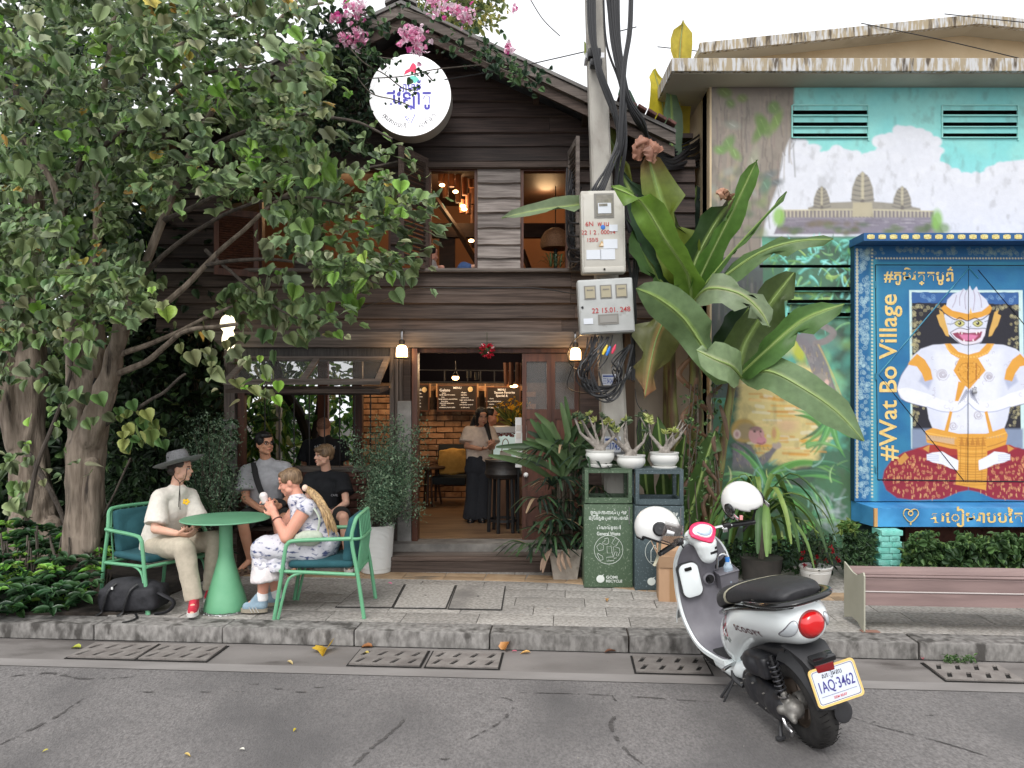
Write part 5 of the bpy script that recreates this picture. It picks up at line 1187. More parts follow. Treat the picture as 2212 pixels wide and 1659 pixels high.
# wall lanterns at the door
def lantern(px,py,Y,label):
 c=P(px,py,Y);t=thing('wall_lantern',label,'lantern',c,group='lit glass lanterns beside the cafe door')
 T=Matrix.Translation(c)
 mb=MB();mb.lathe([(.052,-.055),(.058,-.045),(.058,.03),(.045,.06),(.02,.075)],16,T);mb.build('glass',LAMPG,t,smooth=True)
 mb=MB();mb.lathe([(.075,-.072),(.08,-.065),(.06,-.056)],16,T);mb.lathe([(.03,.07),(.032,.12),(.02,.13)],12,T);mb.build('cap',DKMET,t,smooth=True)
 mb=MB()
 for a in range(4):an=a*PI/2+.4;mb.tube([c+Vector((math.cos(an)*.064,math.sin(an)*.064,-.065)),c+Vector((math.cos(an)*.06,math.sin(an)*.06,.04)),c+Vector((0,0,.09))],.004,5)
 mb.build('cage',STEEL,t)
 mb=MB();mb.tube(cat([c+Vector((0,0,.12)),c+Vector((0,0,.20)),c+Vector((0,.06,.24)),c+Vector((0,.16,.22))],4),.012,8);mb.build('bracket',STEEL,t,smooth=True)
 warm('lantern_light',c+Vector((0,-.12,-.0)),2.6,.06,(1,.60,.26))
lantern(868,760,8.02,'lit glass lantern on the left post of the cafe door')
lantern(1243,766,8.06,'lit glass lantern at the right of the cafe door, beside the black cables')
# pale cut-out lamp in the leaves
o=fuse('pale_hanging_lamp',[('e',(0,0,.11),(.085,.03,.10)),('e',(.01,0,-.06),(.075,.03,.12))],.012,lamp_emit('pale_lamp',(1,.9,.6),1.3),None,4,M=Matrix.Translation(P(492,722,7.9)));tag(o,'pale glowing lamp plate hanging at the left corner of the cafe','lamp')
# ---- round signboard
t=thing('round_sign','big white round lit signboard with blue khmer lettering on the gable','sign',P(886,207,7.9))
c=P(886,207,7.72);RX90=Matrix.Rotation(R(90),4,'X');rr=88*7.72/F
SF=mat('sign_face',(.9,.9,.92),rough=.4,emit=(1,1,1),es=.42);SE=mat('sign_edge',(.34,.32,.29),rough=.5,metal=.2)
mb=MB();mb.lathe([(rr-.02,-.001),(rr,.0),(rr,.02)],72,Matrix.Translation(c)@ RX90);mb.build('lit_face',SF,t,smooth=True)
mb=MB();mb.lathe([(rr+.006,-.17),(rr+.008,-.0),(rr+.008,-.16)],64,Matrix.Translation(c)@ RX90,caps=False)
mb=MB();mb.lathe([(rr-.05,-.20),(rr+.004,-.19),(rr+.004,-.01),(rr+.002,.012),(rr-.012,.0135)],72,Matrix.Translation(c)@ RX90,caps=True);mb.build('rim',SE,t,smooth=True)
INK=mat('sign_blue',lin((84,80,176)),rough=.6,emit=lin((84,80,176)),es=.3);THIN=mat('sign_grey_line',lin((110,104,110)),rough=.6)
Yt=7.698
fit('អាម៉ាមី',862,910,186,Yt,INK,t,bold=.012,pyh=26);fit('ជេឡាតូ',834,931,216,Yt,INK,t,bold=.022,pyh=42)
def ring(cx,cy,r,a0,a1,w,m,Y,parent,name):
 mb=MB();mb.tube([P(cx+r*math.cos(a),cy+r*math.sin(a),Y)for a in np.linspace(a0,a1,60)],w,4,flat=.3);mb.build(name,m,parent)
ring(884,205,78,0,2*PI,.0018,THIN,Yt,t,'ring_line');ring(884,205,60,-1.1,.2,.0018,THIN,Yt,t,'ring_line');ring(884,205,60,1.9,3.0,.0018,THIN,Yt,t,'ring_line')
arc='គុណភាពជាតិ · ល្អបំផុត'
import unicodedata
gl_=list(arc);
clus=[]
for ch in gl_:
 if clus and (unicodedata.category(ch)in ('Mn','Mc')or clus[-1][-1]=='\u17d2'):clus[-1]+=ch
 else:clus.append(ch)
for i,ch in enumerate(clus):
 a=R(140-100*i/(len(clus)-1));x,y=884+69*math.cos(a),205+69*math.sin(a)
 if ch.strip():text(ch,.062,P(x,y,Yt),THIN,t,rot=R(90)-a+0,ext=.0005)
mb=MB()
for pts,w in (([(887,267),(897,246)],.004),([(874,251),(884,266)],.003),([(878,250),(886,262)],.002),([(872,254),(880,250)],.0015),([(876,259),(884,255)],.0015)):mb.tube([P(*q,Yt)for q in pts],w,5)
mb.build('cone_drawing',INK,t)
RED_=mat('sign_red',lin((236,70,104)),rough=.6,emit=lin((236,70,104)),es=.3);GRN_=mat('sign_mint',lin((120,214,196)),rough=.6,emit=lin((120,214,196)),es=.3)
def flatshape(pts,Y,m,parent,name,th=.002):
 mb=MB();mb.prism([P(x,y,Y)for x,y in pts],(0,th,0));return mb.build(name,m,parent)
flatshape([(892,135),(898,140),(900,150),(896,158),(888,154),(880,158),(872,162),(876,152),(884,148),(888,140)],Yt,RED_,t,'gelato_scoop')
flatshape([(882,172),(884,166),(891,163),(899,165),(905,171),(907,178),(901,176),(896,180),(890,176),(884,179),(880,176)],Yt,GRN_,t,'gelato_scoop')
# =============================================================== utility pole, meters, cables
POLE=mat('pole_concrete',(.30,.28,.25),(.42,.40,.36),s=5,rough=.9,bump=.4,bs=50,c3=(.16,.14,.12),s3=4,t3=.6,stretch=(1,1,.5))
YP=7.55
pole=thing('utility_pole','pale concrete utility pole leaning beside the cafe, wrapped in black cables','utility pole',G(1338,1243))
mb=MB();rings=[]
for y,x,w in ((-160,1279,34),(0,1283,37),(400,1299,44),(800,1320,52),(1240,1338,58)):
 c=P(x,y,YP);h=w*YP/F/2;rings.append([(c.x+sx*h*1.0,c.y+sy*h,c.z)for sx,sy in ((-1,-.8),(-.8,-1),(.8,-1),(1,-.8),(1,.8),(.8,1),(-.8,1),(-1,.8))])
mb.loft(rings);mb.build('shaft',POLE,pole)
for (x,y,w,a)in ((1283,128,40,0),(1333,978,60,.05)):
 mb=MB();c=P(x,y,YP);h=w*YP/F/2;mb.bb(c.x-h,c.x+h,c.y-h*1.0,c.y+h*1.0,c.z-.025,c.z+.025);mb.build('steel_band',STEEL,pole)
TINW=mat('enamel_white',(.55,.57,.62),rough=.4);TINB=mat('enamel_blue',lin((56,82,150)),rough=.5)
def plate(px,py,w,h,label,txt):
 t=thing('number_plate',label,'plate',P(px,py,YP-.2));Y=YP-.185
 mb=MB();mb.bb(hx(px-w/2,Y),hx(px+w/2,Y),Y,Y+.004,hz(py+h/2,Y),hz(py-h/2,Y));mb.build('plate_face',TINW,t)
 fit(txt,px-w*.15,px+w*.44,py+h*.12,Y,TINB,t,bold=.02,pyh=h*.45)
 mb=MB()
 for k in range(4):mb.bb(hx(px-w*.44,Y),hx(px-w*.2,Y),Y-.002,Y,hz(py-h*.3+k*h*.2+1.2,Y),hz(py-h*.3+k*h*.2,Y))
 mb.bb(hx(px-w*.44,Y),hx(px+w*.4,Y),Y-.002,Y,hz(py-h*.24,Y),hz(py-h*.38,Y));o=mb.build('small_print',TINB,t);o['kind']='stuff'
plate(1316,820,31,24,'blue and white number plate 54 24 36 on the pole','54 24 36');plate(1323,960,36,34,'blue and white number plate 1745 low on the pole above the bins','1745')
# meter boxes
BOXW=mat('meter_box_grey',(.46,.44,.39),(.52,.50,.45),s=5,rough=.55,bump=.05,c3=(.34,.31,.26),s3=6,t3=.62);BOXM=mat('meter_box_steel',(.38,.39,.38),(.46,.47,.46),s=6,rough=.5,c3=(.22,.20,.18),s3=9,t3=.64)
DIAL=mat('meter_window',(.16,.15,.12),(.26,.24,.20),s=20,rough=.15);STICK=mat('blank_sticker',(.62,.65,.70),rough=.6);REDP=mat('red_marker',lin((176,60,60)),rough=.8);BRASS=mat('tan_meter',(.36,.32,.22),rough=.5)
def rotbox(px,py,w,h,d,Y,roll,name,label,m):
 c=P(px,py,Y);t=thing(name,label,'meter box',c,(0,roll,0),world=False);s=Y/F
 mb=MB();mb.box((0,0,0),(w*s,d,h*s),bev=.018);mb.build('case',m,t,smooth=True);return t,s,d
t,s,d=rotbox(1301,504,94,176,.16,7.22,R(-1.2),'electric_meter_box','upper tall grey electric meter box on the pole with white stickers',BOXW)
mb=MB();mb.box((0,-d/2-.008,.0),(84*s,.018,158*s),bev=.006);mb.build('cover',BOXW,t,smooth=True)
mb=MB();mb.box((0,-d/2-.01,-82*s),(86*s,.03,12*s),bev=.008);mb.build('lower_lip',BOXW,t,smooth=True)
def rel(t,name,x,y,w,h,m,y0,th=.006,bev=0,cx=1301,cy=504,kind=None):
 mb=MB();mb.box(((x-cx)*s,y0,(cy-y)*s),(w*s,th,h*s),bev=bev);o=mb.build(name,m,t);
 return o
y0=-d/2-.02
rel(t,'meter_window_frame',1303,450,42,52,mat('window_frame_grey',(.20,.19,.17),rough=.5),y0);rel(t,'meter',1304,450,34,44,DIAL,y0-.004);rel(t,'meter_dial',1304,456,28,22,STICK,y0-.008);rel(t,'meter_display',1301,449,18,5,DIAL,y0-.012)
for x,y,w,h in ((1279,554,31,20),(1309,554,31,22),(1315,532,30,20),(1322,498,18,14)):rel(t,'sticker',x,y,w,h,STICK,y0)
def scr(t,body,x,y,size,m,y0,cx,cy,s,rot=0,sx=1):
 me=text_mesh(body,size,ext=.0006,bold=.004);me.transform(Matrix.Translation(((x-cx)*s,y0,(cy-y)*s))@ FACE @ Matrix.Rotation(rot,4,'Z'));me.materials.clear();link('handwriting',me,m,t)
scr(t,'6N  พ.เน',1288,489,.062,REDP,y0-.001,1301,504,s);scr(t,'22 1 2 . 00014',1290,507,.055,REDP,y0-.001,1301,504,s);scr(t,'150/5',1277,523,.05,REDP,y0-.001,1301,504,s)
mb=MB();mb.sph(((1300-1301)*s,y0,(504-496)*s),(.022,.004,.022));mb.build('blue_dot',mat('blue_spot',lin((50,110,190)),rough=.6),t)
mb=MB();cxx=(1297-1301)*s;czz=(504-532)*s;mb.prism([(cxx-.03,y0-.002,czz-.022),(cxx+.03,y0-.002,czz-.022),(cxx,y0-.002,czz+.03)],(0,.003,0));mb.build('warning_triangle',mat('warn',lin((190,150,90)),rough=.6),t)
mb=MB();mb.prism([(cxx-.018,y0-.005,czz-.016),(cxx+.018,y0-.005,czz-.016),(cxx,y0-.005,czz+.016)],(0,.002,0));mb.build('warning_inner',mat('warn2',lin((222,206,180)),rough=.6),t)
mb=MB();mb.lathe([(.010,0),(.010,.004)],10,Matrix.Translation((0,-d/2-.03,-82*s))@ RX90);mb.build('lock',HOLE,t)
t,s,d=rotbox(1307.5,663,118,117,.15,7.20,R(-3.2),'electric_meter_box','lower square grey steel meter box tilted on the pole with red handwriting',BOXM)
y0=-d/2-.002
mb=MB();mb.box((0,-d/2-.006,.0),(112*s,.012,110*s),bev=.003);mb.build('door',BOXM,t,smooth=True);y0-=.013
for x in (1274,1308,1341):
 rel(t,'meter_window_frame',x,633,25,29,mat('window_frame_grey',(.2,.19,.17)),y0,cx=1307.5,cy=663);rel(t,'meter',x,633,20,24,BRASS,y0-.004,cx=1307.5,cy=663);rel(t,'meter_display',x,628,14,2.5,DIAL,y0-.008,cx=1307.5,cy=663)
rel(t,'meter_window_frame',1310,692,44,22,mat('window_frame_grey',(.2,.19,.17)),y0,cx=1307.5,cy=663);rel(t,'meter_dial',1310,692,36,14,mat('breaker_face',(.25,.24,.22),rough=.5),y0-.004,cx=1307.5,cy=663)
rel(t,'sticker',1267,694,20,12,STICK,y0,cx=1307.5,cy=663);scr(t,'22 15.01. 248',1317,673,.066,REDP,y0-.001,1307.5,663,s)
mb=MB();mb.lathe([(.012,0),(.012,.006)],10,Matrix.Translation(((1256-1307.5)*s,y0+.002,(663-664)*s))@ RX90);mb.build('lock',DKMET,t)
# black cables
CAB=mat('cable_rubber',(.010,.010,.012),rough=.45,spec=.6)
cabs=thing('cable_bundle','thick tangle of black cables running down the pole and across to the mural building','cables',G(1338,1243),group=None)
rnd=random.Random(3)
def cable(pts,r=.012,name='cable',parent=cabs,jit=0,m=None):
 pp=[P(x+rnd.uniform(-jit,jit),y+rnd.uniform(-jit,jit),Y)for x,y,Y in pts]
 mb=MB();mb.tube(cat(pp,7),r,6);return mb.build(name,m or CAB,parent,smooth=True)
for i in range(9):cable([(1305+i*4,-60,7.45),(1318+i*2.5,60,7.42),(1330+i*2,130,7.4),(1348+i*1.5,210,7.4),(1375+i*2,262,7.5),(1410,300+i*3,7.8),(1450,318+i*4,8.2),(1500,300+i*8,8.35),(1530,270+i*8,8.7)],rnd.uniform(.010,.017),jit=2.5)
for i in range(8):cable([(1300+i*5,-60,7.5),(1312+i*4,90,7.45),(1338+i*2,190,7.42),(1352-i,300,7.4),(1345-i*2,400,7.42),(1362,500,7.42)],rnd.uniform(.008,.014),jit=4)
for i in range(6):cable([(1268+i*3,-60,7.3),(1272+i*3,60,7.28),(1283+i*2,120,7.27),(1296+i*2,170,7.27),(1322+i*2,240,7.3),(1336,290+i*6,7.35),(1318+i*2,345,7.3),(1290+i*4,395,7.28),(1275+i*5,418,7.2)],rnd.uniform(.009,.013),jit=2.5)
for i in range(3):cable([(1366-i*2,-60,7.3),(1363-i*2,60,7.3),(1352-i*3,140,7.3),(1345-i*3,230,7.3),(1340-i*2,330,7.35),(1330,430,7.4),(1352,540,7.4),(1368,640,7.35),(1366,740,7.35),(1355,800,7.32)],.013,jit=1.5)
for i in range(9):cable([(1362+i*2,420,7.5),(1374+i,540,7.45),(1370+i,600,7.42),(1372-i,690,7.42),(1366,760,7.4),(1350+i*2,820,7.3)],.010,jit=5)
for i in range(8):cable([(1228+i*4,360+i*6,8.0),(1222+i*3,430,7.9),(1224+i*4,500+i*5,7.9),(1235,530+i*7,7.7),(1252,545+i*5,7.45)],.010,jit=4)
for i in range(5):cable([(1250,455+i*28,7.4),(1232,452+i*28,7.5),(1225,435+i*28,7.7),(1232,410+i*30,7.9)],.011)
for i in range(4):cable([(1420,330+i*8,7.9),(1450,345+i*6,8.0),(1490,320+i*14,8.3),(1516,300+i*18,8.5)],.022,jit=4)
# loose coil under the boxes
for i in range(10):
 a=rnd.uniform(34,54);b=rnd.uniform(30,48);cx_,cy_=1294+rnd.uniform(-8,10),812+rnd.uniform(-12,8);a0=rnd.uniform(-.4,.2)
 pts=[(cx_+a*math.cos(t),cy_+b*math.sin(t),7.12+rnd.uniform(-.04,.04))for t in np.linspace(PI*1.25+a0,-PI*.12+a0,9)]
 pts=[(1290+rnd.uniform(-14,26),728,7.2)]+pts+[(1362+rnd.uniform(-6,6),745,7.25)]
 cable(pts,rnd.uniform(.006,.011))
for i in range(6):cable([(1275+i*9,726,7.2),(1268+i*8,770,7.15),(1262+i*7,800,7.12),(1290+i*5,860,7.1),(1330,858,7.12),(1360,790+i*4,7.2)],.006,jit=5)
cable([(1258,720,7.3),(1236,740,7.6),(1226,770,7.8),(1240,795,7.9),(1272,800,7.6)],.005);cable([(1238,790,7.6),(1225,830,7.7),(1240,845,7.6),(1275,850,7.3)],.005)
for (a,b,c)in (((1312,745),(1302,766),'yellow'),((1318,748),(1310,768),'blue'),((1330,744),(1322,764),'red')):
 mb=MB();mb.tube([P(*a,7.1),P((a[0]+b[0])/2,(a[1]+b[1])/2,7.1),P(*b,7.1)],[.006,.017,.010],8);mb.build('cable_tip',mat('tip_'+c,{'yellow':(.75,.55,.05),'blue':(.03,.18,.60),'red':(.60,.04,.09)}[c],rough=.5),cabs,smooth=True)
for i in range(5):cable([(1385+rnd.uniform(-12,12),890,7.3),(1375+i*3,930,7.3),(1388+i*5,975,7.3),(1405,930+i*5,7.3),(1398,890,7.3),(1385,890,7.3)],.004)
cable([(1372,840,7.35),(1376,870,7.3),(1390,892,7.3)],.004)
mb=MB();mb.box(P(1274,832,7.35),(.10,.08,.12),bev=.01);mb.build('junction_box',BLACK,cabs,smooth=True)
mb=MB();mb.box(P(1283,118,7.38),(.13,.12,.09),bev=.02);mb.build('cable_clamp',DKMET,cabs,smooth=True);mb=MB();mb.box(P(1287,138,7.38),(.12,.11,.07),bev=.02);mb.build('cable_clamp',DKMET,cabs,smooth=True)
# thin wires through the air
for pts,lb in (([(960,172,7.7),(1100,148,7.6),(1262,112,7.5)],'thin twisted wire from the round sign to the pole'),([(1420,101,9),(1900,148,8.5),(2300,145,8)],'thin wire along the flat roof edge of the mural building'),([(1860,50,8.3),(2060,92,8.2),(2300,150,8)],'thin black wire crossing the gable above the mural'),([(2040,30,8.3),(2150,42,8.2),(2330,60,8)],'thin black wire at the top right above the gable'),([(1130,-30,9),(1170,38,9),(1210,78,9)],'thin wire end against the white sky beside the gable'),([(1320,72,7.5),(1375,58,7.4)],'short wire between the pole cables against the sky')):
 mb=MB();mb.tube(cat([P(*q)for q in pts],8),.006,4);o=mb.build('overhead_wire',CAB);tag(o,lb,'wire')
mb=MB();mb.tube(cat([P(*q,8.15)for q in ((780,665),(830,648),(880,625),(940,622),(1010,623),(1080,622),(1150,622),(1200,628),(1245,636))],5),.007,5);o=mb.build('wall_cable',CAB);tag(o,'thin black cable stapled along the boards under the upper windows','cable')
# =============================================================== litter bins
def speckle(name,a,b):return mat(name,a,b,s=60,rough=.55,low=.58,high=.72,detail=3,c3=tuple(v*1.4 for v in a),s3=2.5,t3=.62)
GB=speckle('green_speckled_paint',lin((70,90,68)),lin((126,140,120)));BB=speckle('blue_grey_speckled_paint',lin((62,76,80)),lin((116,130,136)))
WPR=mat('white_print',(.62,.66,.62),rough=.7)
def bin_(px0,px1,py1,pytop,label,m,full,group='recycling bins beside the pole'):
 Yb=F*EYE/(py1-HOR);W=(px1-px0)*Yb/F;Hh=EYE+(HOR-pytop)*Yb/F;X0=hx((px0+px1)/2,Yb);dpt=.38;t=thing('litter_bin',label,'bin',(X0,Yb+dpt/2,0),(0,0,R(-1.5)),group,world=False)
 hb=Hh*.705;f=-dpt/2
 mb=MB();mb.box((0,0,hb/2),(W,dpt,hb),bev=.006);mb.build('bin_body',m,t,smooth=True)
 mb=MB();mb.box((0,f-.004,hb/2+.0),(W-.02,.008,hb-.02),bev=.003);mb.build('door',m,t,smooth=True)
 mb=MB();w=.035;z1=Hh
 for sx in (-1,1):
  for sy in (-1,1):mb.box((sx*(W/2-w/2-.006),sy*(dpt/2-w/2),(hb+.01+z1)/2),(w,w,z1-hb-.012),bev=.003)
 mb.box((0,f+w/2,z1-w/2),(W-.012-2*w,w-.004,w-.002));mb.box((0,-f-w/2,z1-w/2),(W-.012-2*w,w-.004,w-.002));mb.box((0,f+w/2,hb+.035),(W-.012-2*w,w-.004,.05));mb.box((0,-f-w/2,hb+.035),(W-.012-2*w,w-.004,.05))
 for sx in (-1,1):mb.box((sx*(W/2-w/2-.006),0,z1-w/2),(w-.004,dpt-2*w,w-.002));mb.box((sx*(W/2-w/2-.006),0,hb+.035),(w-.004,dpt-2*w,.05))
 mb.build('hood_frame',m,t,smooth=True)
 mb=MB();mb.box((0,0,z1+.004),(W-.008,dpt,.008));mb.build('top_plate',m,t)
 me=holed([(-W/2+.02,-dpt/2+.02),(W/2-.02,-dpt/2+.02),(W/2-.02,dpt/2-.02),(-W/2+.02,dpt/2-.02)],[circ(0,0,.13,24,.11)],.006,Matrix.Translation((0,0,hb+.012)));link('inner_lid',me,DKMET,t)
 mb=MB();mb.box((W/2-.035,f-.012,hb-.10),(.006,.008,.16));mb.build('handle',STEEL,t)
 fy=f-.0095
 def tx(b,z,wd,hh,x=0,bold=.02):
  me=text_mesh(b,1.0,bold=bold,ext=0.0);xs=[v.co.x for v in me.vertices];ys=[v.co.y for v in me.vertices]
  me.transform(Matrix.Translation((-(max(xs)+min(xs))/2,-(max(ys)+min(ys))/2,0)));me.transform(Matrix.Diagonal((wd/(max(xs)-min(xs)),hh/(max(ys)-min(ys)),1,1)));me.transform(Matrix.Translation((x,fy,z))@ FACE);me.materials.clear();link('lettering',me,WPR,t)
 tx('ចូលរួមការពារបរិស្ថាន',hb-.075,W*.74,.055);tx('ដើម្បីទីក្រុងស្អាតទេសចរណ៍',hb-.125,W*.80,.055);tx('សំណល់ទូទៅ' if full else 'សំណល់កែច្នៃ',hb-.215,W*.5,.05)
 tx('General Waste' if full else 'Recyclable',hb-.27,W*.48,.034)
 k=hb-.42;rr=W*.295
 def outl(pts,close=True,w=.0022):
  q=[(x,fy,z)for x,z in pts];mb=MB();mb.tube(q,w,4,close=close);return mb.build('icon_line',WPR,t)
 outl([(rr*math.cos(a*.2618),k+rr*math.sin(a*.2618))for a in range(24)])
 if full:
  outl([(-.015,k+.03),(.025,k+.03),(.03,k-.03),(-.012,k-.03)]);outl([(.03,k+.06),(.06,k+.11),(.10,k+.09),(.07,k+.035)]);outl([(.05,k+.03),(.10,k+.015),(.105,k-.02),(.085,k-.06),(.07,k-.055),(.08,k-.02),(.06,k-.02),(.045,k-.06),(.035,k-.05)])
  outl([(-.11,k+.03),(-.08,k+.06),(-.045,k+.04),(-.05,k+.0),(-.09,k-.01)]);outl(cat([Vector((-.10,k-.03,0)),Vector((-.085,k-.05,0)),Vector((-.05,k-.075,0)),Vector((-.065,k-.10,0)),Vector((-.09,k-.085,0))],3,closed=True)and [(-.10,k-.03),(-.085,k-.045),(-.055,k-.06),(-.05,k-.09),(-.075,k-.10),(-.09,k-.075),(-.105,k-.04)])
  outl([(-.02,k-.07),(.05,k-.065),(.05,k-.10),(-.015,k-.105)]);outl([(.05,k-.08),(.075,k-.075)],False);outl([(-.06,k+.06),(-.03,k+.09),(-.04,k+.10),(-.01,k+.11),(.0,k+.10),(.0,k+.06),(-.02,k+.05)])
 else:
  outl([(-.08,k-.09),(-.02,k-.09),(-.02,k+.01),(-.04,k+.04),(-.04,k+.06),(-.06,k+.06),(-.06,k+.04),(-.08,k+.01)],w=.004);outl([(.01,k-.06),(.06,k-.06),(.06,k+.07),(.01,k+.07)])
 mb=MB();mb.sph((-.075,fy,.085),(.038,.002,.036));mb.prism([(-.07,fy-.0,.115),(-.04,fy,.13),(-.06,fy,.105)],(0,.001,0));mb.build('fruit_logo',WPR,t);tx('GOMI',.102,.105,.028,.03,.02);tx('RECYCLE',.066,.15,.026,.052,.02)
 return t
bin_(1263,1368,1270,1014,'green speckled metal litter bin marked General Waste',GB,True);bin_(1373,1479,1276,1016,'blue grey speckled litter bin partly behind the scooter helmet and cardboard box',BB,False)
# cardboard box
CARD=mat('cardboard',(.36,.22,.13),(.44,.28,.17),s=6,rough=.9,bump=.1,stretch=(1,1,.3));t=thing('cardboard_box','open brown cardboard box in front of the blue grey bin','box',G(1450,1293),(0,0,R(-6)),world=False)
w=.215;h=.40
for c,d in (((0,-w/2,h/2),(w*1.1,.006,h)),((0,w/2,h/2),(w*1.1,.006,h)),((-w*.55+.003,0,h/2),(.006,w-.012,h)),((w*.55-.003,0,h/2),(.006,w-.012,h))):mb=MB();mb.box(c,d);mb.build('side_panel',CARD,t)
mb=MB();mb.box((0,w/2+.03,h+.06),(w*1.08,.005,.13),rot=(R(-18),0,0));mb.build('flap',CARD,t);mb=MB();mb.box((-w*.55-.03,0,h+.05),(.005,w,.12),rot=(0,R(-25),0));mb.build('flap',CARD,t);mb=MB();mb.box((0,-w/2-.035,h-.05),(w*1.08,.005,.11),rot=(R(-160),0,0));mb.build('flap',CARD,t)
mb=MB();mb.box((0,-w/2-.005,h*.5),(.05,.003,h));mb.build('tape',mat('packing_tape',(.30,.17,.08),rough=.4),t)
# white bonsai pots on the bins
POTW=mat('white_glaze',(.62,.62,.59),(.70,.70,.67),s=4,rough=.3,c3=(.45,.43,.38),s3=7,t3=.66);BARK=mat('pale_grey_bark',(.17,.15,.13),(.30,.27,.24),s=30,rough=.85,bump=.6,bs=60)
BRN=leafmat('leaf_pale',tr=.3)
def dessert_rose(px,py,label,seed,Ypot,kind):
 r=random.Random(seed);c=P(px,py,Ypot);t=thing('bonsai_pot',label,'potted plant',c,group='desert roses in white bowls on the bins')
 T=Matrix.Translation(c);s=62*Ypot/F/2
 mb=MB();mb.lathe([(s*.80,.0),(s*.86,.01),(s*.88,.025),(s*.80,.03)],28,T)
 if kind:mb.build('saucer',POTW,t,smooth=True)
 z0=.03 if kind else 0
 mb=MB();mb.lathe([(s*.62,z0),(s*.78,z0+.012),(s*.97,z0+.05),(s*1.0,z0+.08),(s*.95,z0+.105),(s*1.0,z0+.118),(s*1.01,z0+.128),(s*.93,z0+.128),(s*.88,z0+.105),(0,z0+.10)],32,T,caps=False);mb.build('bowl',POTW,t,smooth=True)
 zt=c.z+z0+.10;pr=[];base=Vector((c.x,c.y,zt))
 pr.append(('e',base+Vector((0,0,.03)),(.055,.05,.05)));pr.append(('e',base+Vector((.03*r.choice([-1,1]),0,.01)),(.05,.045,.03)))
 ends=[]
 for i in range(6):
  a=r.uniform(-1.1,1.1);L=r.uniform(.16,.34);b=r.uniform(-.4,.4)
  p1=base+Vector((math.sin(a)*.03,0,.05));p2=p1+Vector((math.sin(a)*L*.55,b*L*.5,L*.42));p3=p2+Vector((math.sin(a)*L*.35+r.uniform(-.05,.05),b*L*.2,L*.5))
  pr+=[('c',p1,.022,p2,.013),('c',p2,.013,p3,.007)];ends.append(p3)
  q=p2+Vector((math.sin(a)*.1+r.uniform(-.06,.06),r.uniform(-.05,.05),r.uniform(.08,.16)));pr.append(('c',p2,.010,q,.006));ends.append(q)
 fuse('caudex',pr,.007,BARK,t,2)
 for e in ends:
  if r.random()<.25:continue
  n=r.randint(6,11);d=nrand(n);d[:,2]=abs(d[:,2])+.2;light=r.random()<.55
  leaves('leaf_rosette',BRN,t,leaf_template('oval',fold=.2,curl=.1),np.repeat(np.array(e)[None],n,0),d,nrand(n)+np.array([0,0,1.5]),RNG.uniform(.045,.075,n),pick_cols(n,[(176,186,110),(200,206,140)]if light else [(84,104,78),(110,126,96)],[1,1]))
dessert_rose(1296,1008,'white bowl with a stubby desert rose at the left end of the bin tops',1,7.15,True);dessert_rose(1363,1012,'white bowl with a tall branching desert rose, middle of the bin tops',2,7.15,False);dessert_rose(1435,1013,'white bowl with a spreading desert rose on the blue grey bin',5,7.15,True)
# =============================================================== bench
BW=mat('pink_brown_slat',lin((122,102,99)),lin((142,120,116)),s=5,rough=.5,stretch=(.3,3,3),bump=.1,bs=40,var=.06);BE=mat('bench_end_cream',lin((158,156,140)),lin((168,166,150)),s=6,rough=.5)
t=thing('bench','street bench with cream metal end plate and pinkish brown slats','bench',G(1840,1350))
bf=G(1866,1366);bb_=G(1822,1333)# front and rear foot of the end plate
zt=.44;u=(bb_-bf).normalized();L=(bb_-bf).length*1.05;bx_=KU
def B(a,d,z):return bf+bx_*a+Vector((0,1,0))*d+Vector((0,0,z))
W_=.34
out=[(0,0.0),(0,.42),(.015,.445),(.05,.43),(.12,.40),(.20,.41),(.28,.44),(W_,.46),(W_,.02),(.28,.04),(.2,.06),(.1,.05),(.05,.02)]
mb=MB();mb.prism([B(0,d,z)for d,z in out],tuple(bx_*.012));mb.build('end_plate',BE,t)
mb=MB();mb.prism([B(-.01,-.0,0),B(.12,-.0,0),B(.12,.05,0),B(-.01,.05,0)],(0,0,.006));mb.build('foot_tab',mat('rust_tab',(.30,.16,.12),rough=.7),t)
def slat(d0,z0,d1,z1,th,name='slat'):
 a=Vector((0,d0,z0));b=Vector((0,d1,z1));n=(b-a).cross(Vector((1,0,0))).normalized()*th
 mb=MB();q=[B(.014,a.y,a.z),B(.014,b.y,b.z),B(.014,b.y+n.y,b.z+n.z),B(.014,a.y+n.y,a.z+n.z)];mb.prism(q,tuple(bx_*2.4));return mb.build(name,BW,t)
slat(.012,.20,.010,.30,.03);slat(.010,.31,.012,.41,.03);slat(.02,.425,.115,.385,.03);slat(.12,.385,.215,.385,.03);slat(.22,.39,.325,.43,.03)
mb=MB();mb.tube([B(.014,.012,.418),B(2.4,.012,.418)],.012,8);mb.build('front_rail',BW,t)
mb=MB();mb.tube([B(.014,.006,.305),B(2.4,.006,.305)],.005,6);mb.build('groove_rail',mat('pale_rail',(.5,.45,.43),rough=.4),t)
mb=MB();mb.prism([B(2.41,d,z)for d,z in out],tuple(bx_*.012));mb.build('end_plate',BE,t)
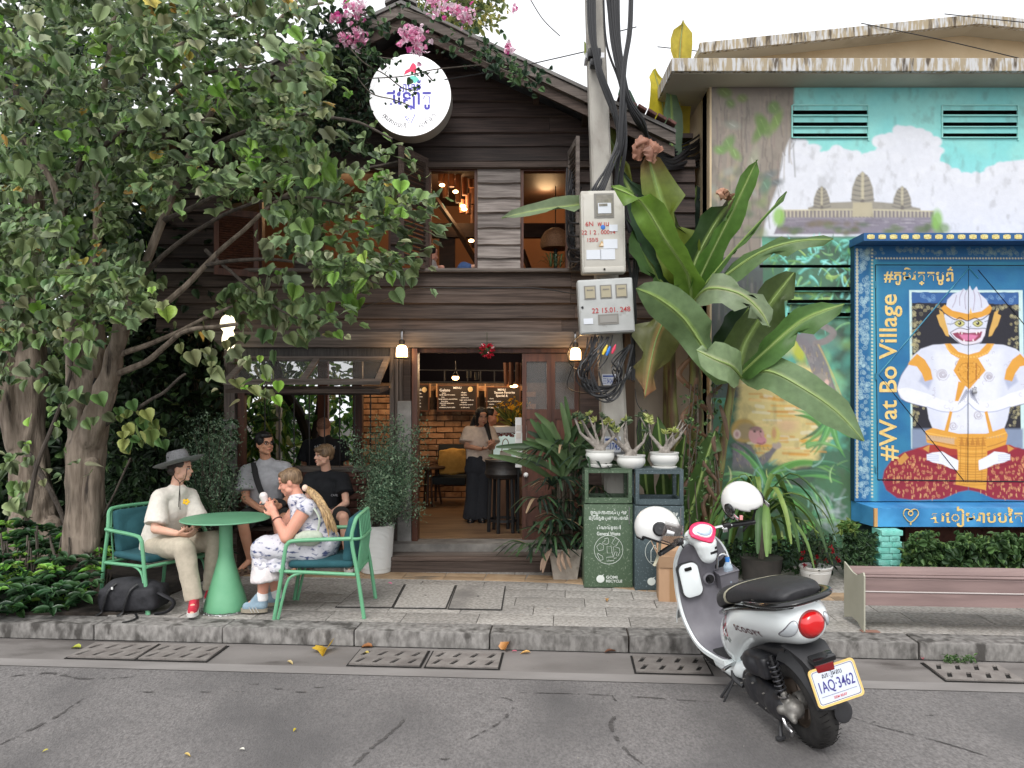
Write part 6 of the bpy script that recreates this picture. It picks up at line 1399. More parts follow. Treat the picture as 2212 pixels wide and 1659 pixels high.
# =============================================================== cafe table and chairs outside
MINT=mat('mint_paint',lin((100,164,124)),lin((108,170,130)),s=8,rough=.45,bump=.03,c3=lin((112,158,132)),s3=9,t3=.68);MINTT=mat('mint_tabletop',lin((92,148,114)),lin((100,156,122)),s=3,rough=.55)
CUSH=mat('teal_cushion',lin((30,76,84)),lin((38,86,94)),s=9,rough=.9,bump=.3,bs=70)
t=thing('cafe_table','round mint green pedestal table with a flared foot between the two chairs','table',G(488,1317));c=G(488,1317);T=Matrix.Translation((c.x,c.y,0))
mb=MB();mb.lathe([(.165,0),(.175,.01),(.172,.05),(.150,.13),(.115,.24),(.082,.36),(.062,.44),(.055,.52),(.052,.745)],40,T);mb.build('pedestal',MINT,t,smooth=True)
mb=MB();mb.lathe([(.05,.735),(.30,.747),(.352,.752),(.358,.757),(.352,.765),(.0,.766)],56,T,caps=False);mb.build('tabletop',MINTT,t,smooth=True)
t2=thing('floor_chain','thin steel chain lying round the foot of the mint green table','chain',(c.x,c.y,0));ln=None
for i in range(26):
 a=PI+PI*i/25*1.0;mb=MB();p0=Vector((c.x+.195*math.cos(a)+.02*math.sin(i*2.1),c.y+.195*math.sin(a),.008))
 if ln is None:
  mb.tube([(.012*math.cos(q*.785)*1.4,.008*math.sin(q*.785),0)for q in range(8)],.0028,5,close=True);ln=mb.build('chain_link',STEEL,t2);o=ln
 else:o=recopy(ln,t2)
 o.matrix_basis=Matrix.Translation(p0)@ Matrix.Rotation(a+PI/2,4,'Z')@ Matrix.Rotation((i%2)*1.2+.2,4,'X')
def chair(loc,rz,label):
 """armchair of bent mint tube; local +x is forward, y across"""
 t=thing('garden_chair',label,'chair',loc,(0,0,rz),'mint green tube armchairs at the table',world=False);r=.016;w=.30;sh=.40
 for s in (-1,1):
  y=s*w
  mb=MB();mb.tube(cat([(.34,y,0),(.29,y,.30),(.25,y,.56),(.235,y,.595),(.20,y,.62),(.05,y,.63),(-.15,y,.635),(-.27,y,.64)],5),r,8);mb.build('front_leg_and_arm',MINT,t,smooth=True)
  mb=MB();mb.tube(cat([(-.37,y*.97,0),(-.32,y*.97,.34),(-.27,y*.95,.62),(-.285,y*.9,.74)],5),r,8);mb.build('rear_leg',MINT,t,smooth=True)
  mb=MB();mb.tube([(.295,y*.96,sh-.02),(-.30,y*.96,sh-.05)],r*.9,8);mb.build('side_rail',MINT,t,smooth=True)
 mb=MB();mb.tube(cat([(-.285,-w*.9,.74),(-.30,-w*.84,.79),(-.315,-w*.65,.81),(-.32,0,.815),(-.315,w*.65,.81),(-.30,w*.84,.79),(-.285,w*.9,.74)],5),r,8);mb.build('top_rail',MINT,t,smooth=True)
 mb=MB();mb.tube(cat([(-.25,-w*.97,.635),(-.33,-w*.8,.63),(-.345,0,.63),(-.33,w*.8,.63),(-.25,w*.97,.635)],5),r*.8,8);mb.build('mid_rail',MINT,t,smooth=True)
 mb=MB();mb.tube([(.295,-w*.96,sh-.02),(.295,w*.96,sh-.02)],r*.9,8);mb.build('front_rail',MINT,t,smooth=True);mb=MB();mb.tube([(-.30,-w*.96,sh-.05),(-.30,w*.96,sh-.05)],r*.9,8);mb.build('back_rail',MINT,t,smooth=True)
 bar=None
 for i in range(7):
  y=lerp(-w*.72,w*.72,i/6);mb=MB()
  if bar is None:mb.tube([(-.30,0,sh-.05),(-.335,0,.63),(-.318,0,.81)],.0085,6);bar=o=mb.build('back_bar',MINT,t,smooth=True)
  else:o=recopy(bar,t)
  o.location=(0,y,0)
 mb=MB();mb.tube(cat([(.10,-w*.96,sh-.03),(.20,-w*.96,sh-.06),(.25,-w*.96,sh-.14),(.31,-w*.99,.0)],5),.012,6);mb.build('leg_brace',MINT,t,smooth=True);mb=MB();mb.tube(cat([(.10,w*.96,sh-.03),(.20,w*.96,sh-.06),(.25,w*.96,sh-.14),(.31,w*.99,.0)],5),.012,6);o=mb.build('leg_brace',MINT,t,smooth=True)
 sb=fuse('seat_cushion',[('m',*(lambda b:(b.v,b.f))(MB().box((-.01,0,sh+.02),(.52,.50,.06),bev=.028)),None),('e',(-.01,0,sh+.03),(.24,.23,.045))],.014,CUSH,t,3)
 bc=fuse('back_cushion',[('m',*(lambda b:(b.v,b.f))(MB().box((-.245,0,.61),(.09,.48,.38),rot=(0,R(-9),0),bev=.04)),None),('e',(-.235,0,.60),(.075,.20,.17),(0,R(-9),0))],.014,CUSH,t,3)
 return t
# left chair: legs seen at (329,1330) (212,1301) (359,1272); right chair: (596,1338) (774,1336) (635,1296) (798,1291)
A,Bk=G(329,1330),G(212,1301);ang=math.atan2((A-Bk).y,(A-Bk).x);perp=Vector((-math.sin(ang),math.cos(ang),0))
chair((A+Bk)/2+perp*.30,ang,'mint green armchair under the boy in the grey hat, left of the table')
A,Bk=G(596,1338),G(774,1337);ang2=math.atan2((A-Bk).y,(A-Bk).x);perp2=Vector((-math.sin(ang2),math.cos(ang2),0))
chair((A+Bk)/2-perp2*.30,ang2,'mint green armchair under the girl in the patterned dress, right of the table')
print('CHAIRS',(G(329,1330)+G(212,1301))/2+perp*.30,math.degrees(ang),(A+Bk)/2-perp2*.30,math.degrees(ang2))
# backpack on the ground
BAG=mat('black_backpack',(.010,.010,.013),(.022,.022,.027),s=14,rough=.75,bump=.5,bs=30);t=thing('backpack','black backpack lying on the pavement beside the left chair','backpack',G(290,1320),(0,0,R(-6)),world=False)
fuse('bag_body',[('m',*(lambda b:(b.v,b.f))(MB().box((0,0,.12),(.50,.26,.19),rot=(0,R(-3),0),bev=.05)),None),('e',(-.05,0,.18),(.20,.13,.10)),('e',(.12,0,.14),(.16,.12,.12))],.012,BAG,t,3,disp=(.006,9))
for x in (-.16,.02):mb=MB();mb.tube(cat([(x+.07,-.10,.25),(x+.03,-.145,.20),(x,-.155,.10),(x-.03,-.14,.03),(x-.06,-.17,.005)],4),.014,6,flat=.4);mb.build('compression_strap',BLACK,t)
mb=MB();mb.tube(cat([(.22,-.05,.18),(.30,-.08,.16),(.38,-.06,.10),(.34,-.08,.03),(.24,-.10,.01)],5),.022,8,flat=.45);mb.build('shoulder_strap',BAG,t,smooth=True)
mb=MB();mb.tube(cat([(.10,-.14,.02),(.16,-.22,.01),(.15,-.30,.008),(.11,-.33,.006)],5),.010,6,flat=.4);mb.build('loose_strap',BLACK,t);mb=MB();mb.box((-.10,-.142,.22),(.015,.006,.02));mb.build('white_tag',WHITE,t)
# =============================================================== people
def skinm(name,c,c2):return mat(name,c,c2,s=9,rough=.55,sss=.12,bump=.03,bs=60,spec=.35)
SK1=skinm('fair_skin',lin((212,164,140)),lin((222,176,154)));SK2=skinm('ruddy_skin',lin((208,148,126)),lin((218,160,138)));SK3=skinm('tan_skin',lin((196,142,114)),lin((206,154,126)))
LIP=mat('lips',lin((170,96,88)),rough=.5);EYEW=mat('eye_white',(.62,.60,.58),rough=.25);IRIS=mat('iris',(.02,.016,.014),rough=.2)
def hairm(name,a,b):return mat(name,a,b,s=70,rough=.5,bump=.7,bs=110,stretch=(1,1,.12),detail=4)
HB=hairm('dark_brown_hair',(.012,.008,.007),(.035,.022,.016));HK=hairm('black_hair',(.004,.004,.005),(.012,.010,.010));HL=hairm('dark_blond_hair',lin((88,68,50)),lin((138,112,84)));HY=hairm('blond_hair',lin((120,92,62)),lin((196,164,116)))
def cloth(name,a,b=None,**k):return mat(name,a,b or tuple(v*1.15 for v in a),s=k.pop('s',30),rough=.9,bump=.25,bs=90,**k)
def frame_of(f,up=(0,0,1)):
 f=Vector(f).normalized();u=Vector(up);x=f.cross(u).normalized();u=x.cross(f);return Matrix((x,f,u)).transposed()# columns: x side, y forward, z up
def hand(w,d,n,side,curl=.5,r=.0092,sc=1.0):
 d=Vector(d).normalized();n=Vector(n);n=(n-d*n.dot(d)).normalized();s=d.cross(n)*side;out=[]
 m=Matrix((s,d,n)).transposed().to_4x4();m.translation=Vector(w)+d*.048*sc
 out.append(('e',(0,0,0),(.040*sc,.052*sc,.017*sc),None,m))
 for i,L in enumerate((.88,1.0,.95,.75)):
  p=Vector(w)+d*.088*sc+s*(1.5-i)*.0195*sc;ang=.25*curl;
  for seg in (.040,.027,.022):
   ang+=curl*.65;q=p+(d*math.cos(ang)+n*math.sin(ang))*seg*L*sc+s*(1.5-i)*.0025*sc;out.append(('c',p,r*sc,q,r*.86*sc));p=q
 p=Vector(w)+d*.028*sc+s*.034*sc;q=p+(d*.75+s*.62+n*.25)*.04*sc;t=q+(d*.85+s*.15+n*.45*(1+curl))*.033*sc
 out+=[('c',p,.013*sc,q,.0105*sc),('c',q,.0105*sc,t,.0088*sc)];return out
def head_prims(c,Mh,s=1.0):
 T=Matrix.Translation(Vector(c))@ Mh.to_4x4()@ Matrix.Scale(s,4);o=[]
 def e(p,r,rot=None):o.append(('e',p,r,rot,T))
 e((0,-.018,.030),(.074,.090,.083));e((0,.018,-.026),(.061,.067,.078));e((0,.030,-.070),(.046,.048,.036));e((0,.066,-.090),(.021,.017,.016));e((0,-.01,-.03),(.060,.062,.06))
 e((0,.073,.024),(.044,.014,.009));e((0,.064,.050),(.048,.018,.022));
 for sx in (-1,1):e((sx*.036,.056,-.030),(.022,.020,.022));e((sx*.073,-.006,-.012),(.009,.020,.031),(0,0,sx*.3));e((sx*.010,.096,-.026),(.008,.009,.007));e((sx*.052,.02,-.062),(.016,.03,.024))
 for i in range(5):t=i/4;e((0,.080+.021*t,.010-.034*t),(.0075+.004*t,.010,.009))
 e((0,.083,-.050),(.022,.011,.006));e((0,.081,-.063),(.019,.012,.0065));return o,T
def face_parts(T,par,brow,lip=LIP,closed=False):
 for sx in (-1,1):
  mb=MB();mb.sph((sx*.029,.073,.004),(.0125,.0085,.0035 if closed else .0075),10,6,m=T);mb.build('eye',EYEW if not closed else SK1,par,smooth=True)
  if not closed:mb=MB();mb.sph((sx*.029,.0805,.004),(.0055,.003,.0058),8,6,m=T);mb.build('iris',IRIS,par,smooth=True)
  mb=MB();mb.tube([T @ Vector((sx*.014,.084,.021)),T @ Vector((sx*.030,.082,.025)),T @ Vector((sx*.046,.068,.020))],.0038,5);mb.build('eyebrow',brow,par,smooth=True)
  mb=MB();mb.tube([T @ Vector((sx*.017,.081,.008)),T @ Vector((sx*.029,.083,.0115)),T @ Vector((sx*.042,.074,.007))],.0018,4);mb.build('eyelid',brow,par)
 mb=MB();mb.sph((0,.0905,-.0555),(.019,.005,.0055),10,6,m=T);mb.build('lips',lip,par,smooth=True)
def body(t,J,f,skin,Mh,hs=1.0,arm=1.0,leg=1.0,handsL=None,handsR=None,legs=True,tor=1.0,vox=.0075):
 pr,T=head_prims(J['hed'],Mh,hs);u={'sq':(1.12,.74),'up':f}
 hd=Vector(J['hed']);nk=Vector(J['nek'])
 pr+=[('c',J['pel'],.125*tor,J['che'],.135*tor,u),('c',J['che'],.125*tor,nk-Vector((0,0,.03)),.06*tor,u),('c',nk,.054*hs,hd+Mh @ Vector((0,-.012,-.055)),.048*hs)]
 for s in 'LR':
  pr+=[('c',nk-Vector((0,0,.02)),.05,J['sh'+s],.052*arm),('c',J['sh'+s],.051*arm,J['el'+s],.040*arm),('c',J['el'+s],.040*arm,J['wr'+s],.026*arm)]
  if legs:pr+=[('c',J['hip'+s],.085*leg,J['kn'+s],.056*leg),('c',J['kn'+s],.054*leg,Vector(J['kn'+s]).lerp(Vector(J['an'+s]),.35),.054*leg),('c',Vector(J['kn'+s]).lerp(Vector(J['an'+s]),.35),.054*leg,J['an'+s],.034*leg),('c',J['an'+s],.034*leg,J['to'+s],.024)]
 for h in (handsL,handsR):
  if h:pr+=hand(*h)
 return fuse('body',pr,vox,skin,t,2),T
def shirt(t,J,f,m,loose=.022,sleeve=.62,tor=1.0,hem=0.0,name='t_shirt',vox=.010,disp=(.007,6),arm=1.0,extra=None,skw=.02):
 u={'sq':(1.13,.80),'up':f};pel=Vector(J['pel']);che=Vector(J['che']);nk=Vector(J['nek']);ax=(che-pel).normalized()
 pr=[('c',pel-ax*hem,(.135+loose)*tor,che,(.138+loose)*tor,u),('c',che,(.135+loose)*tor,nk-Vector((0,0,.045)),.085*tor,u)]
 for s in 'LR':
  sh=Vector(J['sh'+s]);el=Vector(J['el'+s]);e=sh.lerp(el,sleeve)
  pr+=[('c',nk-Vector((0,0,.045)),.062,sh,(.060+loose*.3)*arm),('c',sh,(.060+loose*.35)*arm,sh.lerp(el,.2),(.062+loose*.5)*arm),('c',sh,(.056+loose*.3)*arm,e,(.056+loose+skw)*arm,{'flat':True})]
 if extra:pr+=extra
 return fuse(name,pr,vox,m,t,3,disp=disp)
def trousers(t,J,f,m,end=1.0,r0=.105,r1=.078,r2=.075,name='trousers',vox=.010,disp=(.006,7),wide=None):
 pr=[('c',Vector(J['hipL']).lerp(Vector(J['hipR']),-.1),r0*1.05,Vector(J['hipL']).lerp(Vector(J['hipR']),1.1),r0*1.05),('c',J['pel'],.15,Vector(J['pel'])+Vector((0,0,.10)),.145,{'sq':(1.1,.8),'up':f})]
 for s in 'LR':
  kn=Vector(J['kn'+s]);an=Vector(J['an'+s]);hp=Vector(J['hip'+s])
  if end<=0:e=hp.lerp(kn,-end);pr.append(('c',hp,r0,e,r1,{'flat':True}))
  else:pr+=[('c',hp,r0,kn,r1),('c',kn,r1,kn.lerp(an,end),r2,{'flat':True})]
 return fuse(name,pr,vox,m,t,3,disp=disp)
def shoe(t,an,to,m,sole,name='shoe',w=.043,label=None):
 an=Vector(an);to=Vector(to);d=Vector((to.x-an.x,to.y-an.y,0)).normalized();z0=min(to.z,an.z-.06)
 heel=Vector((an.x,an.y,0))-d*.035;tip=Vector((to.x,to.y,0))+d*.03;sd=Vector((-d.y,d.x,0));zb=to.z-.035
 L=(tip-heel).length
 pr=[('c',an+Vector((0,0,-.0)),w*.95,Vector((heel.x,heel.y,zb+.055))+d*.035,w*.95),('c',Vector((heel.x,heel.y,zb+.055))+d*.04,w,Vector((tip.x,tip.y,zb+.04))-d*.045,w*.86),('c',an+d*.03,w*.8,Vector((tip.x,tip.y,zb+.045))-d*.08,w*.8)]
 o=fuse(name,pr,.008,m,t,3,label=label)
 mb=MB();pts=[]
 for i in range(20):
  a=2*PI*i/20;c=(heel+tip)/2;rx=L/2+.008;wy=w*(1.06+.10*math.cos(a));pts.append(Vector((c.x,c.y,zb))+d*math.cos(a)*rx+sd*math.sin(a)*wy)
 mb.prism(pts,(0,0,.030));mb.build('sole',sole,o,smooth=True);return o
Z=Vector((0,0,1))
GREYT=cloth('grey_tshirt',lin((164,164,168)));CREAMT=cloth('cream_tshirt',lin((212,206,196)));BLACKT=cloth('black_tshirt',(.008,.009,.012));PANTS=cloth('stone_trousers',lin((178,168,150)));SHORTS=cloth('dark_shorts',(.018,.018,.017));REDS=cloth('red_shoe',lin((176,36,56)),lin((196,60,78)));SOLEW=mat('white_sole',(.60,.58,.55),rough=.7);SOLEG=mat('gum_sole',(.30,.26,.20),rough=.7)
# ---------- boy with the grey hat
t=thing('person','boy in a wide grey hat and cream t-shirt sitting left of the green table','person',G(380,1310))
f=Vector((.80,-.42,0)).normalized()
J=dict(pel=P(346,1176,6.62),che=P(368,1104,6.58),nek=P(381,1052,6.58),hed=P(390,1012,6.58),shR=P(345,1075,6.45),shL=P(408,1070,6.72),elR=P(336,1143,6.34),elL=P(428,1130,6.64),wrR=P(383,1152,6.22),wrL=P(418,1143,6.42),
  hipR=P(342,1180,6.52),hipL=P(366,1178,6.76),knR=P(398,1184,6.16),knL=P(468,1168,6.44),anR=P(419,1295,6.14),anL=P(456,1272,6.46),toR=P(415,1322,6.02),toL=P(450,1291,6.36))
Mh=frame_of((.95,.12,-.05))
b,T=body(t,J,f,SK1,Mh,.98,handsR=(J['wrR'],P(405,1156,6.22)-J['wrR'],(0,.5,.6),1,.7),handsL=(J['wrL'],P(398,1156,6.26)-J['wrL'],(0,-.5,.4),-1,.7));face_parts(T,t,HB)
shirt(t,J,f,CREAMT,loose=.024,sleeve=.84,hem=.04,skw=.016,disp=(.012,5.5),arm=.95);trousers(t,J,f,PANTS,1.0,.10,.082,.066)
shoe(t,J['anR'],J['toR'],REDS,SOLEW);shoe(t,J['anL'],J['toL'],REDS,SOLEW)
fuse('hair',[('e',(0,-.025,.035),(.080,.092,.078),None,T),('e',(0,-.055,-.02),(.068,.055,.05),None,T)],.008,HB,t,2)
# hat
HAT=cloth('grey_felt',lin((112,112,114)),lin((132,132,134)),s=60);HT=Matrix.Translation(P(387,1000,6.56))@ Euler((R(-4),R(-15.5),R(4))).to_matrix().to_4x4()
mb=MB();mb.lathe([(.088,-.004),(.10,.0),(.150,-.012),(.205,.012),(.212,.018),(.205,.020),(.150,.0),(.102,.010),(.092,.012),(.092,.05),(.086,.085),(.076,.108),(.045,.106),(0,.098)],40,HT,caps=False)
mb.v=[tuple(Vector(v))for v in mb.v];h=mb.build('hat',HAT,t,smooth=True);
mb=MB();mb.lathe([(.0935,.012),(.0925,.030),(.0905,.030),(.0915,.012)],32,HT,caps=False);mb.build('hat_band',mat('brown_band',(.035,.015,.010),rough=.6),h)
for x in (-.05,.0):mb=MB();mb.sph(HT @ Vector((x,-.083,.062)),.006,6,4);mb.build('eyelet',BLACK,h)
CORD=mat('dark_cord',(.02,.012,.010),rough=.8)
mb=MB();mb.tube(cat([P(374,1008,6.48),P(377,1030,6.47),P(388,1043,6.45),P(387,1070,6.40),P(386,1095,6.385)],5),.0035,5);mb.tube(cat([P(404,1012,6.52),P(400,1034,6.48),P(389,1044,6.45),P(389,1072,6.40),P(389,1101,6.385)],5),.0030,5);o=mb.build('chin_cord',CORD,t)
mb=MB();
for a in range(5):mb.sph(P(402+5*math.cos(a*1.3),1084+4*math.sin(a*1.3),6.36),(.014,.004,.012),6,4)
mb.build('orange_print',mat('orange_print',lin((232,184,40)),rough=.8),t);mb=MB();mb.sph(P(402,1078,6.36),(.01,.004,.004),6,4);mb.build('leaf_print',mat('leafp',lin((80,96,60)),rough=.8),t)
# ---------- girl with the ponytail
t=thing('person','blond girl with a ponytail and patterned dress sitting right of the green table','person',G(600,1318))
f=Vector((-.98,.0,-.15)).normalized()
J=dict(pel=P(692,1172,6.33),che=P(664,1116,6.33),nek=P(645,1076,6.33),hed=P(626,1041,6.33),shL=P(662,1096,6.16),shR=P(648,1092,6.50),elL=P(618,1162,6.08),elR=P(604,1148,6.44),wrL=P(593,1112,6.18),wrR=P(590,1098,6.36),
  hipL=P(688,1182,6.24),hipR=P(690,1180,6.44),knL=P(574,1186,6.18),knR=P(584,1186,6.42),anL=P(567,1290,6.20),anR=P(597,1285,6.42),toL=P(530,1312,6.20),toR=P(566,1298,6.42))
Mh=frame_of((-.93,-.14,-.34),(-.25,0,1))
b,T=body(t,J,f,SK2,Mh,.98,arm=1.18,leg=1.12,handsL=(J['wrL'],P(578,1086,6.20)-J['wrL'],(-.2,.9,.2),1,.8),handsR=(J['wrR'],P(578,1080,6.32)-J['wrR'],(-.1,-.9,.1),-1,.8));face_parts(T,t,HL,closed=True)
DRS=mat('patterned_dress',lin((214,212,218)),lin((206,204,212)),s=9,rough=.9,bump=.25,bs=60,c3=lin((74,84,124)),s3=22,t3=.535,stretch=(1,.6,1.8),detail=3);RUF=cloth('white_ruffle',lin((216,208,208)))
u={'sq':(1.1,.85),'up':f}
fuse('dress',[('c',J['hipL'],.125,P(570,1184,6.19),.098),('c',J['hipR'],.12,P(580,1184,6.42),.098),('c',J['pel'],.175,J['che'],.155,u),('c',J['che'],.15,J['nek']-Z*.04,.09,u),('c',J['shL'],.068,J['shR'],.068),('c',J['nek']-Z*.035,.06,J['shL'],.062),('c',J['pel']-Z*.0,.165,P(578,1188,6.30),.135,{'sq':(1.25,.80),'up':(0,0,1)}),('c',J['shL'],.062,J['shL'].lerp(J['elL'],.14),.075,{'flat':True}),('e',P(690,1172,6.33),(.17,.19,.13))],.011,DRS,t,3,disp=(.010,7))
fuse('ruffle',[('c',P(577,1206,6.28),.115,P(580,1250,6.27),.150,{'flat':True,'sq':(1.35,.85),'up':(1,0,0)})],.010,RUF,t,3,disp=(.014,16,(1,1,.15)))
fuse('upper_ruffle',[('c',P(576,1180,6.28),.105,P(576,1226,6.27),.122,{'flat':True,'sq':(1.45,.85),'up':(1,0,0)}),('c',P(606,1186,6.28),.110,P(608,1226,6.28),.140,{'flat':True,'sq':(1.3,.8),'up':(1,0,0)})],.010,DRS,t,3,disp=(.012,14))
SHB=cloth('pale_blue_shoe',lin((142,164,178)),lin((128,150,166)));SOCK=cloth('white_sock',lin((222,220,220)))
shoe(t,J['anL'],J['toL'],SHB,SOLEG,w=.046);shoe(t,J['anR'],J['toR'],SHB,SOLEG,w=.046)
for s in 'LR':
 fuse('sock',[('c',J['an'+s]+Z*.03,.045,J['an'+s]-Z*.01,.047)],.008,SOCK,t,2)
for i in range(3):mb=MB();a=P(541+i*7,1318,6.14);mb.tube([a+Vector((-.012,-.0,.022)),a+Vector((.012,.002,-.022))],.006,5,flat=.5);mb.build('shoe_stripe',SOLEW,t)
hp=[('e',(0,-.022,.036),(.082,.096,.082),None,T),('e',(0,-.045,.0),(.068,.070,.052),None,T),('e',(0,.030,.078),(.056,.045,.032),None,T),('e',(.058,.012,.038),(.020,.045,.040),None,T),('e',(-.058,.012,.038),(.020,.045,.040),None,T)]
fuse('hair',hp,.008,HL,t,2)
pt=cat([P(659,1053,6.30),P(682,1072,6.26),P(700,1098,6.20),P(713,1126,6.18),P(722,1152,6.18)],4);rr_=[.022,.028,.032,.035,.037,.038,.038,.037,.036,.034,.032,.029,.026,.022,.017,.011,.005]
fuse('ponytail',[('c',pt[i],rr_[i],pt[i+1],rr_[i+1],{'sq':(1,.7),'up':(0,1,0)})for i in range(len(pt)-1)],.008,HY,t,2)
for k_ in range(14):
 o_=Vector((random.uniform(-.03,.03),random.uniform(-.03,.02),random.uniform(-.02,.02)));q_=[pt[i]+o_*(.2+i/12)+Vector((random.uniform(-.004,.004),0,random.uniform(-.004,.004)))for i in range(0,17,2)]
 mb=MB();mb.tube(q_,[.006,.009,.011,.012,.012,.011,.009,.006,.002][:len(q_)],5);mb.build('hair_strand',HY,t,smooth=True)
mb=MB();mb.sph(P(659,1054,6.29),(.026,.03,.028));mb.build('hair_tie',mat('tie',lin((230,200,180)),rough=.8),t,smooth=True)
mb=MB();w=J['wrL'].lerp(J['elL'],.22);d=(J['elL']-J['wrL']).normalized();x=d.orthogonal().normalized();y=d.cross(x);mb.tube([w+(x*math.cos(a)+y*math.sin(a))*.039 for a in np.linspace(0,2*PI,14)[:-1]],.005,5,close=True);mb.build('bracelet',mat('bead',(.10,.03,.02),rough=.5),t)
o=fuse('cup',[('c',(0,0,0),.024,(0,0,.065),.036,{'flat':True}),('e',(0,0,.07),(.032,.032,.025))],.005,mat('white_cup',(.72,.66,.64),rough=.5),None,2,M=Matrix.Translation(P(573,1087,6.26))@ Euler((0,R(-14),0)).to_matrix().to_4x4());tag(o,'small white ice cream cup held to the mouth of the blond girl','cup')
POU=cloth('sage_pouch',lin((168,176,160)));o=fuse('waist_pouch',[('e',(0,0,0),(.11,.05,.06)),('e',(-.05,0,-.01),(.07,.05,.05)),('e',(.05,0,.01),(.07,.045,.05))],.009,POU,None,2,disp=(.006,12),M=Matrix.Translation(P(666,1163,6.10)));tag(o,'sage green waist pouch on the lap of the girl in the dress','pouch')
mb=MB();mb.tube(cat([P(660,1082,6.20),P(676,1095,6.15),P(690,1120,6.12),P(686,1150,6.10)],5),.012,6,flat=.4);o=mb.build('pouch_strap',POU,None);tag(o,'pale green strap over the shoulder of the girl','strap')
# ---------- wooden bench along the wall
t=thing('wall_bench','dark wooden bench against the brick wall under the grey shirted man','bench',(hx(640,7.95),7.95,0))
for k in range(3):mb=MB();y=7.80+k*.12;mb.bb(hx(500,7.9),hx(765,7.9),y,y+.11,.40,.44,bev=.006);mb.build('seat_board',WOODM,t,smooth=True)
for x in (510,592,672,752):mb=MB();mb.bb(hx(x,7.9)-.03,hx(x,7.9)+.03,7.84,8.10,0,.40);mb.build('leg',WOODM,t)
# ---------- man in the grey t-shirt
t=thing('person','man with glasses in a grey t-shirt and dark shorts sitting behind the green table','person',G(560,1235))
f=Vector((.25,-1,0)).normalized()
J=dict(pel=P(572,1100,7.98),che=P(575,1040,7.92),nek=P(575,996,7.88),hed=P(572,958,7.82),shR=P(532,1018,7.90),shL=P(619,1012,7.94),elR=P(530,1078,7.78),elL=P(630,1072,7.80),wrR=P(568,1103,7.58),wrL=P(600,1095,7.56),
  hipR=P(553,1112,7.95),hipL=P(595,1112,7.95),knR=P(524,1126,7.52),knL=P(618,1122,7.50),anR=P(541,1210,7.66),anL=P(622,1212,7.66),toR=P(520,1229,7.56),toL=P(634,1230,7.54))
Mh=frame_of((.72,-.66,.02))
b,T=body(t,J,f,SK3,Mh,1.04,arm=1.05,handsR=(J['wrR'],P(584,1120,7.52)-J['wrR'],(.3,.2,.6),1,.5),handsL=(J['wrL'],P(582,1092,7.46)-J['wrL'],(-.3,.3,.3),-1,.7));face_parts(T,t,HK)
shirt(t,J,f,GREYT,loose=.024,sleeve=.72,hem=.05,skw=.018,disp=(.011,5.5),tor=1.05);trousers(t,J,f,SHORTS,-.82,.105,.105)
SAND=cloth('brown_sandal',(.13,.085,.06));
for s in 'LR':
 to=J['to'+s];an=J['an'+s];d=Vector((to.x-an.x,to.y-an.y,0)).normalized();sd=Vector((-d.y,d.x,0));c=Vector((an.x,an.y,0))
 mb=MB();mb.prism([c-d*.05-sd*.035,c-d*.05+sd*.035,c+d*.17+sd*.045,c+d*.20,c+d*.17-sd*.045],(0,0,.022));so=mb.build('sandal',SAND,t)
 for q in (.06,.13):mb=MB();mb.tube([c+d*q-sd*.045+Z*.02,c+d*q-sd*.03+Z*.062,c+d*q+sd*.03+Z*.062,c+d*q+sd*.045+Z*.02],.014,6,flat=.5);mb.build('sandal_strap',SAND,so)
fuse('hair',[('e',(0,-.022,.040),(.083,.097,.083),None,T),('e',(.015,.045,.080),(.062,.045,.032),None,T),('e',(-.062,.0,.028),(.022,.045,.045),None,T),('e',(.062,.0,.028),(.022,.045,.045),None,T),('e',(0,-.06,-.02),(.064,.05,.05),None,T)],.008,HK,t,2,disp=(.004,20))
mb=MB()
for sx in (-1,1):mb.tube([T @ Vector((sx*.030+.021*math.cos(a),.092-.006*abs(math.sin(a)),.004+.016*math.sin(a)))for a in np.linspace(0,2*PI,13)[:-1]],.0026,5,close=True);mb.tube([T @ Vector((sx*.051,.088,.008)),T @ Vector((sx*.078,.02,.008)),T @ Vector((sx*.078,-.02,.0))],.0026,5)
mb.tube([T @ Vector((-.009,.098,.006)),T @ Vector((.009,.098,.006))],.0024,5);mb.build('glasses',BLACK,t)
STR=cloth('bag_strap',(.014,.014,.015));mb=MB();mb.tube(cat([P(548,1000,7.84),P(553,1030,7.72),P(564,1062,7.66),P(578,1086,7.60),P(600,1096,7.58)],5),.030,8,flat=.35);o=mb.build('crossbody_strap',STR,None,smooth=True);tag(o,'black crossbody bag strap over the grey t-shirt of the man','strap')
o=fuse('crossbody_bag',[('e',(0,0,0),(.09,.045,.055))],.01,STR,None,2,M=Matrix.Translation(P(600,1088,7.62)));tag(o,'small black crossbody bag on the lap of the man in glasses','bag')
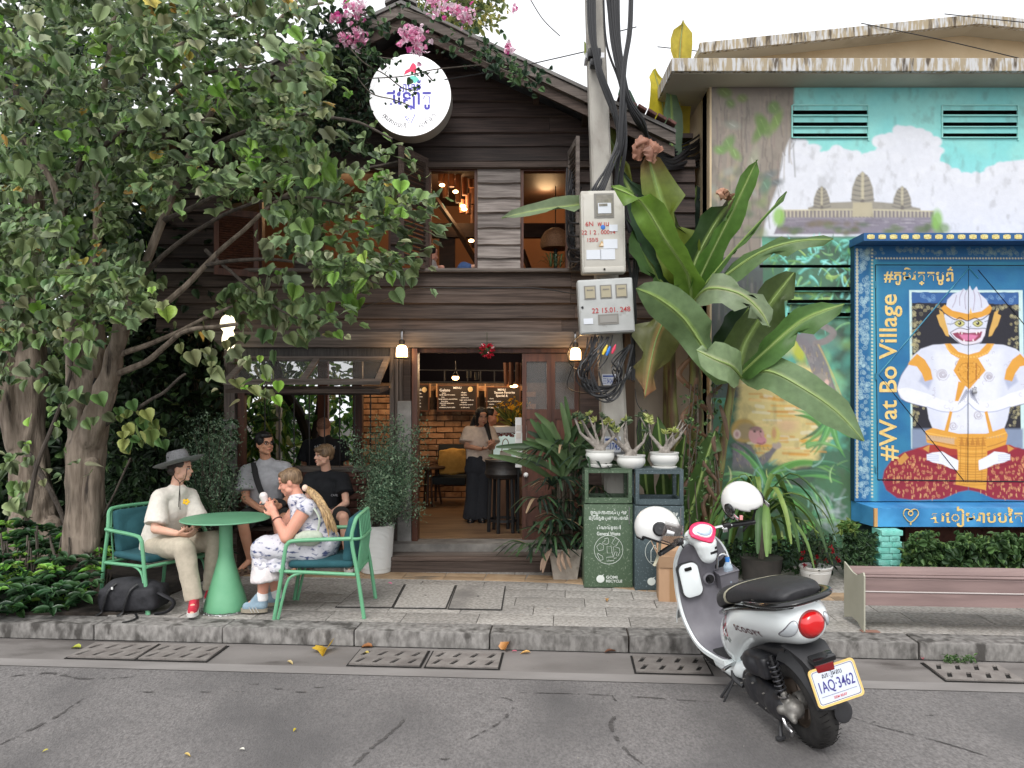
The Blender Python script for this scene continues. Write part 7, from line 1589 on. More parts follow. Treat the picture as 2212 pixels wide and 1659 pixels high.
# ---------- boy in the black t-shirt
t=thing('person','boy with fringed blond hair in a black t-shirt sitting beside the white pot','person',G(705,1236))
f=Vector((-.15,-1,0)).normalized()
J=dict(pel=P(702,1108,7.98),che=P(702,1054,7.94),nek=P(705,1019,7.90),hed=P(699,984,7.85),shR=P(670,1034,7.92),shL=P(741,1034,7.92),elR=P(664,1086,7.80),elL=P(748,1086,7.78),wrR=P(690,1108,7.62),wrL=P(716,1108,7.62),
  hipR=P(684,1114,7.95),hipL=P(722,1114,7.95),knR=P(670,1120,7.56),knL=P(742,1116,7.56),anR=P(640,1208,7.70),anL=P(752,1210,7.70),toR=P(628,1229,7.58),toL=P(754,1229,7.58))
Mh=frame_of((-.74,-.66,-.02))
b,T=body(t,J,f,SK1,Mh,.98,arm=.9,leg=.92,tor=.92,handsR=(J['wrR'],P(702,1112,7.55)-J['wrR'],(.3,.2,.6),1,.5),handsL=(J['wrL'],P(704,1112,7.55)-J['wrL'],(-.3,.3,.3),-1,.7));face_parts(T,t,HL)
shirt(t,J,f,BLACKT,loose=.020,sleeve=.62,hem=.05,tor=.95,skw=.016);trousers(t,J,f,SHORTS,-.8,.10,.10)
SNK=cloth('grey_green_sneaker',(.09,.09,.075));
for s in 'LR':
 o=shoe(t,J['an'+s],J['to'+s],SNK,SOLEW,w=.044)
 for i in range(3):mb=MB();c=Vector((J['to'+s].x+(-.045 if s=='R' else .045),7.62+i*.025,.045));mb.tube([c+Vector((0,-.01,.02)),c+Vector((0,.008,-.02))],.005,5);mb.build('shoe_stripe',SOLEW,o)
fuse('hair',[('e',(0,-.022,.040),(.086,.100,.083),None,T),('e',(0,.052,.062),(.070,.046,.028),None,T),('e',(-.064,.0,.024),(.022,.055,.040),None,T),('e',(.064,.0,.024),(.022,.055,.040),None,T),('e',(0,-.055,-.01),(.068,.05,.05),None,T)],.008,HL,t,2,disp=(.005,26,(1,1,.3)))
scm=text_mesh('CAPE',.03,ext=.001);scm.transform(Matrix.Translation(P(722,1070,7.765))@ FACE);scm.materials.clear();link('chest_print',scm,mat('grey_print',(.25,.25,.27),rough=.8),t)
# ---------- woman standing in the cafe
t=thing('person','woman with long black hair and cream top standing in the cafe doorway','person',P(1025,1126,9.5))
f=Vector((.25,-1,0)).normalized()
J=dict(pel=P(1034,1008,9.5),che=P(1034,948,9.5),nek=P(1036,922,9.5),hed=P(1041,900,9.46),shR=P(1012,932,9.48),shL=P(1058,932,9.54),elR=P(1008,964,9.42),elL=P(1064,966,9.46),wrR=P(1040,970,9.26),wrL=P(1058,968,9.30),
  hipR=P(1024,1014,9.5),hipL=P(1046,1014,9.5),knR=P(1022,1070,9.48),knL=P(1042,1070,9.5),anR=P(1018,1120,9.5),anL=P(1040,1120,9.5),toR=P(1016,1126,9.38),toL=P(1042,1126,9.38))
Mh=frame_of((.30,-.92,-.22))
b,T=body(t,J,f,SK3,Mh,.96,tor=.85,arm=.9,leg=.85,vox=.009,handsR=(J['wrR'],P(1056,968,9.2)-J['wrR'],(0,0,1),1,.4),handsL=(J['wrL'],P(1062,960,9.2)-J['wrL'],(0,0,1),-1,.5));face_parts(T,t,HK,closed=True)
shirt(t,J,f,cloth('cream_top',lin((204,186,170))),loose=.028,sleeve=.75,hem=.0,tor=.86,skw=.02,vox=.011);trousers(t,J,f,cloth('dark_jeans',(.020,.022,.028)),1.0,.100,.088,.105,vox=.012,disp=(.008,5))
fuse('hair',[('e',(0,-.025,.036),(.084,.098,.086),None,T),('e',(.05,-.01,-.04),(.034,.06,.10),None,T),('e',(-.058,-.03,-.05),(.03,.06,.10),None,T),('c',P(1032,905,9.56),.07,P(1022,928,9.58),.06),('c',T @ Vector((-.06,.0,-.08)),.035,P(1062,960,9.36),.018)],.010,HK,t,2)
for s in 'LR':shoe(t,J['an'+s]+Z*.0,J['to'+s],BLACK,BLACK,w=.045)
# ---------- second woman behind the counter
t=thing('person','second woman seen in profile behind the woman in the cream top, by the display case','person',P(1060,1100,10.05))
f=Vector((1,-.3,0)).normalized()
J=dict(pel=P(1052,1000,10.05),che=P(1054,945,10.05),nek=P(1056,922,10.05),hed=P(1062,899,10.05),shR=P(1050,932,9.9),shL=P(1060,932,10.2),elR=P(1062,962,9.85),elL=P(1070,962,10.2),wrR=P(1078,948,9.80),wrL=P(1084,956,10.1),
  hipR=P(1050,1010,9.98),hipL=P(1054,1010,10.15),knR=P(1050,1060,9.98),knL=P(1054,1060,10.15),anR=P(1050,1105,10.0),anL=P(1054,1105,10.15),toR=P(1060,1108,10.0),toL=P(1064,1108,10.15))
Mh=frame_of((.95,-.25,-.2));b,T=body(t,J,f,SK2,Mh,.95,tor=.85,arm=.85,leg=.85,vox=.011,handsR=(J['wrR'],P(1088,942,9.80)-J['wrR'],(0,0,-1),1,.4));face_parts(T,t,HK,closed=True)
shirt(t,J,f,cloth('mustard_top',(.16,.10,.04)),loose=.022,sleeve=.5,tor=.85,vox=.013);trousers(t,J,f,BLACKT,1.0,.10,.09,.08,vox=.014)
fuse('hair',[('e',(0,-.03,.034),(.083,.094,.084),None,T),('c',T @ Vector((0,-.08,-.02)),.05,T @ Vector((0,-.12,-.25)),.04)],.010,HK,t,2)
# ---------- man from behind inside the window
t=thing('person','man seen from behind in a black printed t-shirt sitting inside the open window','person',P(702,1120,9.0))
f=Vector((0,1,0))
J=dict(pel=P(702,1040,9.0),che=P(702,978,8.98),nek=P(701,948,8.98),hed=P(700,924,9.02),shL=P(664,962,9.0),shR=P(740,962,9.0),elL=P(658,1004,9.05),elR=P(746,1004,9.05),wrL=P(680,1010,9.3),wrR=P(724,1010,9.3))
Mh=frame_of((0,1,-.15));b,T=body(t,J,f,SK3,Mh,1.04,legs=False,vox=.011,arm=1.1,tor=1.15);shirt(t,J,f,BLACKT,loose=.026,sleeve=.7,tor=1.15,vox=.012)
fuse('hair',[('e',(0,-.022,.034),(.0765,.0925,.082),None,T)],.009,mat('shaved_hair',lin((120,84,66)),lin((150,108,88)),s=80,rough=.8),t,1)
for i,ch in enumerate('PATAGONIA'):
 a=(i-4)*.12;text(ch,.042,P(702+math.sin(a)*44,962+(1-math.cos(a))*38,8.80),mat('shirt_print',(.6,.6,.6),rough=.8),t,rot=-a*.9,ext=.001,bold=.005)
# ---------- guests at the upper window
t=thing('person','black haired guest at the left edge of the bright upper window','person',P(925,583,8.7))
T=Matrix.Translation(P(929,545,8.7))@ frame_of((.9,.2,-.2)).to_4x4();pr,T=head_prims(P(928,548,8.75),frame_of((.9,.2,-.2)),1.0)
fuse('body',pr+[('c',P(926,565,8.75),.05,P(924,600,8.75),.12),('c',P(932,585,8.75),.05,P(955,578,8.62),.03)],.010,SK2,t,2);fuse('hair',[('e',(0,-.022,.036),(.084,.099,.086),None,T),('e',(0,-.05,-.03),(.07,.06,.08),None,T)],.010,HK,t,2);fuse('striped_top',[('c',P(926,575,8.75),.10,P(920,612,8.75),.17),('c',P(930,586,8.73),.06,P(944,583,8.66),.05)],.012,cloth('striped_top',(.4,.36,.34)),t,2)
t=thing('person','guest in a blue shirt leaning an arm on the upper window sill','person',P(1003,590,8.7))
fuse('body',[('c',P(1000,600,8.75),.10,P(1010,582,8.65),.05),('c',P(1010,580,8.62),.04,P(1026,576,8.56),.026)]+hand(P(1024,576,8.56),(1,0,-.1),(0,0,-1),1,.3),.009,SK1,t,2)
fuse('blue_sleeve',[('c',P(996,610,8.75),.15,P(1003,582,8.66),.085),('c',P(1003,580,8.66),.08,P(1014,580,8.60),.055)],.010,cloth('blue_denim',lin((60,84,128))),t,2)
# =============================================================== plants
LT={k:leaf_template(k,fold=.07 if k in ('broad','lobed')else .15)for k in ('heart','lobed','broad','oval','long','tiny')}
BARKT=mat('tree_bark',(.13,.10,.075),(.26,.21,.165),s=7,rough=.95,bump=1.0,bs=22,stretch=(3,3,.5),c3=(.03,.022,.017),s3=5,t3=.58)
BARKD=mat('dark_bark',(.045,.036,.030),(.10,.08,.065),s=8,rough=.95,bump=1.0,bs=24,stretch=(3,3,.5));TWIG=mat('twig',(.07,.058,.045),(.12,.10,.08),s=12,rough=.9)
def unit(a):return a/np.linalg.norm(a,axis=-1,keepdims=True)
def inpoly(x,y,pts):
 c=False;n=len(pts)
 for i in range(n):
  (ax,ay),(bx,by)=pts[i],pts[(i+1)%n]
  if (ay>y)!=(by>y)and x<(bx-ax)*(y-ay)/(by-ay)+ax:c=not c
 return c
def limb(pts,r0,r1,m,parent,name='limb',n=8):
 pp=cat([P(*p)for p in pts],6);k=len(pp)
 pp=[p+Vector((mnoise.noise(p*2.3)*.03,0,mnoise.noise(p*3.1+Vector((5,0,0)))*.02))for p in pp]
 mb=MB();mb.tube(pp,[lerp(r0,r1,(i/(k-1))**.8)for i in range(k)],n);return mb.build(name,m,parent,smooth=True)
# ---- the big tree by the pavement
treeA=thing('broadleaf_tree','broadleaf tree with a pale peeling trunk growing between the shrubs and the seated boy','tree',P(180,1285,6.8))
pr=[('c',P(180,1300,6.8),.20,P(180,1190,6.85),.155),('c',P(180,1190,6.85),.155,P(184,1060,6.85),.140),('c',P(184,1060,6.85),.14,P(186,960,6.85),.145),('c',P(186,960,6.85),.13,P(168,860,6.9),.085),('c',P(168,860,6.9),.085,P(162,740,6.95),.065),('c',P(162,740,6.95),.065,P(150,560,7.0),.05),
      ('c',P(196,950,6.8),.11,P(218,870,6.78),.085),('c',P(218,870,6.78),.085,P(245,780,6.75),.062),('c',P(245,780,6.75),.06,P(266,690,6.7),.05),('c',P(178,900,6.9),.08,P(205,760,7.0),.07),('c',P(205,760,7.0),.07,P(200,600,7.1),.05),('c',P(165,1200,6.8),.09,P(150,1300,6.7),.10),('c',P(200,1200,6.8),.08,P(214,1300,6.75),.09),('c',P(168,1050,6.75),.05,P(172,1230,6.72),.06),('c',P(200,1000,6.72),.05,P(196,1180,6.72),.055)]
fuse('trunk',pr,.018,BARKT,treeA,1,disp=(.028,7,(1,1,.28)))
mb=MB()
for (x,y,rx,rz)in ((194,1020,.028,.055),(190,930,.03,.09),(206,840,.03,.10)):mb.sph(P(x,y,6.715 if y>900 else 6.80),(rx,.02,rz),10,8)
mb.build('hollow',HOLE,treeA,smooth=True)
LB=[([(215,926,6.8),(255,900,6.75),(291,885,6.6),(350,850,6.4),(405,810,6.2)],.028,.010),([(220,817,6.8),(306,788,6.7),(360,745,6.5),(411,713,6.3),(515,702,6.1)],.035,.014),([(250,770,6.75),(336,739,6.7),(422,698,6.6),(500,662,6.5)],.030,.012),
      ([(261,713,6.7),(336,672,6.6),(392,627,6.5),(444,572,6.5),(529,495,6.6),(606,431,6.7),(700,370,6.8)],.036,.012),([(266,690,6.7),(300,600,6.7),(350,480,6.7),(400,350,6.8),(470,220,6.9),(560,90,7.0),(640,0,7.1)],.050,.015),([(200,610,7.1),(210,450,7.2),(200,300,7.3),(230,150,7.3),(260,-40,7.4)],.05,.02),
      ([(150,560,7.0),(120,420,7.0),(60,300,7.0),(10,180,7.0)],.045,.015),([(350,480,6.7),(460,430,6.6),(600,380,6.5),(760,370,6.4),(860,350,6.3)],.028,.008),([(400,350,6.8),(520,290,6.6),(640,250,6.5),(760,260,6.3),(850,300,6.2)],.028,.008),([(444,572,6.5),(560,560,6.4),(680,570,6.2),(780,560,6.1)],.020,.007),
      ([(444,540,6.6),(560,640,6.3),(650,690,6.1)],.018,.007),([(300,600,6.7),(420,500,6.5),(540,440,6.3),(680,430,6.1),(820,470,6.0)],.024,.007),([(240,160,7.3),(380,100,7.2),(520,30,7.2),(700,10,7.2)],.035,.012),([(205,330,7.2),(320,240,7.0),(440,160,6.9),(560,150,6.8)],.028,.009),([(60,300,7.0),(100,200,6.6),(180,120,6.2)],.022,.008),([(60,1123,6.6),(75,1023,6.6),(112,929,6.6),(149,817,6.7),(160,743,6.8)],.022,.014),([(215,1130,6.8),(245,1070,6.7),(285,990,6.6)],.012,.007)]
for pts,a,b in LB:limb(pts,a,b,BARKD if a<.03 else BARKT,treeA)
treeB=thing('broadleaf_tree','second darker tree with a deeply furrowed trunk at the left edge of the photo','tree',P(75,1230,7.9))
pr=[('c',P(90,1250,7.9),.28,P(75,1120,7.9),.21),('c',P(75,1120,7.9),.20,P(62,980,7.95),.155),('c',P(62,980,7.95),.15,P(66,800,8.0),.13),('c',P(66,800,8.0),.13,P(80,620,8.05),.11),('c',P(80,620,8.05),.10,P(70,430,8.1),.09),('c',P(40,960,7.9),.10,P(8,820,7.9),.11),('c',P(8,820,7.9),.11,P(0,640,7.9),.10),('c',P(110,1140,7.8),.10,P(140,1260,7.7),.13),('c',P(50,1150,7.8),.1,P(20,1260,7.8),.13),('c',P(0,640,7.9),.09,P(-20,400,7.9),.07)]
fuse('trunk',pr,.022,BARKT,treeB,1,disp=(.035,6,(1,1,.25)))
for pts,a,b in [([(80,620,8.0),(130,480,8.0),(200,300,8.1),(320,150,8.2)],.05,.02),([(70,430,8.1),(40,250,8.1),(30,60,8.1)],.06,.02),([(66,700,8.0),(120,640,7.9),(180,600,7.8)],.03,.01),([(10,700,7.9),(60,560,7.8),(90,500,7.7)],.03,.01),([(60,980,7.6),(110,1060,7.5),(150,1150,7.4)],.03,.02)]:limb(pts,a,b,BARKD,treeB)
# crown: sprays of leaves hung along outward drooping twigs
PAL=[(124,142,96),(106,126,84),(150,164,122),(84,104,70),(122,152,88),(136,180,78),(204,170,86)]
def sprays(poly,n,Y0,Y1,avoid=None,seed=0,per=17,dens=None,drift=(.5,-.35,-.45)):
 r=random.Random(seed);P_,D_,N_,S_,C_=[],[],[],[],[];xs=[p[0]for p in poly];ys=[p[1]for p in poly];k=0;tries=0
 while k<n and tries<n*30:
  tries+=1;x=r.uniform(min(xs),max(xs));y=r.uniform(min(ys),max(ys))
  if not inpoly(x,y,poly):continue
  Y=r.uniform(Y0,Y1)
  if avoid and inpoly(x,y,avoid)and Y<7.2 and r.random()<.85:continue
  k+=1;c=np.array(P(x,y,Y));dr=np.array(drift)+np.array([r.gauss(0,.3)for _ in range(3)]);dr/=np.linalg.norm(dr);L=r.uniform(.3,.6);tone=r.uniform(.72,1.2);m=r.randint(per-4,per+4)
  bright=r.random()<.13
  for q in range(m):
   t=q/m;p=c+dr*(t-.5)*L+np.array([r.gauss(0,.075),r.gauss(0,.075),r.gauss(0,.06)])
   P_.append(p);D_.append(dr*.8+np.array([r.gauss(0,.45),r.gauss(0,.45)-.25,-.38+r.gauss(0,.3)]));N_.append(np.array([r.gauss(-.2,.38),-.42+r.gauss(0,.32),.95+r.gauss(0,.25)]))
   S_.append(r.choice([r.uniform(.055,.10),r.uniform(.09,.155)])*(1.0 if Y>6 else .95))
   u=r.random();col=PAL[5]if (bright and t>.45 and u<.7)or u<.02 else (PAL[6]if u>.988 else PAL[r.choice([0,0,1,1,2,3,4])]);C_.append([v*tone*r.uniform(.88,1.12)for v in lin(col)])
 return [np.array(v)for v in (P_,D_,N_,S_,C_)]
LEAFB=leafmat('broad_leaf',rough=.42,tr=.22)
def foliage(parent,data,tm,nparts,mname=LEAFB):
 Pp,D,Nn,S,C=data;order=np.argsort(np.array([np.linalg.norm(p-np.array([0,0,EYE]))for p in Pp])-S*4)
 rest=order[nparts:];leaves('foliage',mname,parent,LT[tm],Pp[rest],D[rest],Nn[rest],S[rest],C[rest],kind='stuff')
 protos={}
 for i in order[:nparts]:
  c=C[i];key=(round(float(c[1])*12),c[0]>c[1]*.85)
  if key not in protos:
   one=leaves('leaf',mname,parent,LT[tm],np.zeros((1,3)),np.array([[0,1.,0]]),np.array([[0,0,1.]]),np.ones(1),c[None]);protos[key]=one.data;o=one
  else:
   o=bpy.data.objects.new('leaf',protos[key]);COL.objects.link(o);o.parent=parent;o.matrix_parent_inverse=parent.matrix_basis.inverted()
  y=Vector(D[i]).normalized();x=y.cross(Vector(Nn[i])).normalized();z=x.cross(y);s=float(S[i])
  m=Matrix((x*s,y*s,z*s)).transposed().to_4x4();m.translation=Vector(Pp[i]);o.matrix_basis=m
crown=[(-80,-80),(640,-80),(720,20),(720,110),(680,190),(730,260),(870,318),(905,360),(940,430),(935,520),(880,570),(830,600),(800,660),(720,700),(650,740),(540,690),(430,640),(330,640),(270,720),(180,700),(60,680),(-80,700)]
gap=[(330,430),(470,400),(560,470),(600,600),(480,640),(330,640),(290,540)]
d1=sprays(crown,275,5.35,7.3,gap,1)
h_=RNG.random(len(d1[0]))<.45;foliage(treeA,[v[h_]for v in d1],'lobed',140);foliage(treeA,[v[~h_]for v in d1],'broad',160)
d2=sprays([(-100,-80),(420,-80),(460,120),(420,300),(320,520),(290,700),(230,830),(100,800),(-100,860)],230,7.2,9.2,None,2);d2[4]*=.9
foliage(treeB,d2,'broad',120)
d3=sprays([(430,-90),(760,-90),(730,40),(700,200),(720,330),(560,420),(450,300)],40,6.8,8.0,None,12)
leaves('foliage',LEAFB,treeA,LT['broad'],*[d3[i]for i in (0,1,2,3,4)],kind='stuff')
# lower hanging sprays with round pale leaves, as separate details of the near tree
d=sprays([(440,740),(560,740),(570,850),(490,865),(430,830)],5,5.9,6.4,None,4,per=9);d[4][:,0]*=1.15;leaves('foliage',LEAFB,treeA,LT['heart'],*d,kind='stuff')
d=sprays([(240,900),(340,900),(340,955),(270,960)],4,6.3,6.6,None,5,per=8);d[4]=pick_cols(len(d[4]),[(120,140,80),(168,176,104),(90,124,70)],[2,2,2]);leaves('foliage',LEAFB,treeA,LT['heart'],*d,kind='stuff')
d=sprays([(90,740),(190,740),(200,880),(60,900)],7,6.2,6.7,None,6,per=8);leaves('foliage',LEAFB,treeA,LT['heart'],*d,kind='stuff')
d=sprays([(20,960),(150,940),(160,1060),(10,1080)],6,6.5,7.0,None,8,per=8);leaves('foliage',LEAFB,treeA,LT['heart'],*d,kind='stuff')
# ---- dark garden behind: hedges, vines, palms
gback=thing('foliage_backing','dark overgrown garden wall behind the trees at the far left','wall',(-9,12.8,0))
mb=MB();mb.bb(-16,-4.62,12.9,13.05,-.1,2.6);mb.build('wall_face',mat('dark_green_backing',(.03,.035,.025),(.06,.06,.045),s=3,rough=1),gback)  # added slab that keeps the gaps between the leaves dark
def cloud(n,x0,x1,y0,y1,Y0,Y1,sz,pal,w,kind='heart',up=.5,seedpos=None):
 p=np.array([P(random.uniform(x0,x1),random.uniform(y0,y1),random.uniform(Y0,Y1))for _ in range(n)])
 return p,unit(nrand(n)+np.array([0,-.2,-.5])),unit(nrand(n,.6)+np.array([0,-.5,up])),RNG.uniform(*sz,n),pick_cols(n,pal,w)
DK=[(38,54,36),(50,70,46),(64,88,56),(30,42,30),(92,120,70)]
hg=thing('garden_hedge','dense dark hedge of climbing leaves between the trees and the cafe corner','hedge',(-4.7,8.8,0))
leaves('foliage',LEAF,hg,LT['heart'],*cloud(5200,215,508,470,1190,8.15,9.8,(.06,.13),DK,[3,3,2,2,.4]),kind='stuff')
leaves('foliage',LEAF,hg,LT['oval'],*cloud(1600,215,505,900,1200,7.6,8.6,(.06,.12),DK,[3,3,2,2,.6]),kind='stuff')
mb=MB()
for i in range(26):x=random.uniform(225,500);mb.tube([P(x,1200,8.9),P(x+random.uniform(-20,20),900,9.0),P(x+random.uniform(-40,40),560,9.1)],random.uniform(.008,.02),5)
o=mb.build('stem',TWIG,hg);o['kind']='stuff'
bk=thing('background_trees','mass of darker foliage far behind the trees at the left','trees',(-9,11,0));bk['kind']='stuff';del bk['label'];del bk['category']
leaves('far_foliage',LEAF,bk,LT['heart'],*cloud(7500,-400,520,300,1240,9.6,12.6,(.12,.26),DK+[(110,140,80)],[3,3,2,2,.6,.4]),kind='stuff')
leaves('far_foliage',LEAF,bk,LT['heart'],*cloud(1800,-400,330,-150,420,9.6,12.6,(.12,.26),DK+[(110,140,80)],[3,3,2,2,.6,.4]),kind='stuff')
# garden seen through the open window
gd=thing('garden_shrubs','sunny green garden shrubs seen through the barred window behind the black shirted man','shrubs',P(640,1020,12.5))
GPAL=[(90,130,60),(120,150,70),(70,104,56),(160,170,90),(56,84,48),(190,190,130)]
leaves('foliage',LEAFT,gd,LT['oval'],*cloud(2600,520,800,690,1120,12.3,15.5,(.10,.24),GPAL,[3,2,3,1,3,.5]),kind='stuff')
leaves('foliage',LEAFT,gd,LT['long'],*cloud(260,520,620,860,1010,12.3,13.2,(.3,.6),GPAL,[3,2,3,1,3,.5]),kind='stuff')
mb=MB();mb.tube(cat([P(690,1100,12.6),P(672,980,12.6),P(650,900,12.6),P(612,840,12.6),P(590,780,12.6)],5),.09,8);mb.build('trunk',mat('black_bark',(.012,.010,.009),rough=.9),gd,smooth=True)
mb=MB();mb.tube([P(672,980,12.6),P(690,880,12.6),P(700,780,12.6)],.06,8);mb.build('limb',mat('black_bark',(.012,.010,.009)),gd,smooth=True)
for x in (602,):
 mb=MB();mb.bb(hx(598,12.4),hx(609,12.4),12.35,12.42,0,hz(870,12.4));o=mb.build('white_post',WHITE);tag(o,'pale post in the garden behind the barred window','post')
mb=MB();mb.bb(hx(686,11.4),hx(708,11.4),11.4,11.5,ZF,2.6);mb.build('inner_post',WOODR,house);mb=MB();mb.bb(hx(762,9.6),hx(782,9.6),9.6,9.7,ZF,2.6);mb.build('inner_post',WOODR,house)
mb=MB();mb.bb(hx(640,9.4),hx(800,9.4),9.3,9.9,hz(1012,9.4)-.03,hz(1012,9.4));mb.build('inner_table_top',CW,house)
# ---- fronds
def strap(pts,w,col,parent,name='leaf',m=None,n=9,fold=.25,prof=None,tip=.0,side=None,colb=None,ripple=0.0,rib=None,seed=0,wv=9.0,tears=None):
 """one long leaf: curve of points, width, folded along the rib"""
 pp=cat([Vector(p)for p in pts],max(3,14//max(1,len(pts)-1)));k=len(pp);vs=[];fs=[];cs=[];q=n//2
 rnd=random.Random(seed);ph=rnd.uniform(0,6)
 for i,p in enumerate(pp):
  t=i/(k-1);tg=(pp[min(i+1,k-1)]-pp[max(i-1,0)]).normalized();sd=Vector(side)if side is not None else tg.cross(Vector((0,0,1)))
  sd=(sd-tg*sd.dot(tg)).normalized();nn=sd.cross(tg);
  if nn.z<0 and side is None:nn=-nn
  if tears and i in tears:pass
  pw=prof(t)if prof else math.sin(PI*min(1,(t*.92+.05)))**.55
  for j in range(n):
   u=(j-q)/q;wv_=ripple*math.sin(t*wv*PI+ph+u*1.3)*abs(u)**2*w*(1 if i % 1==0 else 0)
   ue=u*(.30 if (tears and (i,1 if u>0 else-1)in tears and abs(u)>.5)else 1);vs.append(p+sd*ue*w*.5*pw+nn*(abs(u)*fold*w*.5*pw+wv_));c=Vector(lin(col));
   if colb and t>.8:c=c.lerp(Vector(lin(colb)),(t-.8)*5)
   if rib and j==q:c=Vector(lin(rib))
   cs.append(c*(1+.08*math.sin(t*70+u*3)))
 for i in range(k-1):
  for j in range(n-1):fs.append((i*n+j,i*n+j+1,(i+1)*n+j+1,(i+1)*n+j))
 mb=MB();mb.add(vs,fs);o=mb.build(name,m or LEAF,parent,smooth=True,fix=False,angle=180);vcol(o.data,np.array([list(c)for c in cs]));return o
def joinstraps(items,name,m,parent,kind=None):
 """many straps in one mesh"""
 V=[];Fc=[];Cc=[]
 for it in items:
  o=strap(**it,parent=None,name='x');me=o.data;n0=len(V);V+=[tuple(v.co)for v in me.vertices];Fc+=[tuple(i+n0 for i in p.vertices)for p in me.polygons]
  a=np.empty(len(me.vertices)*4,np.float32);me.color_attributes['Col'].data.foreach_get('color',a);Cc.append(a.reshape(-1,4)[:,:3]);bpy.data.objects.remove(o);bpy.data.meshes.remove(me)
 mb=MB();mb.add(V,Fc);o=mb.build(name,m,parent,smooth=True,fix=False,angle=180);vcol(o.data,np.concatenate(Cc));
 if kind:o['kind']=kind
 return o
pm_=thing('garden_palm','dark feathery palm fronds behind the boy in the grey hat','palm',P(340,1200,7.7))
it=[]
for k in range(9):
 a=-1.0+2.4*k/8;b0=P(330,1150,7.7);e=b0+Vector((math.sin(a)*.75,random.uniform(-.4,.2),.75-.25*abs(a)));mid=b0.lerp(e,.5)+Vector((0,0,.12));pp=cat([b0,mid,e+Vector((0,0,-.1))],6)
 for i in range(2,len(pp)-1):
  tg=(pp[i+1]-pp[i]).normalized()
  for s in (-1,1):
   d_=(tg*.6+Vector((s*.2,-.3*s,-.55))).normalized();it.append(dict(pts=[pp[i],pp[i]+d_*.13,pp[i]+d_*.26+Vector((0,0,-.04))],w=.014,col=random.choice([(46,64,44),(60,84,56),(38,52,38)]),n=3))
joinstraps(it,'fronds',LEAF,pm_,'stuff')
# ---- low shrub at the bottom left: rosettes of glossy leaves
sh=thing('low_shrub','low bushy shrub with glossy leaves and bright green tips beside the left chair','shrub',P(110,1300,6.4))
Pp,D,Nn,S,C=[],[],[],[],[]
r=random.Random(8)
spoly=[(-60,1140),(60,1120),(150,1150),(235,1130),(245,1190),(215,1250),(170,1310),(90,1322),(0,1322),(-60,1322)]
for k in range(190):
 for _ in range(40):
  x,y=r.uniform(-80,260),r.uniform(1115,1325)
  if inpoly(x,y,spoly):break
 Y=lerp(7.3,6.12,min(1,max(0,(y-1130)/190)))+r.uniform(-.25,.1);c=np.array(P(x,y,Y));c[2]=max(c[2],.05);br=r.random()<.26;m=r.randint(6,9)
 for q in range(m):
  a=2*PI*q/m+r.uniform(-.3,.3);D.append(np.array([math.cos(a),math.sin(a)*.8-.35,.15+r.uniform(-.3,.3)]));Pp.append(c+np.array([0,0,r.uniform(-.02,.02)]));Nn.append(np.array([r.gauss(0,.2)-math.cos(a)*.3,-.45-math.sin(a)*.3,.95]));S.append(r.uniform(.085,.145)*(.8 if br else 1));C.append([v*r.uniform(.85,1.15)for v in lin((122,168,70)if br and r.random()<.8 else r.choice([(52,82,50),(42,66,42),(64,98,58)]))])
leaves('foliage',leafmat('glossy_leaf',rough=.25,tr=.15),sh,leaf_template('oval',fold=.25,curl=.25),*[np.array(v)for v in (Pp,D,Nn,S,C)],kind='stuff')
mb=MB()
for i in range(40):a=P(r.uniform(0,230),r.uniform(1200,1300),6.7);mb.tube([Vector((a.x,a.y,0)),a+Vector((r.uniform(-.1,.1),r.uniform(-.1,.1),.25))],.008,5)
o=mb.build('stem',TWIG,sh);o['kind']='stuff'
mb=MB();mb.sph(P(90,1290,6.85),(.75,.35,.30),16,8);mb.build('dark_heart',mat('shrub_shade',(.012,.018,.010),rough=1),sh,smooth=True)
# ---- two feathery potted shrubs
def feather(x0,x1,y0,y1,Y,base,label,pot,seed,n=6500):
 r=random.Random(seed);t=thing('potted_shrub',label,'potted shrub',Vector((base.x,base.y,0)),group='feathery shrubs by the cafe wall');cx,cy=(x0+x1)/2,(y0+y1)/2
 top=Vector((base.x,base.y,base.z));stems=MB();tips=[]
 for i in range(46):
  a=r.uniform(-1,1);e=P(cx+a*(x1-x0)/2*r.uniform(.35,1),r.uniform(y0+10,y1-15),Y+r.uniform(-.35,.35));mid=top.lerp(e,.5)+Vector((r.uniform(-.05,.05),r.uniform(-.05,.05),.06));pp=cat([top+Vector((a*.04,0,0)),mid,e],4);stems.tube(pp,[lerp(.010,.003,q/(len(pp)-1))for q in range(len(pp))],5)
  for q in range(4):tips.append(mid.lerp(e,.25+.25*q))
 o=stems.build('stem',TWIG,t);o['kind']='stuff'
 per=n//len(tips);Pn=np.repeat(np.array([list(v)for v in tips]),per,0)+nrand(per*len(tips),.062);m=len(Pn)
 leaves('foliage',LEAF,t,LT['tiny'],Pn,unit(nrand(m)+np.array([0,-.2,.5])),unit(nrand(m)),RNG.uniform(.018,.040,m),pick_cols(m,[(112,138,110),(92,120,94),(140,162,132),(70,94,74)],[3,3,2,2]),kind='stuff')
 if pot:
  T=Matrix.Translation((base.x,base.y,0));mb=MB();prof=[(.135,0),(.150,.012)]
  for i in range(34):z=.05+.42*i/33;rr_=lerp(.150,.178,i/33);prof+=[(rr_,z),(rr_+.006,z+.005)]
  prof+=[(.185,.485),(.172,.485),(.165,.45),(.0,.44)];mb.lathe(prof,40,T,caps=False);mb.build('ribbed_pot',mat('white_pot',(.60,.60,.58),rough=.55),t,smooth=True)
  mb=MB();mb.lathe([(.16,.445),(.0,.455)],20,T,caps=False);mb.build('soil',SOIL,t)
 return t
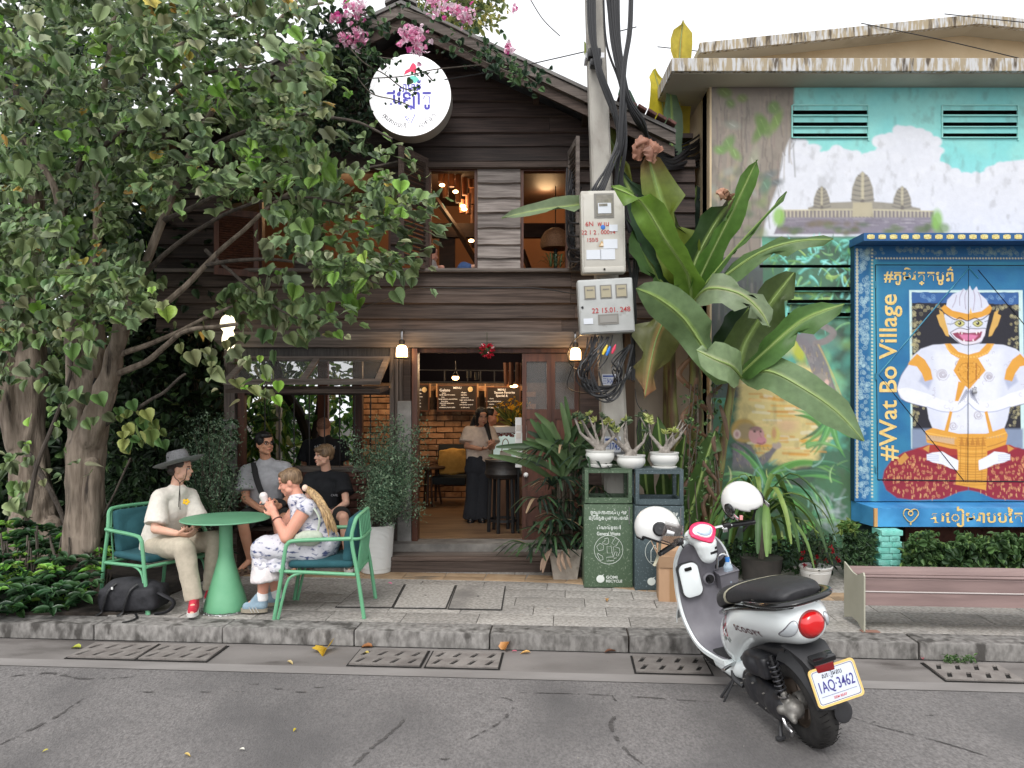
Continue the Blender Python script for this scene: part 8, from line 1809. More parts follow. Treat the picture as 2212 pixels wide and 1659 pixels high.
feather(748,938,902,1130,7.65,Vector((hx(812,7.7),7.72,.46)),'feathery green shrub in a tall white ribbed pot left of the cafe step',True,3,12500)
feather(385,520,900,1120,7.75,Vector((hx(450,7.8),7.85,.1)),'feathery dark shrub without visible pot behind the grey hat, left of the seated man',False,4,8000)
# ---- fan palm in a square pot by the door
t=thing('potted_palm','lady palm with stiff fan leaves in a square grey pot between door and green bin','potted palm',G(1222,1255))
b=G(1222,1255);c0=Vector((b.x,b.y+.16,0));w0,w1=.115,.155
mb=MB();mb.add([(c0.x+sx*w0,c0.y+sy*w0,0)for sx,sy in ((-1,-1),(1,-1),(1,1),(-1,1))]+[(c0.x+sx*w1,c0.y+sy*w1,.30)for sx,sy in ((-1,-1),(1,-1),(1,1),(-1,1))]+[(c0.x+sx*w1*.86,c0.y+sy*w1*.86,.30)for sx,sy in ((-1,-1),(1,-1),(1,1),(-1,1))]+[(c0.x+sx*w1*.84,c0.y+sy*w1*.84,.27)for sx,sy in ((-1,-1),(1,-1),(1,1),(-1,1))],[(3,2,1,0),(0,1,5,4),(1,2,6,5),(2,3,7,6),(3,0,4,7),(4,5,9,8),(5,6,10,9),(6,7,11,10),(7,4,8,11),(8,9,13,12),(9,10,14,13),(10,11,15,14),(11,8,12,15),(12,13,14,15)]);mb.build('square_pot',mat('terrazzo_pot',lin((170,162,152)),lin((150,142,132)),s=14,rough=.9,bump=.4,bs=60,c3=lin((110,100,90)),s3=5,t3=.62),t)
for i in range(11):
 a=r.uniform(-.05,.05);bx=c0+Vector((r.uniform(-.09,.09),r.uniform(-.08,.08),.28));mb=MB();mb.tube(cat([bx,bx+Vector((a,0,.35)),bx+Vector((a*2.5,r.uniform(-.1,.1),r.uniform(.6,1.2)))],4),r.uniform(.010,.016),6);mb.build('cane',mat('cane',(.05,.04,.03),(.10,.085,.06),s=20,rough=.9),t,smooth=True)
fans=[]
r=random.Random(21)
for i in range(46):
 u=r.random();px=1222+r.gauss(0,30);py=lerp(1195,960,u);Yf=7.5+r.uniform(-.25,.25);c=P(px,py,Yf);side=1 if px>1222 else-1;az=r.uniform(0,2*PI);up=r.uniform(-.1,.6)
 ax=Vector((math.cos(az),math.sin(az)*.8-.2,up)).normalized();x=ax.cross(Vector((0,0,1))).normalized();nL=r.randint(6,9);L=r.uniform(.24,.38)
 for q in range(nL):
  th=lerp(-1.15,1.15,q/(nL-1));d_=(ax*math.cos(th)+x*math.sin(th)).normalized();e=c+d_*L;old=r.random()<.05
  fans.append(dict(pts=[c,c+d_*L*.5+Vector((0,0,.02)),e+Vector((0,0,-.07-.05*r.random()))],w=r.uniform(.022,.034),col=(150,130,104)if old else r.choice([(50,72,50),(38,56,42),(66,92,60),(30,44,36)]),n=3,fold=.3))
joinstraps(fans,'fan_leaves',LEAF,t,'stuff')
for i in range(34):
 a=lerp(-1.25,1.15,i/33)+r.uniform(-.12,.12);c=P(1222+r.uniform(-18,22),1010+r.uniform(-30,40),7.5+r.uniform(-.15,.15));L=r.uniform(.45,.82)*(1 if a<0 else .85);d_=Vector((math.sin(a),r.uniform(-.35,.15),math.cos(a)*.95)).normalized();e=c+d_*L
 strap([c,c.lerp(e,.5)+Vector((0,0,.02)),e+Vector((math.sin(a)*.06,0,-.10*abs(math.sin(a))))],r.uniform(.045,.072),r.choice([(54,78,48),(44,64,44),(72,98,60),(86,108,70)]),t,fold=.3,n=5,side=(math.cos(a),.25,-math.sin(a)))
for (x,y,x2,y2)in ((1195,1180,1172,1238),(1185,1190,1168,1232),(1215,1190,1222,1230),(1228,1185,1234,1228),(1208,1195,1212,1235)):
 strap([P(x,y,7.3),P((x+x2)/2-4,(y+y2)/2,7.25),P(x2,y2,7.25)],.03,(176,150,130),t,fold=.4,n=5,side=(1,0,0),name='dry_leaf')
# ---- banana plants
BAN=leafmat('banana_leaf',rough=.42,tr=.36,s=14)
bw=BAN.node_tree;
def bprof(t):return min(1,(t/.16))**.7*(1 if t<.62 else max(0.02,1-((t-.62)/.38)**2.1))if t>.03 else .12
def bleaf(parent,pts,wpx,col,Y=None,side=(1,0,0),dry=None,rip=.10,fold=.22,seed=0,rib=(150,176,96),wv=7):
 pp=[P(*p)for p in pts];w=wpx*pts[0][2]/F
 q_=random.Random(seed*7+1);tears={(q_.randint(5,36),q_.choice([-1,1]))for _ in range(10)}
 o=strap(pp,w,col,parent,name='leaf',m=BAN,n=11,tears=tears,fold=fold,prof=bprof,side=side,colb=dry,ripple=rip,rib=rib,seed=seed,wv=wv)
 mb=MB();c=cat(pp,6);k=len(c);mb.tube([q-Vector((0,0,.006))for q in c],[lerp(.016,.004,i/(k-1))for i in range(k)],6);s=mb.build('midrib',mat('banana_rib',lin((128,150,84)),rough=.5),o,smooth=True)
 return o
def bstem(parent,pts,r0,r1):
 mb=MB();pp=cat([P(*p)for p in pts],6);k=len(pp);mb.tube(pp,[lerp(r0,r1,i/(k-1))*(1+.08*math.sin(i*2.2))for i in range(k)],12);return mb.build('pseudostem',mat('banana_stem',lin((120,126,70)),lin((84,62,44)),s=5,rough=.7,bump=.6,bs=30,stretch=(4,4,.6),c3=lin((60,44,34)),s3=4,t3=.56),parent,smooth=True)
DRY=(150,104,84);G1,G2,G3,G4=(100,132,60),(76,106,58),(112,136,94),(52,76,52)
bA=thing('banana_plant','tall banana plant with broad arching leaves right of the meter boxes','banana plant',P(1520,1215,7.6))
bstem(bA,[(1528,1225,7.6),(1515,1050,7.6),(1505,900,7.6),(1500,760,7.6),(1492,650,7.55)],.085,.050);bstem(bA,[(1500,1225,7.7),(1470,1050,7.7),(1455,900,7.7),(1450,760,7.7)],.060,.040)
bleaf(bA,[(1494,650,7.35),(1485,590,7.2),(1440,520,7.0),(1385,435,6.9),(1320,402,6.85)],66,(104,136,54),side=(.75,.1,-.55),seed=1,rip=.14)
bleaf(bA,[(1494,640,7.35),(1530,560,7.25),(1585,450,7.15),(1635,345,7.1)],62,(94,132,60),side=(.85,.25,.5),seed=2)
bleaf(bA,[(1500,645,7.35),(1550,580,7.2),(1620,500,7.1),(1700,414,7.0)],44,(78,106,56),side=(.6,.2,.75),seed=3)
bleaf(bA,[(1505,650,7.35),(1560,600,7.1),(1640,545,6.9),(1720,520,6.8),(1800,516,6.7)],52,(92,118,72),side=(.1,.55,.8),seed=4,fold=.35)
bleaf(bA,[(1488,640,7.4),(1500,570,7.4),(1540,490,7.4),(1590,418,7.4)],84,(62,88,48),side=(.8,.2,.5),dry=DRY,seed=5)
bleaf(bA,[(1480,620,7.45),(1462,540,7.4),(1430,440,7.35),(1398,330,7.3)],96,(104,120,44),side=(.95,.15,-.2),dry=DRY,seed=6,rip=.1)
bleaf(bA,[(1482,640,7.5),(1440,560,7.5),(1385,460,7.5),(1330,350,7.5)],84,G4,side=(.8,.1,-.5),seed=7)
bleaf(bA,[(1482,650,7.5),(1440,620,7.45),(1400,560,7.45),(1372,480,7.5)],96,G2,side=(.8,.2,-.6),seed=8)
bleaf(bA,[(1492,660,7.45),(1450,670,7.35),(1415,740,7.3),(1392,860,7.3)],104,(108,112,66),side=(.95,.1,.3),seed=9,dry=(176,120,90),rib=(186,150,100))
bleaf(bA,[(1495,655,7.35),(1530,622,7.05),(1595,632,6.9),(1640,668,6.85),(1662,706,6.85)],72,(126,142,110),side=(.35,.3,.85),seed=10,fold=.12,rib=(176,178,130))
for i in range(9):strap([P(1500+r.uniform(-22,22),720+i*48,7.5),P(1500+r.uniform(-34,34),760+i*48,7.42),P(1500+r.uniform(-40,40),800+i*48,7.42)],.06,(112,84,64),bA,fold=.6,n=5,name='dry_sheath',side=(1,0,0))
def crumple(c,par,sz,sd):
 q=random.Random(sd)
 for i in range(7):a=q.uniform(-1.2,1.2);e=Vector((math.sin(a)*sz*q.uniform(.5,1),q.uniform(-.06,.02),-sz*q.uniform(.4,1.1)));strap([c,c+e*.5+Vector((q.uniform(-.05,.05),-.04,0)),c+e],sz*.6,q.choice([(164,118,98),(140,98,80),(184,140,116)]),par,name='dry_leaf',fold=.9,n=7,side=(math.cos(a),.5,math.sin(a)),ripple=.15,seed=sd+i)
crumple(P(1402,300,7.22),bA,.22,5);crumple(P(1568,408,7.3),bA,.10,9)
bB=thing('banana_plant','smaller banana plant with a brown stem leaning in front of the painted waterfall','banana plant',P(1530,1225,7.5))
bstem(bB,[(1525,1230,7.5),(1545,1080,7.45),(1565,940,7.4),(1582,830,7.35),(1592,800,7.3)],.055,.032)
bleaf(bB,[(1592,810,7.3),(1540,775,7.1),(1480,690,7.0),(1425,645,6.95),(1375,622,6.9)],82,(104,128,86),side=(.55,.2,-.8),seed=11,rip=.06)
bleaf(bB,[(1592,808,7.35),(1610,740,7.4),(1660,660,7.4),(1715,588,7.45)],112,(86,104,58),side=(.8,.25,.5),seed=12,rip=.05)
bleaf(bB,[(1598,810,7.3),(1650,760,7.1),(1735,690,7.0),(1824,656,6.9)],78,(82,116,60),side=(.4,.3,.85),seed=13,rip=.05)
bleaf(bB,[(1600,812,7.2),(1580,790,6.95),(1545,775,6.85),(1505,756,6.8)],76,(142,164,122),side=(.3,.2,.9),seed=14,rip=.04,fold=.05,rib=(200,208,160))
bleaf(bB,[(1600,815,7.3),(1660,800,7.0),(1740,840,6.8),(1810,890,6.7),(1866,952,6.65)],78,(108,132,92),side=(.3,.3,.9),seed=15,rip=.05,rib=(150,168,112))
bleaf(bB,[(1590,800,7.6),(1580,740,7.7),(1620,660,7.7)],90,G4,side=(.9,.2,.3),seed=16)
for i in range(8):strap([P(1560-i*4,830+i*45,7.35),P(1550-i*4+r.uniform(-20,20),860+i*45,7.28),P(1556-i*4+r.uniform(-26,26),905+i*45,7.28)],.045,(104,82,66),bB,fold=.6,n=5,name='dry_sheath',side=(1,0,0))
bC=thing('banana_plant','far banana plant between the house roof and the mural building with upright yellowing leaves','banana plant',P(1440,1150,8.45))
bstem(bC,[(1440,1160,8.45),(1445,900,8.45),(1440,560,8.4)],.08,.05)
bleaf(bC,[(1440,560,8.4),(1448,420,8.3),(1452,280,8.2),(1446,165,8.2)],46,(98,122,96),side=(.9,.3,.05),seed=17)
bleaf(bC,[(1442,560,8.5),(1462,300,8.5),(1468,120,8.5),(1476,42,8.5)],58,(176,160,58),side=(.9,.3,0),seed=18,rib=(150,110,60))
bleaf(bC,[(1440,540,8.5),(1442,340,8.5),(1432,230,8.4),(1412,150,8.4)],70,(186,172,50),side=(.9,.3,0),seed=19,rib=(150,120,60))
bleaf(bC,[(1436,540,8.5),(1400,420,8.4),(1375,300,8.3),(1340,180,8.3)],62,(60,84,66),side=(.9,.3,-.2),seed=20);bleaf(bC,[(1436,560,8.5),(1420,440,8.4),(1392,330,8.3),(1360,240,8.3)],66,(52,74,56),side=(.9,.3,-.2),seed=21);bleaf(bC,[(1442,560,8.4),(1490,460,8.4),(1505,400,8.4)],60,(40,58,48),side=(.9,.3,.2),seed=22)
bleaf(bC,[(1436,520,8.3),(1330,420,7.7),(1260,440,7.3),(1170,452,7.1),(1084,470,7.0)],34,(120,138,104),side=(0,.45,.9),seed=23,fold=.4,rib=(150,160,110))
bleaf(bC,[(1430,540,8.4),(1330,330,8.0),(1262,90,7.9)],32,(132,140,66),side=(.9,.3,0),seed=26)
# broad ground leaves and vine at the banana foot
for i,(a,b_,c_,w)in enumerate([((1440,1170,7.5),(1430,1000,7.45),(1420,900,7.45),40),((1455,1170,7.5),(1470,1020,7.45),(1480,940,7.4),44),((1470,1180,7.4),(1520,1010,7.3),(1545,930,7.3),50),((1410,1150,7.6),(1395,1040,7.5),(1385,880,7.5),34)]):bleaf(bA,[a,b_,c_],w,(66,92,46),side=(.95,.2,0),seed=40+i)
vn=thing('vine','thin leafy vine climbing the banana stems above the bins','vine',P(1520,1200,7.3));n=260;leaves('foliage',LEAF,vn,LT['heart'],*cloud(n,1470,1560,830,1180,7.15,7.5,(.025,.05),[(84,110,70),(110,140,84),(64,90,56)],[1,1,1]),kind='stuff')
mb=MB();
for i in range(7):x=1480+i*12;mb.tube(cat([P(x,1200,7.3),P(x+r.uniform(-20,20),1060,7.3),P(x+r.uniform(-20,20),930,7.3),P(x+r.uniform(-20,20),830,7.3)],5),.005,4)
mb.build('stem',TWIG,vn)
# ---- dracaena behind the scooter, rose pot, small bush, hedge
t=thing('potted_dracaena','dracaena with long arching strap leaves in a dark pot behind the scooter','potted plant',P(1660,1262,7.0));b=G(1660,1268)
mb=MB();mb.lathe([(.13,0),(.17,.02),(.19,.20),(.20,.24),(.18,.24),(.0,.22)],28,Matrix.Translation((b.x,b.y+.2,0)),caps=False);mb.build('dark_pot',mat('dark_pot',(.03,.028,.026),(.05,.046,.042),s=10,rough=.6),t,smooth=True)
r=random.Random(31)
for i in range(44):
 a=r.uniform(0,2*PI);L=r.uniform(.38,.66);c=Vector((b.x,b.y+.2,.55+r.uniform(-.1,.25)));d_=Vector((math.cos(a),math.sin(a)*.8-.15,0));hgt=r.uniform(.05,.42)
 pts=[c,c+d_*L*.4+Vector((0,0,hgt*.8)),c+d_*L*.8+Vector((0,0,hgt*.6-.12)),c+d_*L+Vector((0,0,hgt*.2-.40*(1-hgt)))]
 strap(pts,r.uniform(.05,.075),r.choice([(92,124,66),(76,106,58),(110,140,78),(64,92,54),(124,146,76)]),t,fold=.35,n=5)
mb=MB();mb.tube([Vector((b.x,b.y+.2,.2)),Vector((b.x,b.y+.2,.75))],.03,8);mb.build('cane',TWIG,t)
RB=G(1775,1277);t=thing('rose_pot','small red rose bush in a round white ribbed pot beside the bench','potted rose',RB);T=Matrix.Translation((RB.x,RB.y+.14,0));prof=[(.085,0),(.09,.01)]
for i in range(12):z=.02+.15*i/11;rr_=.095+.042*math.sin((i/11)*1.4);prof+=[(rr_,z),(rr_+.003,z+.004)]
prof+=[(.146,.185),(.150,.20),(.140,.205),(.130,.18),(0,.175)];mb=MB();mb.lathe(prof,36,T,caps=False);mb.build('ribbed_pot',mat('white_pot',(.6,.6,.58)),t,smooth=True)
n=900;c=np.array([RB.x,RB.y+.14,.36]);Pn=c+nrand(n)*np.array([.10,.09,.075]);leaves('foliage',LEAF,t,LT['oval'],Pn,unit(nrand(n)),unit(nrand(n)+np.array([0,-.5,.6])),RNG.uniform(.022,.042,n),pick_cols(n,[(58,80,54),(44,64,46),(80,100,66)],[2,2,1]),kind='stuff')
mb=MB()
for i in range(12):mb.tube([Vector((RB.x,RB.y+.14,.17)),Vector(c)+Vector((r.gauss(0,.09),r.gauss(0,.08),r.uniform(-.05,.12)))],.004,5)
mb.build('stem',TWIG,t)
for (x,y)in ((1735,1195),(1731,1207),(1758,1216),(1738,1222),(1799,1192),(1808,1206),(1811,1212),(1783,1212),(1795,1183),(1765,1203)):
 n=14;leaves('rose_bloom',LEAF,t,LT['oval'],np.repeat(np.array(P(x,y,6.98))[None],n,0),unit(nrand(n)+np.array([0,-.5,.4])),unit(nrand(n)),RNG.uniform(.022,.034,n),pick_cols(n,[(170,24,44),(130,14,30)],[2,1]))
t=thing('small_bush','small dark green bush against the mural, left of the turquoise pillar','bush',P(1852,1230,7.4));leaves('foliage',LEAF,t,LT['oval'],*[np.concatenate(z)for z in zip(cloud(700,1820,1888,1150,1225,7.25,7.6,(.04,.075),[(58,84,54),(76,104,66),(44,64,46)],[2,2,1]),cloud(120,1815,1850,1125,1150,7.3,7.5,(.04,.08),[(130,150,80),(96,130,70)],[1,1]))],kind='stuff');
t=thing('weedy_shrubs','dark weedy plants along the foot of the mural between banana and rose pot','shrubs',P(1700,1225,7.6));leaves('foliage',LEAF,t,LT['oval'],*cloud(1100,1560,1800,1165,1235,7.3,7.8,(.03,.07),[(48,70,46),(66,92,58),(36,52,38)],[2,2,1]),kind='stuff')
t=thing('leafy_hedge','dense leafy green hedge growing under the blue ledge behind the bench','hedge',P(2080,1225,7.5));
leaves('foliage',LEAF,t,LT['heart'],*cloud(2900,1952,2400,1172,1240,7.25,7.75,(.04,.085),[(70,98,58),(92,124,72),(52,76,48),(118,146,84)],[2,2,2,.6],up=.6),kind='stuff')
for k in range(34):
 x_=random.uniform(1960,2380);leaves('top_shoot',LEAF,t,LT['heart'],*cloud(22,x_-10,x_+10,random.uniform(1142,1160),1180,7.3,7.6,(.035,.07),[(92,124,72),(118,146,84),(70,98,58)],[2,1,2],up=.6),kind='stuff')
# ---- bougainvillea over the gable and the sign
bg_=thing('bougainvillea','bougainvillea with pink bracts trailing over the gable and the round sign','climbing plant',P(800,200,7.6))
r=random.Random(77)
def vine(pts,nl,sz=(.045,.08),pal=[(60,84,56),(84,112,70),(44,64,46)],rr_=.006,spread=.05):
 pp=cat([P(*p)for p in pts],8);mb=MB();mb.tube(pp,rr_,5);mb.build('vine_stem',TWIG,bg_)
 idx=[r.randrange(len(pp))for _ in range(nl)];p=np.array([list(pp[i])for i in idx])+nrand(nl,spread);n_=nl
 leaves('vine_leaves',LEAF,bg_,LT['heart'],p,unit(nrand(n_,.5)+np.array([.1,-.2,-.8])),unit(nrand(n_,.5)+np.array([0,-1,.5])),RNG.uniform(*sz,n_),pick_cols(n_,pal,[2,2,2]),kind='stuff')
vine([(720,60,7.4),(780,130,7.3),(830,160,7.3),(870,190,7.4),(900,195,7.45)],26,sz=(.03,.05),spread=.035);vine([(760,150,7.3),(800,200,7.3),(850,215,7.4),(885,228,7.45)],14,sz=(.03,.045),spread=.02);vine([(740,40,7.5),(850,60,7.4),(960,90,7.5),(1040,130,7.5),(1120,165,7.5)],80,spread=.06)
vine([(900,150,7.4),(920,160,7.45),(935,175,7.5)],12,sz=(.03,.045),spread=.02);vine([(780,170,7.4),(870,165,7.6),(940,150,7.6),(1040,140,7.6)],8,spread=.02);vine([(770,110,7.4),(800,120,7.3),(850,128,7.4)],40);vine([(868,20,7.6),(960,50,7.6),(1050,100,7.6),(1100,140,7.6),(1160,180,7.6)],90,spread=.07)
p_=cloud(900,660,800,20,330,7.3,8.0,(.05,.09),[(50,70,48),(36,52,38),(74,96,62)],[2,2,1]);leaves('foliage',LEAF,bg_,LT['heart'],*p_,kind='stuff')
p_=cloud(600,690,800,180,330,7.5,8.0,(.03,.07),[(78,72,60),(60,58,48),(96,88,72)],[2,2,1]);leaves('dry_foliage',LEAF,bg_,LT['long'],*p_,kind='stuff')
for (x,y,s_,n_)in ((898,85,.10,90),(878,72,.05,30),(1003,35,.07,50),(985,20,.05,30),(765,15,.10,80),(770,80,.08,60),(745,88,.05,30),(940,5,.09,60),(1100,102,.035,16),(1112,20,.02,8),(1225,115,.0,0),(722,40,.04,20)):
 if n_:leaves('pink_bracts',LEAFT,bg_,LT['heart'],np.array(P(x,y,7.3))+nrand(n_,s_*.6),unit(nrand(n_)),unit(nrand(n_)+np.array([0,-1,0])),RNG.uniform(.035,.06,n_),pick_cols(n_,[(224,140,180),(236,184,208),(206,80,150),(232,210,220)],[2,3,.7,3]),kind='stuff')
tt=thing('distant_tree','loose yellow green tree showing behind the gable roof','tree',P(980,700,14));p_=cloud(2600,880,1110,-80,95,13.2,15.2,(.08,.17),[(150,156,90),(120,132,80),(186,176,104),(90,104,66)],[2,2,1,2]);keep=[i for i in range(len(p_[0]))if (lambda q:((q[0]*F/q[1]+1106-985)/115)**2+(((EYE-q[2])*F/q[1]+HOR+5)/95)**2<1+random.uniform(-.5,.1))(p_[0][i])]
leaves('crown',LEAFT,tt,LT['oval'],*[v[keep]for v in p_],kind='stuff');mb=MB();mb.tube(cat([P(960,900,14),P(970,300,14),P(985,60,14),P(1000,-40,14)],4),.12,8);mb.build('trunk',BARKD,tt)
for q in ((985,60,1040,20),(985,80,930,0),(1000,20,1060,-20)):limb([(q[0],q[1],14),((q[0]+q[2])/2,(q[1]+q[3])/2-6,14),(q[2],q[3],14)],.05,.02,BARKD,tt)
# small plant on the upper sill
t=thing('sill_plant','small spider plant on the sill of the right upper window','potted plant',P(1195,583,8.35))
for i in range(20):a=lerp(-1.3,1.3,i/19);c=P(1190+(i%3)*10,578,8.4);e=c+Vector((math.sin(a)*.16,r.uniform(-.08,.08),.16*math.cos(a)));strap([c,c.lerp(e,.6)+Vector((0,0,.05)),e],.018,r.choice([(70,96,62),(54,78,52)]),t,n=3)
# ---- fallen leaves on road and pavement
FY=leafmat('fallen_leaf',tr=.1)
def fallen(x,y,z,col,label,s_=.07,k='oval',grp=None):
 g=G(x,y,z);n=1;o=leaves('fallen_leaf',FY,None,leaf_template(k,fold=.35,curl=.3),np.array([[g.x,g.y,z+.012]]),np.array([[r.uniform(-1,1),r.uniform(-.6,.6),.05]]),np.array([[r.gauss(0,.2),r.gauss(0,.2),1]]),np.array([s_]),np.array([lin(col)]));tag(o,label,'leaf',grp)
fallen(708,1403,ZR,(214,176,60),'large yellow fallen leaf in the gutter below the right green chair',.15,'lobed');fallen(1090,1407,ZR,(196,140,84),'curled tan leaf in the gutter at the right end of the middle drain cover',.09,'lobed');fallen(805,1400,ZR,(150,100,60),'brown leaf on the left edge of the middle drain cover by the kerb',.11);fallen(797,1415,ZR,(190,170,90),'yellow curled leaf on the middle drain cover',.07);fallen(620,1432,ZR,(200,180,130),'small pale leaf in the gutter left of the middle drain cover',.06)
fallen(175,1402,ZR,(170,176,70),'yellow green leaf on the leftmost drain cover',.10);fallen(1146,1413,ZR,(206,160,90),'yellow brown leaf in the gutter right of the middle drain covers',.08);fallen(1330,1410,ZR,(120,80,60),'brown leaf lying by the kerb left of the scooter',.09);fallen(1310,1296,0,(206,160,100),'tan leaf lying on the pavement in front of the bins',.07);fallen(838,1262,0,(232,120,160),'pink petal on the pavement by the tan slabs',.05)
fallen(1116,1410,ZR,(226,120,140),'pink petal in the gutter near the tan leaf',.04);fallen(1994,1428,ZR,(226,130,140),'pink petal in the gutter right of the number plate',.05);fallen(640,1578,ZR,(220,200,60),'tiny yellow leaf in the middle of the road',.03,'oval');fallen(398,1633,ZR,(206,180,110),'small curled leaf near the bottom edge of the road',.04);fallen(105,1624,ZR,(200,190,90),'tiny yellow leaf at the bottom left of the road',.03);fallen(528,1624,ZR,(230,226,214),'scrap of white paper at the bottom of the road',.035)
n=700;Pg=[];
pts=[K(random.uniform(-9,9),random.uniform(-4.5,-.0),ZR+.003)for _ in range(n)]
leaves('road_litter',FY,None,LT['tiny'],np.array([list(p)for p in pts]),unit(nrand(n)*np.array([1,1,.02])),np.tile([0.,0,1],(n,1)),RNG.uniform(.004,.014,n),pick_cols(n,[(150,140,128),(90,80,70),(190,184,170),(60,54,50)],[2,2,1,2]),kind='stuff')
t=thing('kerb_weeds','low weeds growing at the kerb foot below the bench','weeds',G(2070,1432,ZR));leaves('foliage',LEAF,t,LT['oval'],*cloud(160,2040,2105,1415,1432,5.30,5.38,(.015,.035),[(70,96,60),(96,124,76)],[1,1],up=.8),kind='stuff')
# =============================================================== scooter
from mathutils.bvhtree import BVHTree
SW=mat('scooter_white',lin((236,242,242)),rough=.14,coat=.6);SG=mat('scooter_grey_panel',lin((102,100,106)),lin((112,110,116)),s=12,rough=.5);SGD=mat('dark_grey_plastic',(.035,.035,.038),rough=.5)
SB=mat('gloss_black',(.008,.008,.009),rough=.18,coat=.4);SEATM=mat('seat_vinyl',(.014,.014,.016),(.022,.022,.025),s=30,rough=.55,bump=.15,bs=200);STRP=mat('seat_stripe',lin((176,172,150)),rough=.6)
PINK=mat('hot_pink',lin((232,30,90)),rough=.3,coat=.4);REDL=mat('tail_lens',(.62,.01,.012),rough=.08,coat=1.0);CLR=mat('clear_lens',lin((190,196,200)),rough=.08,coat=1.0);TYRE=mat('tyre_rubber',(.014,.013,.013),(.03,.028,.026),s=20,rough=.8,bump=.3,bs=60);RIMM=mat('rim_bronze',(.10,.075,.055),(.16,.125,.10),s=10,rough=.45,metal=.5)
ALU=mat('cast_alloy',(.16,.15,.14),(.26,.25,.23),s=18,rough=.5,metal=.6,bump=.3,bs=60);ENG=mat('engine_black',(.012,.012,.015),(.024,.024,.028),s=10,rough=.38);CHR=mat('chrome',(.6,.6,.6),rough=.12,metal=1)
SCX=G(1787,1606,ZR)
sc=thing('scooter','white scooter with pink trimmed dial parked on its side stand by the kerb','scooter',(SCX.x-.07,SCX.y,ZR),(0,R(-13),R(10)),world=False)
def sec(y,zb,zt,hw,n=28,e=2.6,tilt=0,low=.0):
 out=[]
 for i in range(n):
  a=2*PI*i/n;c,s=math.cos(a),math.sin(a);x=hw*math.copysign(abs(c)**(2/e),c);zz=math.copysign(abs(s)**(2/e),s)
  z=(zb+zt)/2+(zt-zb)/2*zz;x*=1-low*max(0,-zz)*.6-.18*max(0,zz)**2;out.append((x,y+tilt*zz,z))
 return out
def loftpart(name,secs,m,parent=sc,sub=1,**k):
 mb=MB();mb.loft(secs,**k);o=mb.build(name,m,parent,smooth=True)
 if sub:
  s=o.modifiers.new('s','SUBSURF');s.levels=sub;s.render_levels=sub
  dg=bpy.context.evaluated_depsgraph_get();me=bpy.data.meshes.new_from_object(o.evaluated_get(dg));o.modifiers.clear();o.data=me
  me.polygons.foreach_set('use_smooth',[True]*len(me.polygons))
 return o
def interp(tab,n):
 pts=cat([Vector((i,0,0))for i in range(len(tab))],n);k=len(tab[0]);out=[]
 cols=[cat([Vector((r[j],0,0))for r in tab],n)for j in range(k)]
 return [tuple(cols[j][i].x for j in range(k))for i in range(len(pts))]
tail=interp([(-.255,.715,.775,.045),(-.24,.665,.825,.088),(-.20,.630,.860,.126),(-.13,.605,.875,.150),(.0,.57,.865,.170),(.18,.515,.835,.180),(.36,.43,.765,.172),(.50,.33,.69,.158),(.60,.235,.625,.148),(.665,.205,.59,.135),(.69,.23,.52,.115)],3)
rb=loftpart('rear_bodywork',[sec(y,a,b,w,e=2.4,low=.35)for y,a,b,w in tail],SW)
st=interp([(.685,.59,.65,.07),(.66,.59,.715,.110),(.54,.64,.775,.142),(.36,.71,.83,.160),(.16,.77,.885,.168),(-.02,.815,.922,.162),(-.15,.845,.932,.138),(-.215,.865,.915,.10)],3)
seat=loftpart('seat',[sec(y,a,b,w,e=3.0)for y,a,b,w in st],SEATM)
def seat_at(y):
 for p,q in zip(st,st[1:]):
  if p[0]>=y>=q[0]:t=(p[0]-y)/(p[0]-q[0]);return [lerp(p[i],q[i],t)for i in range(4)]
 return st[-1]
band=[]
for q in range(5):
 y0=.275-.042*q/4;r=[]
 for (x,_,z),(dy)in zip(sec(0,0,1,1,e=3.0),[0]*28):
  yy=y0-.15*x;s_=seat_at(yy);r.append((x*(s_[3]+.002),yy,lerp(s_[1],s_[2],z)+(.0025 if z>.5 else 0)))
 band.append(r)
mb=MB();mb.loft(band,caps=False);mb.build('seat_stripe',STRP,seat,smooth=True)
mb=MB();mb.loft([sec(y,a-.035,a+.012,w*1.02,e=3)for y,a,b,w in st]);mb.build('seat_base',SB,sc,smooth=True)
# grab rail
mb=MB();pr=cat([(-.158,.16,.795),(-.172,.04,.822),(-.168,-.10,.850),(-.140,-.205,.868),(-.07,-.262,.876),(.07,-.262,.876),(.140,-.205,.868),(.168,-.10,.850),(.172,.04,.822),(.158,.16,.795)],5)
mb.tube(pr,[.012+.020*math.sin(PI*i/(len(pr)-1))**.3 for i in range(len(pr))],10,flat=.55);mb.build('grab_rail',SB,sc,smooth=True)
mb=MB();mb.box((-.152,.05,.83),(.02,.14,.05),rot=(R(8),0,R(-4)),bev=.01);mb.box((.152,.05,.83),(.02,.14,.05),rot=(R(8),0,R(4)),bev=.01);mb.build('rail_mount',SB,sc,smooth=True)
